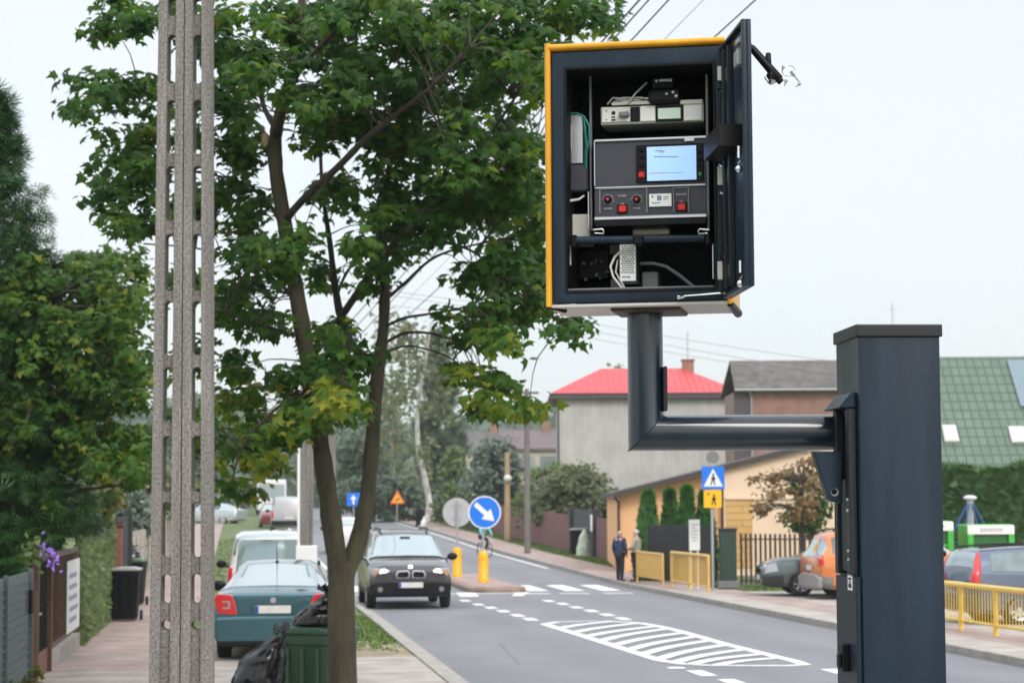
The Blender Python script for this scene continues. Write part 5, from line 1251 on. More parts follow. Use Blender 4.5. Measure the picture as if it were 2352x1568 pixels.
# overhead line to that pole
M['wire'] = mat('black cable', (.01, .01, .012), .5)
M['wire_t'] = mat('thin grey wire', (.30, .31, .33), .5)
B0 = P(762, 850, 60)
for i, (px, r, m, lab) in enumerate([(1522, .013, 'wire', 'thick black overhead cable, outermost towards the maple crown'), (1543, .011, 'wire', 'black overhead cable running close beside the thickest one'), (1590, .011, 'wire', 'black overhead cable in the middle of the bunch over the cabinet'), (1674, .005, 'wire_t', 'hair thin grey overhead wire above the yellow cabinet'), (1800, .011, 'wire', 'black overhead cable passing behind the open cabinet door')]):
    e = Vector((B0.x + (-.6 + .3*i), B0.y, B0.z + .12)); a = P(px, 2, 25); far = a + (a - e)*.9; far.z += .6; m_ = []
    for t in np.linspace(0, 1, 25): p = e.lerp(far, t); m_.append(p)
    w = MB().tube(m_, r, 6).build('overhead_cable', M[m]); tag(w, lab, 'cable', 'overhead cables')
for i, (ya, yb, lab) in enumerate([(735, 800, 'thin pale wire crossing the sky, uppermost over the red roof'), (748, 826, 'thin pale wire crossing the sky, middle one over the red roof'), (768, 838, 'thin pale wire crossing the sky, lowest over the red roof')]):
    a = P(1100, ya-40, 84); e = P(1910, yb, 84); d = e-a; pts = [a + d*t + Vector((0, 0, -.5*math.sin(min(1, max(0, t/2))*math.pi))) for t in np.linspace(-.4, 2.0, 20)]
    tag(MB().tube(pts, .011, 5).build('overhead_wire', M['wire_t']), lab, 'wire', 'thin wires over the houses')
# signs
M['signblue'] = mat('sign blue', (.006, .17, .72), .35)
M['signwhite'] = mat('sign white', (.80, .80, .80), .4)
M['signyellow'] = mat('sign yellow', (.85, .48, .01), .35)
M['signorange'] = mat('sign orange', (.86, .36, .02), .35)
M['signback'] = mat('sign back', (.42, .42, .43), .5, var=.06)
M['boll'] = mat('bollard yellow', (.85, .42, .01), .35, var=.05)
def disc(b, c, r, th, n=40): # faces the camera side (-Y)
    return b.prism([(r*math.cos(2*math.pi*k/n), r*math.sin(2*math.pi*k/n)) for k in range(n)], (0, th, 0), c)
def bollard(base, h, r, label):
    t = thing('bollard', label, 'bollard', base, 0, 'yellow bollards on the refuge island')
    MB().lathe([(r*1.05, 0), (r*1.05, .12), (r, .13), (r, h-.16), (r*.9, h-.07), (r*.6, h-.01), (.03, h)], (0, 0, 0), 24).build('shell', M['boll'], t, smooth=40)
    MB().lathe([(r*1.06, h*.72), (r*1.06, h*.76)], (0, 0, 0), 24).build('band', M['signyellow'], t, smooth=40)
    return t
p1 = P(1110, 1345, 61.5); p1.z = .16; p2 = P(1050, 1335, 66.5); p2.z = .16
bollard(p1, P(1110, 1264, 61.5).z-.16, .145, 'nearer yellow plastic bollard below the blue arrow sign')
bollard(p2, P(1050, 1256, 66.5).z-.16, .145, 'farther yellow plastic bollard below the grey sign back')
s = thing('arrow_sign', 'round blue sign with a white arrow pointing down to one side', 'road sign', (p1.x, p1.y, P(1110, 1264, 61.5).z))
c = P(1113, 1176, 61.4); zb = P(1110, 1264, 61.5).z
MB().tube([(p1.x, 61.56, zb), (p1.x, 61.56, c.z+.3)], .035, 10).build('pole', M['steel'], s, world=True, smooth=40)
disc(MB(), c, .47, .02).build('rim', M['signwhite'], s, world=True)
disc(MB(), c-Vector((0, .004, 0)), .435, .003).build('disc', M['signblue'], s, world=True)
u = Vector((.74, 0, -.67)).normalized(); w = Vector((-u.z, 0, u.x))
MB().prism([(-.36, -.066), (.06, -.066), (.06, -.20), (.37, 0), (.06, .20), (.06, .066), (-.36, .066)], (0, .002, 0), c-Vector((0, .0075, 0)), u, w).build('arrow', M['signwhite'], s, world=True)
s = thing('sign_back', 'plain grey back of a round sign on the refuge island', 'road sign', (p2.x, p2.y, P(1050, 1256, 66.5).z))
c = P(1050, 1176, 66.5); MB().tube([(c.x, 66.44, P(1050, 1256, 66.5).z), (c.x, 66.44, c.z+.36)], .03, 10).build('pole', M['steel'], s, world=True, smooth=40)
disc(MB(), c, .45, .015).build('disc', M['signback'], s, world=True)
b = MB()
for dz in (-.2, .2): MB().cbox(c+Vector((0, -.01, dz)), (.34, .014, .03)).build('bracket', M['steel'], s, world=True)
# pedestrian crossing sign
q = VV(12.3, 56.5, .1); q.x = P(1637, 1300, 56.5).x; D = 56.5
s = thing('crossing_sign', 'pole with blue pedestrian crossing sign over a yellow children plate', 'road sign', q)
MB().tube([q, (q.x, D, P(1637, 1062, D).z)], .038, 10).build('pole', M['steel'], s, world=True, smooth=40)
c = P(1638, 1097, D-.07); h = .30
pl_ = MB().prism([(-h, -h), (h, -h), (h, h), (-h, h)], (0, .012, 0), c).build('blue_plate', M['signblue'], s, world=True, bevel=.002)
MB().prism([(-.255, -.225), (.255, -.225), (0, .245)], (0, .002, 0), c-Vector((0, .0035, 0))).build('triangle', M['signwhite'], pl_, world=True)
def figure(b, c, k): # walking pictogram
    O = c
    for poly in ([(-.018, .02), (.03, .02), (.035, -.06), (-.03, -.06)], [(.0, -.055), (.033, -.06), (.06, -.2), (.032, -.2)], [(-.03, -.055), (.005, -.06), (-.045, -.2), (-.075, -.2)], [(.02, .02), (.07, -.05), (.055, -.062), (.01, -.01)], [(-.018, .02), (-.065, -.045), (-.05, -.058), (-.01, -.01)]):
        b.prism([(x*k, y*k) for x, y in poly], (0, .002, 0), O)
    b.prism([(.005*k+.030*k*math.cos(t), .06*k+.030*k*math.sin(t)) for t in np.linspace(0, 5.9, 12)], (0, .002, 0), O)
    return b
figure(MB(), c-Vector((0, .006, -.02)), 1.05).build('pedestrian_symbol', M['black'], pl_, world=True)
c = P(1637, 1145, D-.07); h = .235
pl_ = MB().prism([(-h, -h), (h, -h), (h, h), (-h, h)], (0, .012, 0), c).build('yellow_plate', M['signyellow'], s, world=True, bevel=.002)
figure(MB(), c-Vector((-.03, .0035, -.03)), 1.0).build('child_symbol', M['black'], pl_, world=True)
MB().prism([(-.11+.035*math.cos(t), .13+.035*math.sin(t)) for t in np.linspace(0, 5.8, 12)], (0, .002, 0), c-Vector((0, .0035, 0))).build('lollipop_symbol', M['redlens'], pl_, world=True)
c = P(1637, 1050, D); b = MB(); disc(b, c, .17, .03, 24); b.build('round_lamp', M['grey'], s, world=True)
# white notice board
D = 57.5; q = VV(12.5, D, .1); q.x = P(1595, 1300, D).x
s = thing('notice_board', 'narrow white notice board on two thin legs', 'notice board', q)
for px in (1587, 1603): x = P(px, 1300, D).x; MB().tube([(x, D, .1), (x, D, P(px, 1200, D).z)], .022, 8).build('leg', M['signwhite'], s, world=True)
c = P(1595, 1228, D-.04); bd = MB().cbox(c, (.29, .03, .82)).build('board', M['signwhite'], s, world=True, bevel=.005)
rg = random.Random(2)
for k in range(6): MB().cbox(c+Vector((rg.uniform(-.03, .03), -.017, .28-.085*k)), (rg.uniform(.10, .2), .003, .028)).build('print', M['signback'], bd, world=True)
# warning triangle and far blue sign
D = 138; q = gpt(912, D)
s = thing('warning_sign', 'orange triangular warning sign on a thin pole by the birches', 'road sign', q)
c = P(913, 1143, D); MB().tube([q, (q.x, D, c.z+.3)], .04, 8).build('pole', M['steel'], s, world=True)
k = 17*D/F*1.05
MB().prism([(-k*1.02, -k*.75), (k*1.02, -k*.75), (0, k)], (0, .02, 0), c-Vector((0, .05, 0))).build('border', mat('sign red', (.6, .04, .02), .4), s, world=True)
MB().prism([(-k*.84, -k*.64), (k*.84, -k*.64), (0, k*.80)], (0, .003, 0), c-Vector((0, .056, 0))).build('plate', M['signorange'], s, world=True)
MB().prism([(-k*.4, -k*.42), (-k*.25, -k*.42), (k*.35, -k*.1), (k*.3, k*.02), (-k*.1, -k*.2)], (0, .003, 0), c-Vector((0, .061, 0))).build('symbol', M['black'], s, world=True)
D = 128; q = gpt(812, D); c = P(812, 1146, D)
s = thing('blue_sign', 'small square blue sign with a white arrow glimpsed beside the maple trunk', 'road sign', q)
MB().tube([q, (q.x, D, c.z+.3)], .04, 8).build('pole', M['steel'], s, world=True)
MB().prism([(-.4, -.4), (.4, -.4), (.4, .4), (-.4, .4)], (0, .02, 0), c-Vector((0, .05, 0))).build('plate', M['signblue'], s, world=True)
MB().prism([(-.06, -.3), (.06, -.3), (.06, .0), (.2, .0), (0, .28), (-.2, .0), (-.06, .0)], (0, .003, 0), c-Vector((0, .055, 0))).build('symbol', M['signwhite'], s, world=True)
# clothing bank containers and the rope climbing frame
M['cgreen'] = mat('lime green steel', (.06, .42, .06), .4, var=.08)
M['cgreen_d'] = mat('dark green steel', (.012, .12, .02), .5)
def container(px0, px1, ytop, D, label):
    a = gpt(px0, D); e = gpt(px1, D); zt = P(px0, ytop, D).z; w = e.x-a.x
    t = thing('clothing_bank', label, 'container', a, 0, 'green clothing banks')
    MB().box((0, .12, 0), (w, 1.2, zt)).build('body', M['cgreen'], t, bevel=.02)
    MB().box((0, 0, zt-.24), (w, .118, zt-.02)).build('hood', M['signwhite'], t, bevel=.01)
    for x in (0, w-.14): MB().box((x, .0, 0), (x+.14, .118, zt-.242)).build('side_post', M['cgreen'], t, bevel=.01)
    MB().box((.16, .08, .9), (w-.16, .1185, zt-.26)).build('chute', M['cgreen_d'], t)
    MB().box((.15, .02, zt-.62), (w-.15, .079, zt-.56)).build('chute_bar', M['cgreen'], t)
    for k in range(7): MB().box((w*.27+k*w*.07, -.006, zt-.17), (w*.27+k*w*.07+w*.05, -.001, zt-.09)).build('lettering', M['signback'], t)
container(2225, 2332, 1204, 52, 'lime green clothing bank with a white lettered hood behind the estate car')
container(2110, 2192, 1196, 52, 'lime green clothing bank partly hidden by the tall slate post')
D = 57; q = gpt(2228, D)
t = thing('climbing_net', 'blue rope pyramid climbing frame on a grey mast', 'climbing frame', q)
tp = P(2228, 1143, D); MB().tube([q, tp], [.12, .09], 12).build('mast', M['signback'], t, world=True, smooth=40)
MB().lathe([(.05, 0), (.17, .02), (.19, .07), (.08, .12)], tp-Vector((0, 0, .05)), 16).build('crown_cap', M['signwhite'], t, world=True)
M['rope'] = mat('blue rope', (.02, .10, .24), .8)
cor = [q + Vector((1.5*math.cos(a), 1.5*math.sin(a), 0)) for a in [.3+i*math.pi/4 for i in range(8)]]
for c in cor: MB().tube([tp, tp.lerp(c, .5)+Vector((0, 0, -.12)), c], .022, 5).build('rope', M['rope'], t, world=True)
for f_ in (.3, .45, .6, .75, .9):
    b = MB(); b.tube([tp.lerp(cor[i % 8], f_)+Vector((0, 0, -.1*f_)) for i in range(9)], .02, 5); b.build('rope_ring', M['rope'], t, world=True)
# ------------------------------------------------------------------ vehicles
def paint(name, col, rough=.28, metal=.35): return mat(name, col, rough, metal=metal, coat=.8, var=.05, vs=2)
ST = {  # stations from rear to front: y, bottom z, half width mid, belt z, half width belt, roof z, half width roof
 'suv': [(-2.28,.42,.82,.98,.78,1.02,.70),(-2.20,.30,.90,1.04,.86,1.14,.72),(-1.98,.25,.92,1.06,.89,1.56,.63),(-1.70,.24,.925,1.05,.90,1.655,.63),(-.8,.22,.925,1.04,.90,1.69,.65),(0,.22,.925,1.02,.90,1.68,.655),(.42,.22,.925,1.01,.90,1.63,.63),(1.22,.22,.925,1.00,.89,1.09,.78),(1.75,.24,.915,.95,.86,1.03,.72),(2.10,.26,.89,.86,.82,.94,.64),(2.25,.30,.82,.74,.74,.80,.58)],
 'lift': [(-2.29,.38,.80,.93,.74,.97,.68),(-2.20,.28,.87,.97,.80,1.02,.72),(-1.95,.22,.885,.99,.84,1.06,.70),(-1.05,.20,.885,.98,.855,1.40,.56),(-.5,.19,.885,.96,.86,1.455,.575),(.1,.19,.885,.94,.86,1.45,.58),(.5,.19,.885,.93,.86,1.39,.56),(1.2,.19,.88,.91,.84,.98,.72),(1.75,.22,.86,.85,.80,.93,.66),(2.10,.24,.82,.76,.75,.83,.58),(2.25,.28,.74,.64,.68,.70,.52)],
 'van': [(-2.1,.42,.80,1.0,.79,1.70,.64),(-2.05,.30,.87,1.03,.85,1.78,.66),(-1.85,.24,.885,1.04,.87,1.82,.68),(-.8,.22,.885,1.03,.875,1.84,.69),(.3,.22,.885,1.02,.875,1.82,.69),(.7,.22,.885,1.01,.87,1.72,.66),(1.45,.22,.88,1.00,.85,1.10,.76),(1.85,.24,.86,.92,.82,1.0,.68),(2.1,.28,.80,.78,.76,.84,.58)],
 'estate': [(-2.3,.40,.80,.98,.78,1.08,.68),(-2.24,.28,.87,1.02,.85,1.34,.64),(-2.08,.23,.885,1.02,.86,1.50,.62),(-1.2,.21,.89,1.0,.875,1.55,.62),(0,.20,.89,.98,.875,1.55,.625),(.5,.20,.89,.97,.87,1.49,.60),(1.25,.20,.885,.95,.85,1.04,.74),(1.8,.22,.865,.89,.81,.97,.67),(2.12,.25,.82,.78,.76,.86,.58),(2.26,.29,.74,.66,.68,.72,.5)]}
class Body:
    def __init__(s, st): s.st = [np.array(a, float) for a in st]; s.n = len(st)
    def row(s, t):
        t = max(0, min(s.n-1, t)); i = min(int(t), s.n-2); f = t-i
        p0 = s.st[max(i-1, 0)]; p1 = s.st[i]; p2 = s.st[i+1]; p3 = s.st[min(i+2, s.n-1)]
        c = .5*((2*p1)+(p2-p0)*f+(2*p0-5*p1+4*p2-p3)*f*f+(3*p1-p0-3*p2+p3)*f**3); l = p1*(1-f)+p2*f
        return l*.55+c*.45
    def prof(s, t):
        y, zb, wm, zl, wl, zr, wr = s.row(t); zm = zb+(zl-zb)*.58
        return y, [(0, zb), (wm*.86, zb), (wm*.97, zb+.10), (wm, zm), (wl, zl), (wl-.035 if zr-zl > .2 else wl-.02, zl+min(.03, (zr-zl)*.3)), (wr+.02, zr-min(.09, (zr-zl)*.35)), (wr-.10, zr-min(.02, (zr-zl)*.1)), (0, zr)]
    def S(s, t, k, side=1):
        y, p = s.prof(t); i = min(int(k), 7); f = k-i
        return Vector((side*(p[i][0]*(1-f)+p[i+1][0]*f), y, p[i][1]*(1-f)+p[i+1][1]*f))
    def nrm(s, t, k, side):
        e = .02; a = s.S(min(t+e, s.n-1), k, side)-s.S(max(t-e, 0), k, side); b = s.S(t, min(k+e, 8), side)-s.S(t, max(k-e, 0), side)
        n = a.cross(b)
        if n.length < 1e-9: return Vector((0, 0, 1))
        n.normalize(); c = s.S(t, k, side); c0 = Vector((0, c.y*.85, .75))
        return n if n.dot(c-c0) > 0 else -n
    def mesh(s, div=5):
        b = MB(); ts = np.linspace(0, s.n-1, (s.n-1)*div+1); vs = []; ks = [0, 1, 1.5, 2, 2.5, 3, 3.5, 4, 5, 5.5, 6, 6.5, 7, 7.5, 8]
        full = [(k, -1) for k in ks] + [(k, 1) for k in ks[-2:0:-1]]
        m = len(full)
        for t in ts: vs += [s.S(t, k, sd) for k, sd in full]
        fs = [(i*m+k, i*m+(k+1) % m, (i+1)*m+(k+1) % m, (i+1)*m+k) for i in range(len(ts)-1) for k in range(m)]
        fs += [tuple(range(m)), tuple(range(len(ts)*m-1, (len(ts)-1)*m-1, -1))]
        return b.add(vs, fs)
    def patch(s, t0, t1, k0, k1, off, side=None, nt=8, nk=6, taper=0.0, th=.012):
        """patch of the skin raised by off; side None = across the whole width from k0 up and over"""
        b = MB(); 
        if side is None: cols = [(k, -1) for k in np.linspace(k0, 8, nk)] + [(k, 1) for k in np.linspace(8, k0, nk)[1:]]
        else: cols = [(k, side) for k in np.linspace(k0, k1, nk)]
        m = len(cols); top, bot = [], []
        for i in range(nt+1):
            for j, (k, sd) in enumerate(cols):
                f = (j/(m-1)) ; t = t0+(t1-t0)*i/nt + taper*f*(1-2*i/nt)
                p = s.S(t, k, sd); n = s.nrm(t, k, sd); top.append(p+n*off); bot.append(p+n*(off-th))
        N = len(top); b.add(top+bot, [(i*m+j, i*m+j+1, (i+1)*m+j+1, (i+1)*m+j) for i in range(nt) for j in range(m-1)]
              + [(i*m+N, (i+1)*m+N, (i+1)*m, i*m) for i in range(nt)] + [(i*m+m-1, (i+1)*m+m-1, (i+1)*m+m-1+N, i*m+m-1+N) for i in range(nt)]
              + [(j, j+N, j+1+N, j+1) for j in range(m-1)] + [(nt*m+j+1, nt*m+j+1+N, nt*m+j+N, nt*m+j) for j in range(m-1)])
        return b
def cut_arches(o, yw, r, w):
    cutters = []
    b = MB()
    for y in yw:
        for s in (-1, 1): b.tube([(s*(w-.30), y, r), (s*(w+.2), y, r)], r+.055, 28)
    c = b.build('cutter', M['black']); md = o.modifiers.new('b', 'BOOLEAN'); md.object = c; md.operation = 'DIFFERENCE'; md.solver = 'EXACT'
    dg = bpy.context.evaluated_depsgraph_get(); dg.update(); me = bpy.data.meshes.new_from_object(o.evaluated_get(dg))
    o.modifiers.clear(); o.data = me; bpy.data.objects.remove(c)
    me.polygons.foreach_set('use_smooth', [True]*len(me.polygons)); me.set_sharp_from_angle(angle=R(35))
def wheel(parent, x, y, r, side, spokes=7, rimm='silver'):
    Mx = Matrix.Rotation(R(90), 3, 'Y')
    b = MB(); b.lathe([(r*.62, -.10), (r*.80, -.105), (r*.95, -.095), (r, -.06), (r, .06), (r*.95, .095), (r*.80, .105), (r*.62, .10)], (x, y, r), 32, Mx, caps=False)
    w = b.build('wheel', M['rubber'], parent, smooth=45)
    b = MB(); o = side*.075
    b.tube([(x+o*.3, y, r), (x+o*.5, y, r)], r*.61, 28); b.build('rim_back', M['blackm'], w, smooth=40)
    b = MB(); b.lathe([(r*.56, -.02), (r*.64, -.03), (r*.64, .03), (r*.56, .02)], (x+o, y, r), 32, Mx, caps=False)
    for k in range(spokes):
        a = 2*math.pi*k/spokes; d = Vector((0, math.cos(a), math.sin(a))); q = Vector((0, -d.z, d.y)); c = Vector((x+o*1.05, y, r))
        b.prism([(r*.08, -r*.085), (r*.58, -r*.11), (r*.58, r*.11), (r*.08, r*.085)], (-side*.02, 0, 0), c, d, q)
    b.tube([(x+o*.9, y, r), (x+o*1.25, y, r)], r*.16, 14)
    b.build('rim', M[rimm], w, smooth=35)
    return w
def car(kind, name, label, col, loc, rz, cat='car', sglass=None, scale=1.0, front=False, rear=False, dark=False, wr=None, yw=None, lower=None, spokes=7, group=None):
    t = thing(name, label, cat, loc, rz, group); t.scale = (scale,)*3
    B = Body(ST[kind]); L = ST[kind]; r = wr or {'suv': .36, 'lift': .315, 'van': .315, 'estate': .32}[kind]; n = B.n
    yw = yw or {'suv': (-1.40, 1.42), 'lift': (-1.30, 1.30), 'van': (-1.30, 1.35), 'estate': (-1.42, 1.34)}[kind]
    bd = B.mesh().build('body', col, t); W = max(a[2] for a in L); cut_arches(bd, yw, r, W)
    for y in yw:
        for s in (-1, 1): wheel(t, s*(W-.115), y, r, s, spokes)
    g = M[sglass or 'glass_d']
    ti = {'suv': (6.12, 6.92, 2.0, 6.2, .25, 1.7), 'lift': (6.12, 6.92, 2.9, 6.15, 2.12, 3.0), 'van': (5.1, 5.95, 2.0, 5.2, 0.08, 1.0), 'estate': (5.12, 5.92, 2.0, 5.2, .35, 1.6)}[kind]
    B.patch(ti[0], ti[1], 5.35, 8, .007).build('windscreen', M['glass'], t, smooth=60)
    B.patch(ti[4], ti[5], 5.15 if kind == 'lift' else 5.5, 8, .007).build('rear_window', M['glass'], t, smooth=60)
    m0, m1 = ti[2]+.15, ti[3]-.1; mid = {'suv': 4.35, 'lift': 4.35, 'van': 3.2, 'estate': 3.35}[kind]
    for s in (-1, 1):
        B.patch(m0, mid-.03, 5.05, 5.95, .006, s, taper=.08).build('side_window', g, t, smooth=60)
        B.patch(mid+.03, m1, 5.05, 5.95, .006, s).build('side_window', g, t, smooth=60)
        q = B.S(ti[3]+.25, 4.6, s); b = MB(); b.ell(q+Vector((s*.17, .02, .07)), (.115, .06, .085), 14, 10); b.tube([q+Vector((-s*.02, 0, .0)), q+Vector((s*.1, .01, .04))], .022, 8); b.build('mirror', M['black'], t, smooth=60)
        for tt in (mid,): B.patch(tt-.02, tt+.02, 2.1, 4.9, .0015, s, nt=2, th=.004).build('door_gap', M['blackm'], t)
        hx = B.S(mid-.25, 3.75, s); MB().cbox(hx+Vector((s*.012, 0, 0)), (.03, .2, .03)).build('door_handle', col, t, bevel=.008)
    if lower: 
        for s in (-1, 1): B.patch(3.4 if kind == 'suv' else 2.6, n-2.6, 1.6, 2.3, .006, s).build('sill_trim', lower, t)
    return t, B
def plate_(t, y, z, w=.52, h=.115, side=-1):
    p = MB().cbox((0, y, z), (w, .012, h)).build('number_plate', M['plate'], t, bevel=.004)
    MB().cbox((-w/2+.025 if side < 0 else w/2-.025, y+side*.0075, z), (.045, .004, h-.01)).build('blue_strip', M['eublue'], p)
    return p
RZ_AWAY = RA; RZ_TO = RA + math.pi                        # heading along the street
# --- grey black SUV coming towards us, lamps lit
c1 = paint('graphite paint', (.07, .07, .075), .16, .75)
q = P(943, 1395, 49.0)
cs = VV(q.x - SL*49 , 49.0, 0.004); ctr = cs + RD*2.3
suv, B = car('suv', 'oncoming_car', 'graphite grey off road car with lit headlamps coming down the street', c1, ctr, RZ_TO, scale=1.06, lower=M['black'])
e = B.n-1
B.patch(e-1.35, e-.02, 1.0, 2.55, .012, None if False else -1, th=.03).build('bumper', M['black'], suv); B.patch(e-1.35, e-.02, 1.0, 2.55, .012, 1, th=.03).build('bumper', M['black'], suv)
MB().prism([(-.84, .30), (.84, .30), (.88, .56), (.60, .60), (-.60, .60), (-.88, .56)], (0, .10, 0), (0, 2.20, 0)).build('front_bumper', M['black'], suv, bevel=.03, seg=2)
MB().box((-.40, 2.285, .33), (.40, 2.302, .44)).build('air_intake', M['blackm'], suv)
for s in (-1, 1):
    k = MB().prism([(s*.03, .66), (s*.30, .655), (s*.33, .74), (s*.28, .82), (s*.06, .83), (s*.02, .76)], (0, .05, 0), (0, 2.235, 0)).build('grille', M['chrome'], suv, bevel=.01)
    MB().prism([(s*.055, .68), (s*.28, .675), (s*.30, .74), (s*.26, .80), (s*.075, .81), (s*.045, .76)], (0, .012, 0), (0, 2.278, 0)).build('grille_mesh', M['blackm'], k, bevel=.006)
    h = MB().prism([(s*.40, .685), (s*.74, .66), (s*.85, .76), (s*.83, .88), (s*.56, .87), (s*.38, .80)], (0, .17, 0), (0, 2.06, 0)).build('headlight', M['clear'], suv, bevel=.02, seg=2)
    MB().tube([(s*.58, 2.2305, .77), (s*.58, 2.242, .77)], .088, 18).build('bulb', M['lamp_on'], h)
    MB().tube([(s*.75, 2.20, .775), (s*.75, 2.236, .775)], .045, 14).build('indicator', M['amber'], h)
    MB().tube([(s*.66, 2.30, .43), (s*.66, 2.306, .43)], .055, 16).build('fog_lamp', M['grey'], suv)
    b = MB(); b.tube([B.S(tt, 7.0, s)+Vector((0, 0, .05)) for tt in np.linspace(2.6, 5.9, 8)], .022, 8); b.build('roof_rail', M['black'], suv, smooth=50)
b = MB(); b.tube([(0, 2.15, .895), (0, 2.165, .90)], .045, 18); bg = b.build('badge', M['chrome'], suv); MB().tube([(0, 2.1655, .90), (0, 2.168, .90)], .032, 12).build('badge_centre', M['eublue'], bg)
plate_(suv, 2.308, .52, side=1)
B.patch(6.96, 7.06, 5.6, 8, .010).build('wiper_cowl', M['blackm'], suv, smooth=60)
MB().cbox((.0, .62, 1.50), (.22, .05, .07)).build('rear_view_mirror', M['black'], suv, bevel=.01)
# --- teal liftback parked with its tail to us
c2 = paint('teal paint', (.045, .135, .165), .2, .6)
q = P(627, 1525, 31.6); cs = VV(q.x - SL*31.6, 31.6, .062); ctr = cs + RD*2.29
ctr = ctr + Vector((.14, 0, 0)); oct_, B = car('lift', 'parked_car', 'teal liftback parked on the verge with its red tail lamps facing us', c2, ctr, RZ_AWAY - R(3.5))
for s in (-1, 1):
    tl = MB().prism([(s*.52, .69), (s*.80, .70), (s*.865, .90), (s*.82, 1.0), (s*.60, .985), (s*.55, .86)], (0, -.16, 0), (0, -2.14, 0)).build('tail_light', M['redlens'], oct_, bevel=.018, seg=2)
    b = MB()
    for x0, x1, z0, z1 in ((.63, .74, .868, .89), (.63, .66, .80, .867), (.63, .74, .775, .799)): b.box((s*x0, -2.3055, z0), (s*x1, -2.3015, z1))
    b.build('reversing_lens', M['clear'], tl, bevel=.002)
    MB().cbox((s*.66, -2.30, .40), (.16, .02, .035)).build('reflector', M['redlens'], oct_)
MB().prism([(-.53, .685), (.53, .685), (.55, .93), (.40, .955), (-.40, .955), (-.55, .93)], (0, -.022, 0), (0, -2.272, 0)).build('tailgate', c2, oct_, bevel=.015, seg=2)
MB().prism([(-.36, .70), (.36, .70), (.33, .845), (-.33, .845)], (0, -.004, 0), (0, -2.2945, 0)).build('recess_shade', paint('shaded teal', (.016, .075, .098), .35, .4), oct_)  # flat panel in darker body teal, the recess's shade is in its colour
plate_(oct_, -2.306, .765)
MB().prism([(-.84, .30), (.84, .30), (.87, .50), (.84, .655), (.55, .665), (-.55, .665), (-.84, .655), (-.87, .50)], (0, -.15, 0), (0, -2.20, 0)).build('rear_bumper', c2, oct_, bevel=.04, seg=3)
MB().prism([(-.78, .235), (.78, .235), (.83, .32), (-.83, .32)], (0, -.13, 0), (0, -2.20, 0)).build('bumper_valance', M['black'], oct_, bevel=.02)
bg = MB().tube([(0, -2.292, .90), (0, -2.304, .90)], .042, 20).build('badge', M['chrome'], oct_)
def cartext(t, s_, x, y, z, size, m):
    cu_ = bpy.data.curves.new('lettering', 'FONT'); cu_.body = s_; cu_.extrude = .002; cu_.size = size
    o = bpy.data.objects.new('tmp', cu_); COL.objects.link(o); dg = bpy.context.evaluated_depsgraph_get(); dg.update()
    me = bpy.data.meshes.new_from_object(o.evaluated_get(dg)); bpy.data.objects.remove(o)
    me.transform(Matrix.Translation((x, y, z)) @ Matrix.Rotation(R(90), 4, 'X')); me.materials.clear(); me.materials.append(m)
    q = bpy.data.objects.new('lettering', me); COL.objects.link(q); q.parent = t
cartext(oct_, 'OCTAVIA', .33, -2.297, .885, .05, M['chrome'])
b = MB(); a = Vector((0, -.95, 1.43)); b.tube([a, a+Vector((0, -.22, .34))], [.009, .003], 6); b.ell(a, (.03, .05, .02), 8, 6); b.build('roof_aerial', M['black'], oct_)
# head rests and parcel shelf seen as shapes on the glass are left to reflections; white van ahead of it
c3 = paint('white paint car', (.74, .74, .74), .3, .05)
q = P(622, 1400, 42.5); cs = VV(q.x - SL*42.5, 42.5, .062); ctr = cs + RD*2.1
van, B = car('van', 'parked_van', 'white high roofed van parked just ahead of the teal car', c3, ctr, RZ_AWAY, cat='van', scale=.985)
MB().prism([(-.84, .34), (.84, .34), (.86, .58), (-.86, .58)], (0, -.12, 0), (0, -2.02, 0)).build('rear_bumper', M['grey'], van, bevel=.03)
for s in (-1, 1): MB().prism([(s*.76, .70), (s*.86, .70), (s*.85, 1.1), (s*.77, 1.1)], (0, -.06, 0), (0, -2.055, 0)).build('tail_light', M['redlens'], van, bevel=.01)
plate_(van, -2.115, .72)
MB().prism([(-.70, 1.06), (.70, 1.06), (.64, 1.62), (.56, 1.66), (-.56, 1.66), (-.64, 1.62)], (0, -.012, 0), (0, -2.1005, 0)).build('rear_window', M['glass'], van, bevel=.004)
MB().cbox((0, -1.85, 1.845), (.05, .10, .03)).build('roof_aerial', M['black'], van, bevel=.008)
MB().box((-.006, -2.118, .62), (.006, -2.085, 1.02)).build('door_gap', M['blackm'], van)
# --- far vehicles
c4 = paint('silver van paint', (.42, .42, .44), .35, .4)
q = P(662, 1209, 122); cs = Vector((q.x, 122, gz(122)+.01)); ctr = cs + RD*2.3
t, B = car('van', 'delivery_van', 'silver delivery van driving away far down the street', c4, ctr, RZ_AWAY, cat='van', scale=1.12)
MB().prism([(-.84, .34), (.84, .34), (.86, .60), (-.86, .60)], (0, -.12, 0), (0, -2.02, 0)).build('rear_bumper', M['black'], t, bevel=.03)
for s in (-1, 1): MB().prism([(s*.74, .72), (s*.86, .72), (s*.85, 1.1), (s*.75, 1.1)], (0, -.06, 0), (0, -2.055, 0)).build('tail_light', M['redlens'], t, bevel=.01)
plate_(t, -2.115, .74)
q = Vector((P(628, 1200, 133).x, 133, gz(133)+.01)); t, B = car('estate', 'far_car', 'dark red car partly hidden behind the silver delivery van', paint('dark red paint', (.16, .02, .025)), q, RZ_TO)
q = Vector((P(797, 1250, 92).x, 92, gz(92)+.01)); t, B = car('estate', 'far_car', 'white car glimpsed through the fork of the maple trunk', c3, q, RZ_AWAY)
for s in (-1, 1): MB().prism([(s*.66, .70), (s*.86, .70), (s*.85, .96), (s*.68, .96)], (0, -.06, 0), (0, -2.27, 0)).build('tail_light', M['redlens'], t, bevel=.01)
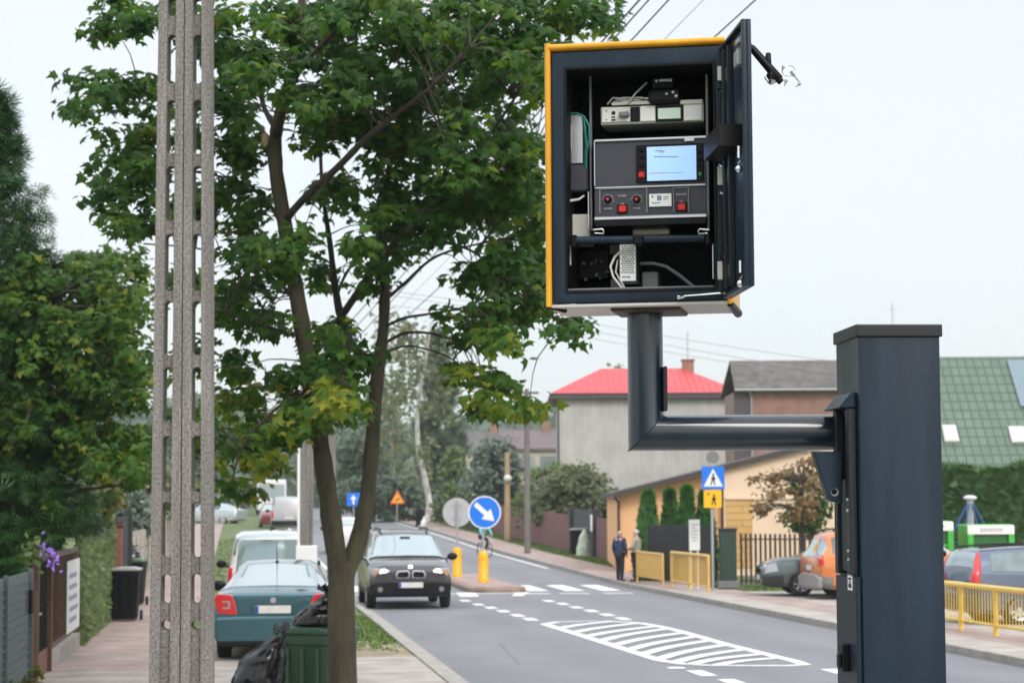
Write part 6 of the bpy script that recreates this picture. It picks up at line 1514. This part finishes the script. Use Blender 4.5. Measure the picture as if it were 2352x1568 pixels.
q = Vector((P(486, 1200, 145).x, 145, gz(145)-.02)); t, B = car('lift', 'far_car', 'pale car standing off the road behind the concrete pole', paint('pale blue grey', (.50, .56, .60)), q, R(70))
# bus far off
q = Vector((P(622, 1170, 190).x, 190, gz(190)+.01)); t = thing('bus', 'white roofed bus far off at the end of the street', 'bus', q, RZ_TO)
bo = MB().box((-1.25, -5, .35), (1.25, 5, 3.0)).build('body', M['white'], t, bevel=.15, seg=3)
MB().box((-1.1, 4.98, 1.4), (1.1, 5.02, 2.6)).build('windscreen', M['glass'], t, bevel=.02)
for s in (-1, 1): MB().box((s*1.245-.01, -4.6, 1.5), (s*1.245+.01, 4.4, 2.5)).build('side_windows', M['glass_d'], t)
for y in (-3, 3):
    for s in (-1, 1): MB().tube([(s*1.0, y, .5), (s*1.27, y, .5)], .5, 18).build('wheel', M['rubber'], t)
# --- right side parking
c5 = paint('grey green paint', (.085, .115, .115), .25, .5)
q = P(1822, 1383, 52.5); t, B = car('lift', 'parked_car', 'grey green saloon parked nose outwards beside the orange car', c5, (8.35, 53.4, .10), R(90))
e = B.n-1; bump_m = paint('dark grey green', (.022, .03, .032))
for s in (-1, 1):
    MB().prism([(s*.40, .60), (s*.70, .58), (s*.76, .70), (s*.74, .78), (s*.46, .73)], (0, .30, 0), (0, 1.92, 0)).build('headlight', M['clear'], t, bevel=.02, seg=2)
    MB().tube([(s*.55, 2.245, .36), (s*.55, 2.262, .36)], .06, 14).build('fog_lamp', M['clear'], t)
MB().prism([(-.74, .28), (.74, .28), (.78, .52), (-.78, .52)], (0, .14, 0), (0, 2.10, 0)).build('front_bumper', bump_m, t, bevel=.04, seg=2)
MB().prism([(-.36, .56), (.36, .56), (.33, .66), (-.33, .66)], (0, .06, 0), (0, 2.19, 0)).build('grille', M['blackm'], t, bevel=.01)
for s in (-1, 1):                                      # lamps and bumper wrap round the corners of the nose
    B.patch(e-1.75, e-.55, 3.15, 4.05, .012, s, taper=.15).build('headlight_side', M['clear'], t, smooth=60)
    B.patch(e-2.05, e-.05, 1.05, 2.75, .014, s, th=.03).build('bumper_corner', bump_m, t, smooth=60)
    B.patch(e-3.6, e-1.9, 3.95, 4.05, .008, s).build('wing_crease', c5, t)
    B.patch(e-3.25, e-.6, 5.4, 5.55, .004, s, nt=14, nk=3, th=.006).build('bonnet_gap', M['blackm'], t)
plate_(t, 2.252, .45, side=1)
c6 = paint('orange paint', (.62, .20, .055), .28, .25)
q = P(1880, 1385, 51); t, B = car('suv', 'parked_car', 'orange off road car with grey bumper parked beside the slate post', c6, (9.28, 51.6, .10), R(-82), lower=M['grey'], scale=.97)
MB().prism([(-.86, .28), (.86, .28), (.90, .55), (.55, .62), (-.55, .62), (-.90, .55)], (0, -.14, 0), (0, -2.20, 0)).build('rear_bumper', mat('grey bumper plastic', (.28, .27, .27), .5, var=.1), t, bevel=.05, seg=3)
MB().prism([(-.82, .24), (.82, .24), (.86, .33), (-.86, .33)], (0, -.12, 0), (0, -2.22, 0)).build('bumper_skid', M['grey'], t, bevel=.02)
for s in (-1, 1):
    l_ = MB().prism([(s*.72, .82), (s*.88, .82), (s*.88, 1.02), (s*.74, 1.02)], (0, -.09, 0), (0, -2.20, 0)).build('tail_light', M['redlens'], t, bevel=.015, seg=2)
    MB().cbox((s*.80, -2.296, .92), (.07, .01, .07)).build('reversing_lens', M['clear'], l_)
    B.patch(.35, 1.15, 3.35, 4.15, .014, s).build('tail_lamp_side', M['redlens'], t, smooth=60)
    B.patch(.1, 2.1, 1.05, 2.5, .016, s, th=.03).build('bumper_corner', M['grey'], t, smooth=60)
    b = MB(); b.tube([B.S(tt, 7.0, s)+Vector((0, 0, .05)) for tt in np.linspace(2.6, 5.9, 8)], .022, 8); b.build('roof_rail', M['black'], t, smooth=50)
plate_(t, -2.30, .76)
c7 = paint('blue grey paint', (.11, .145, .21), .25, .5)
q = P(2315, 1445, 39.5); t, B = car('estate', 'parked_car', 'blue grey estate car with tall red tail lamps behind the yellow railing', c7, (q.x + 1.42, 40.9, .06), R(-77), scale=.95, spokes=9, sglass='glass_m')
for s in (-1, 1):
    ps_ = [B.S(.02, 3.4, s), B.S(.05, 4.0, s), B.S(.6, 4.9, s), B.S(1.3, 5.9, s), B.S(1.75, 6.4, s)]
    b = MB(); wds = [.13, .14, .11, .08, .06]
    b.tube([p+Vector((-s*.025, .02, 0)) for p in ps_], [w*.85 for w in wds], 10); b.build('tail_light', M['redlens'], t, smooth=60)
    b = MB(); b.tube([B.S(tt, 7.0, s)+Vector((0, 0, .045)) for tt in np.linspace(2.0, 4.9, 8)], .02, 8); b.build('roof_rail', M['black'], t, smooth=50)
MB().prism([(-.82, .30), (.82, .30), (.86, .60), (-.86, .60)], (0, -.12, 0), (0, -2.24, 0)).build('rear_bumper', M['dkgrey'], t, bevel=.03, seg=2)
plate_(t, -2.33, .80)

# ------------------------------------------------------------------ bins and bags
def bin_(label, loc, rz, mb, ml, h=1.07, w=.58, lid=True):
    t = thing('wheelie_bin', label, 'bin', loc, rz); b = MB()
    def ring(z, k, dpt): return [(-w/2*k, -dpt*k, z), (w/2*k, -dpt*k, z), (w/2*k, dpt*k, z), (-w/2*k, dpt*k, z)]
    hh = h-.07; rs = [ring(.03, .76, .30), ring(.10, .80, .30), ring(hh-.10, .97, .33), ring(hh-.095, 1.0, .34), ring(hh, 1.0, .34)]
    vs = [p for r in rs for p in r]; fs = [(i*4+k, i*4+(k+1) % 4, i*4+4+(k+1) % 4, i*4+4+k) for i in range(4) for k in range(4)] + [(3, 2, 1, 0), (16, 17, 18, 19)]
    b.add(vs, fs).build('body', mb, t, bevel=.018, seg=2, smooth=40)
    MB().prism([(-w/2-.02, hh+.004), (w/2+.02, hh+.004), (w/2+.01, hh+.045), (w/4, hh+.07), (-w/4, hh+.07), (-w/2-.01, hh+.045)], (0, .72, 0), (0, -.37, 0)).build('lid', ml, t, bevel=.012, seg=2, smooth=40)
    for s in (-1, 1): MB().tube([(s*(w/2-.03), .30, .10), (s*(w/2+.02), .30, .10)], .10, 18).build('wheel', M['rubber'], t, smooth=40)
    b = MB(); b.tube([(-w/2+.05, .40, hh-.02), (w/2-.05, .40, hh-.02)], .016, 8); b.build('handle', mb, t)
    for s in (-1, 0, 1): MB().box((s*w*.28-.02, -.345, .2), (s*w*.28+.02, -.318, hh-.13)).build('rib', mb, t, bevel=.008)
    return t
M['bin_black'] = mat('anthracite bin plastic', (.005, .006, .009), .55, spec=.2, var=.15)
M['bin_green'] = mat('dark green bin plastic', (.042, .095, .052), .45, var=.12, vs=5)
M['bin_lid'] = mat('pale grey lid', (.36, .39, .38), .5, var=.1)
q = VV(-2.0, 43.2, .08); q.x = P(288, 1400, 43.2).x
bin_('black wheelie bin with a pale grey lid on the pavement', q, R(4), M['bin_black'], M['bin_lid'])
q = VV(-2.0, 50, .08); q.x = P(304, 1400, 50).x
bin_('farther green lidded wheelie bin behind the black one', q, R(0), M['bin_black'], mat('green lid', (.05, .13, .05), .5))
bgq = P(728, 1800, 21.2); bgq.z = .08
gb_ = bin_('dark green wheelie bin with black bags behind the maple trunk', bgq, R(-22), M['bin_green'], M['bin_green'])
MB().box((-.262, -.352, .55), (-.20, -.346, .90)).build('sticker', M['white'], gb_)
q = VV(13.2, 86, .09); q.x = P(1326, 1280, 86).x
bin_('black wheelie bin standing at the black garden gate', q, R(0), M['bin_black'], M['bin_lid'])
q = gpt(965, 133, .0); bin_('black bin far off just above the roof of the oncoming car', q, 0, M['bin_black'], M['bin_black'])
q2 = q + Vector((.25, -.6, 0))
M['bag'] = mat('black bin bag', (.004, .004, .005), .16, spec=.5, bump=.5, bs=7)
M['bag_w'] = mat('pale green sack', (.52, .58, .46), .5, var=.12, vs=8, bump=.5, bs=10)
def bag(name, label, base, pts, m, seed, knot=True):
    """pts: (x, z, radius) rising from the base; a crumpled sack"""
    rg = random.Random(seed); t = thing(name, label, 'bag', base); b = MB(); n = 40
    from mathutils import noise
    cs = bez([Vector((x, 0, z)) for x, z, r in pts], 8); m_ = len(pts)-1; vs = []
    for i, c in enumerate(cs):
        tt = i/(len(cs)-1)*m_; k = min(int(tt), m_-1); f = tt-k; f = f*f*(3-2*f); r = pts[k][2]*(1-f)+pts[k+1][2]*f
        for j in range(n):
            a = 2*math.pi*j/n; d = Vector((math.cos(a), math.sin(a)*.85, 0))
            q = c + d*r; w = noise.noise(Vector((math.cos(a)*2.2, math.sin(a)*2.2, c.z*4+seed)))*.16 + abs(noise.noise(Vector((math.cos(a)*5, math.sin(a)*5, c.z*9+seed*3))))*.13 - .04
            vs.append(c + d*r*(1+w) + Vector((0, 0, rg.uniform(-.002, .002))))
    L = len(cs); b.add(vs, [(i*n+j, i*n+(j+1) % n, (i+1)*n+(j+1) % n, (i+1)*n+j) for i in range(L-1) for j in range(n)] + [tuple(range(n-1, -1, -1)), tuple(range((L-1)*n, L*n))])
    b.build('sack', m, t, smooth=55)
    if knot:
        c = cs[-1]; b = MB()
        for k in range(7):
            a = rg.uniform(0, 6.28); d = Vector((math.cos(a), math.sin(a)*.6, .6)).normalized(); w = d.orthogonal().normalized()*.035
            b.add([c-w*.3, c+w*.3, c+d*.11+w, c+d*.13-w], [(0, 1, 2, 3)])
        b.build('tied_end', m, t, smooth=True)
    return t
q = P(592, 1800, 20.4); q.z = .08
bag('rubbish_bag', 'tall black rubbish bag leaning on the green wheelie bin', q, [(-.10, 0, .06), (-.10, .05, .24), (-.06, .30, .27), (-.01, .58, .25), (.04, .78, .21), (.13, .93, .12), (.22, 1.02, .05), (.25, 1.05, .035)], M['bag'], 3)
q = P(722, 1462, 21.1)
q.z = 1.155
bag('rubbish_bag', 'slack black rubbish bag lying on the lid of the green bin', q, [(-.02, 0, .10), (.0, .02, .24), (.04, .09, .23), (.08, .18, .16), (.12, .26, .09), (.13, .32, .03)], M['bag'], 9)
q = VV(13.3, 84.3, .09); q.x = P(1341, 1300, 84.3).x
bag('sack', 'pale green white sack standing in front of the maroon fence', q, [(0, 0, .05), (0, .03, .30), (.02, .3, .29), (.03, .55, .24), (.02, .75, .2), (.04, .95, .12), (.05, 1.05, .05)], M['bag_w'], 5)
bag('sack', 'white sack on the grass far off beside the black bin', q2, [(0, 0, .05), (0, .03, .2), (.02, .3, .2), (.03, .5, .1), (.05, .6, .04)], M['white'], 6)
q = VV(-2.1, 50, 0); q.x = P(300, 1300, 50).x; q.z = 1.17
bag('rubbish_bag', 'dark rubbish bag lying on the farther green lidded bin', q, [(0, 0, .1), (0, .02, .24), (.02, .12, .2), (.06, .2, .08), (.06, .24, .03)], M['bag'], 12)

# ------------------------------------------------------------------ people
def skinmesh(name, joints, edges, mat_, parent, sub=2, rootj=0):
    me = bpy.data.meshes.new(name); me.from_pydata([j[:3] for j in joints], edges, [])
    o = bpy.data.objects.new(name, me); COL.objects.link(o); md = o.modifiers.new('k', 'SKIN'); md.use_smooth_shade = True
    sk = me.skin_vertices[0].data
    for i, j in enumerate(joints): r = j[3]; sk[i].radius = r if isinstance(r, tuple) else (r, r); sk[i].use_root = (i == rootj)
    s = o.modifiers.new('s', 'SUBSURF'); s.levels = sub; s.render_levels = sub
    dg = bpy.context.evaluated_depsgraph_get(); dg.update(); m2 = bpy.data.meshes.new_from_object(o.evaluated_get(dg)); o.modifiers.clear(); o.data = m2
    m2.materials.clear(); m2.materials.append(mat_); m2.polygons.foreach_set('use_smooth', [True]*len(m2.polygons)); o.parent = parent
    return o
M['skin'] = mat('skin', (.52, .31, .23), .55)
def person(label, loc, rz, coat, trousers, hair, hairm, arms='down', h=1.75, coat_low=.80, stride=.06):
    t = thing('person', label, 'person', loc, rz); k = h/1.75          # faces local +Y
    hipx = .095
    aL = [(-.19, 0, 1.43, .055), (-.255, -.02, 1.15, .048), (-.24, .06, .92, .036)]; aR = [(.19, 0, 1.43, .055), (.255, -.02, 1.15, .048), (.24, .06, .92, .036)]
    if arms == 'front': aL = [(-.19, 0, 1.43, .055), (-.27, .02, 1.16, .048), (-.08, .25, 1.10, .036)]; aR = [(.19, 0, 1.43, .055), (.27, .02, 1.16, .048), (.10, .25, 1.08, .036)]
    if arms == 'grip': aL = [(-.19, .05, 1.40, .055), (-.27, .22, 1.20, .048), (-.24, .46, 1.08, .036)]; aR = [(.19, .05, 1.40, .055), (.27, .22, 1.20, .048), (.24, .46, 1.08, .036)]
    legL = [(-hipx, 0, .90, .085), (-hipx, .01+stride*.3, .50, .062), (-hipx, stride*.5, .09, .043), (-hipx, stride*.5+.14, .035, .035)]
    legR = [(hipx, 0, .90, .085), (hipx, .02-stride*.2, .50, .062), (hipx, -stride*.5, .09, .043), (hipx, -stride*.5+.14, .035, .035)]
    J = [(0, 0, .96, (.15, .11)), (0, -.01, 1.18, (.15, .105)), (0, 0, 1.40, (.16, .10)), (0, .0, 1.50, .06), (0, .02, 1.56, .055), (0, .03, 1.64, (.078, .095)), (0, .02, 1.71, (.06, .075))]
    E = [(0, 1), (1, 2), (2, 3), (3, 4), (4, 5), (5, 6)]
    def chain(ch, at):
        p = at
        for j in ch: J.append(j); E.append((p, len(J)-1)); p = len(J)-1
        return p
    eL = chain(aL, 2); eR = chain(aR, 2); chain(legL, 0); chain(legR, 0)
    for e_, s in ((eL, -1), (eR, 1)):                                   # hands: palm, four fingers, thumb
        w = Vector(J[e_][:3]); d = (w - Vector(J[e_-1][:3])).normalized(); p = w + d*.07; J.append((*p, (.028, .016))); E.append((e_, len(J)-1)); pi = len(J)-1
        sd_ = Vector((0, 1, 0)) if abs(d.y) < .6 else Vector((1, 0, 0))
        for f_, ln in ((-1.5, .06), (-.5, .075), (.5, .08), (1.5, .068)): q = p + d*ln + sd_*f_*.014 + Vector((0, .012, 0)); J.append((*q, .009)); E.append((pi, len(J)-1))
        q = p + d*.02 + sd_*.05; J.append((*q, .010)); E.append((e_, len(J)-1))
    sc_ = lambda js: [tuple([j[0]*k, j[1]*k, j[2]*k, (tuple(x*k for x in j[3]) if isinstance(j[3], tuple) else j[3]*k)]) for j in js]
    skinmesh('body', sc_(J), E, M['skin'], t)
    CJ = [(0, 0, coat_low, (.175, .135)), (0, -.01, 1.10, (.172, .128)), (0, 0, 1.38, (.180, .122)), (0, -.005, 1.50, (.088, .085)), (0, .0, 1.545, (.07, .07))]; CE = [(0, 1), (1, 2), (2, 3), (3, 4)]
    for ch in (aL, aR):
        p = 2
        for x, y, z, r in ch: CJ.append((x, y, z, r+.016)); CE.append((p, len(CJ)-1)); p = len(CJ)-1
    skinmesh('coat', sc_(CJ), CE, coat, t)
    TJ = [(0, 0, .94, (.16, .12))]; TE = []
    for ch in (legL, legR):
        p = 0
        for x, y, z, r in ch[:3]: TJ.append((x, y, z + (0 if z > .2 else -.02), r+.016)); TE.append((p, len(TJ)-1)); p = len(TJ)-1
    skinmesh('trousers', sc_(TJ), TE, trousers, t)
    for ch in (legL, legR):
        x, y, z, r = ch[2]; b = MB(); b.ell((x*k, (y+.06)*k, .045*k), (.05*k, .14*k, .05*k), 12, 8); b.build('shoe', M['black'], t, smooth=True)
    if hair:
        b = MB(); b.ell((0, .012*k, (1.675 if hair == 'cap' else 1.635)*k), (.088*k, .102*k, (.085 if hair == 'cap' else .045)*k), 14, 8); b.build('hair', hairm, t, smooth=True)
    for s in (-1, 1):
        b = MB(); b.ell((s*.084*k, .015*k, 1.63*k), (.012*k, .025*k, .034*k), 8, 6); b.build('ear', M['skin'], t, smooth=True)
        b = MB(); b.ell((s*.032*k, .118*k, 1.655*k), (.011*k, .006*k, .008*k), 8, 6); b.build('eye', M['blackm'], t, smooth=True)
    b = MB(); b.add([(-.014*k, .118*k, 1.615*k), (.014*k, .118*k, 1.615*k), (0, .118*k, 1.665*k), (0, .148*k, 1.618*k)], [(0, 3, 2), (3, 1, 2), (0, 1, 3)]); b.build('nose', M['skin'], t)
    b = MB(); b.cbox((0, .122*k, 1.585*k), (.045*k, .006*k, .009*k)); b.build('mouth', mat('lips', (.38, .16, .13), .6), t)
    return t
navy = mat('navy coat', (.018, .030, .085), .85, var=.15); darkn = mat('dark trousers', (.012, .014, .024), .85, var=.15)
q = Vector((P(1424, 1328, 63.5).x, 63.5, .10)); person('bald man in a navy coat and dark trousers seen from behind', q, R(-38), navy, darkn, 'fringe', mat('grey fringe hair', (.45, .36, .31), .8), 'down', 1.53)
q = Vector((P(1463, 1328, 63.2).x, 63.2, .10)); person('grey haired man in a beige jacket with his hands before him', q, R(62), mat('beige jacket', (.33, .30, .24), .85, var=.12), darkn, 'cap', mat('grey hair', (.48, .47, .45), .85), 'front', 1.53)
q = gpt(855, 150); person('distant pedestrian in a pink top by the maple trunk', q, R(0), mat('pink top', (.55, .08, .16), .8), darkn, 'cap', M['black'], 'down', 1.9)
# cyclist behind the arrow sign
cq = Vector((P(1113, 1283, 84).x, 84, gz(84)+.10)); ca = RA + math.pi + R(18)
bk = thing('bicycle', 'black bicycle carrying the rider in turquoise', 'bicycle', cq, ca)
for y in (-.52, .55):
    b = MB(); b.tube([(0, y+.34*math.cos(a), .36+.34*math.sin(a)) for a in np.linspace(0, 2*math.pi, 29)], .022, 8); w = b.build('wheel', M['rubber'], bk, smooth=50)
    b = MB()
    for k in range(10): a = k*math.pi/5; b.tube([(0, y, .36), (0, y+.33*math.cos(a), .36+.33*math.sin(a))], .003, 4)
    b.build('spokes', M['steel'], w)
b = MB(); b.tube([(0, -.52, .36), (0, -.1, .32), (0, -.28, .86)], .018, 8); b.tube([(0, -.1, .32), (0, .40, .85), (0, -.25, .80)], .018, 8); b.tube([(0, -.52, .36), (0, -.26, .78)], .012, 6); b.tube([(0, .40, .92), (0, .44, .70), (0, .55, .36)], .018, 8); b.build('frame', mat('bicycle frame', (.05, .05, .06), .35), bk, smooth=50)
b = MB(); b.tube([(-.30, .28, 1.05), (-.1, .38, 1.0), (.1, .38, 1.0), (.30, .28, 1.05)], .014, 8); b.tube([(0, .38, 1.0), (0, .40, .9)], .014, 8); b.build('handlebar', M['steel'], bk, smooth=50)
b = MB(); b.ell((0, -.30, .93), (.09, .14, .045), 12, 8); b.build('saddle', M['black'], bk, smooth=True)
tq = mat('turquoise jacket', (.10, .50, .52), .7, var=.2, vs=14)
def rider():
    t = thing('person', 'cyclist in a turquoise jacket behind the blue arrow sign', 'person', cq, ca)
    J = [(0, -.28, 1.02, (.13, .11)), (0, -.20, 1.24, (.14, .105)), (0, -.06, 1.46, (.155, .10)), (0, -.01, 1.55, .055), (0, .03, 1.66, (.08, .095)), (0, .02, 1.73, (.06, .07))]; E = [(0, 1), (1, 2), (2, 3), (3, 4), (4, 5)]
    ch_ = {}
    for s in (-1, 1):
        p = 2
        for j in [(s*.19, -.05, 1.46, .052), (s*.27, .10, 1.26, .045), (s*.27, .28, 1.08, .034)]: J.append(j); E.append((p, len(J)-1)); p = len(J)-1
        for f_ in range(4): J.append((s*(.25+.018*f_), .34, 1.07, .009)); E.append((p, len(J)-1))
        J.append((s*.23, .31, 1.10, .010)); E.append((p, len(J)-1))
        p = 0
        for j in [(s*.09, -.26, .98, .085), (s*.11, .12, .80 if s < 0 else .95, .065), (s*.11, .02, .38 if s < 0 else .55, .045), (s*.11, .14, .30 if s < 0 else .47, .035)]: J.append(j); E.append((p, len(J)-1)); p = len(J)-1
    skinmesh('body', J, E, M['skin'], t)
    CJ = [(0, -.28, .98, (.15, .13)), (0, -.20, 1.24, (.16, .12)), (0, -.06, 1.45, (.175, .115)), (0, -.02, 1.52, .08)]; CE = [(0, 1), (1, 2), (2, 3)]
    TJ = [(0, -.28, 1.0, (.14, .12))]; TE = []
    for s in (-1, 1):
        p = 2
        for j in [(s*.19, -.05, 1.46, .068), (s*.27, .10, 1.26, .060), (s*.27, .26, 1.095, .048)]: CJ.append(j); CE.append((p, len(CJ)-1)); p = len(CJ)-1
        p = 0
        for j in [(s*.09, -.26, .98, .10), (s*.11, .12, .80 if s < 0 else .95, .078), (s*.11, .02, .38 if s < 0 else .55, .058)]: TJ.append(j); TE.append((p, len(TJ)-1)); p = len(TJ)-1
    skinmesh('jacket', CJ, CE, tq, t); skinmesh('trousers', TJ, TE, darkn, t)
    b = MB(); b.ell((0, .02, 1.73), (.092, .105, .07), 12, 8); b.build('hair', M['black'], t, smooth=True)
    t.scale = (.8,)*3
rider(); bk.scale = (.8,)*3
# ------------------------------------------------------------------ the misty air over the street
hm = bpy.data.materials.new('air'); hm.use_nodes = True; n_ = hm.node_tree.nodes; n_.clear()
ho = n_.new('ShaderNodeOutputMaterial'); hv = n_.new('ShaderNodeVolumePrincipled')
hv.inputs['Color'].default_value = (.90, .95, 1.0, 1); hv.inputs['Density'].default_value = .00033; hv.inputs['Anisotropy'].default_value = .2
hm.node_tree.links.new(hv.outputs[0], ho.inputs['Volume'])
hz_ = MB().box((-950, -70, -2), (950, 1510, 60)).build('haze', hm); tag(hz_, kind='stuff')
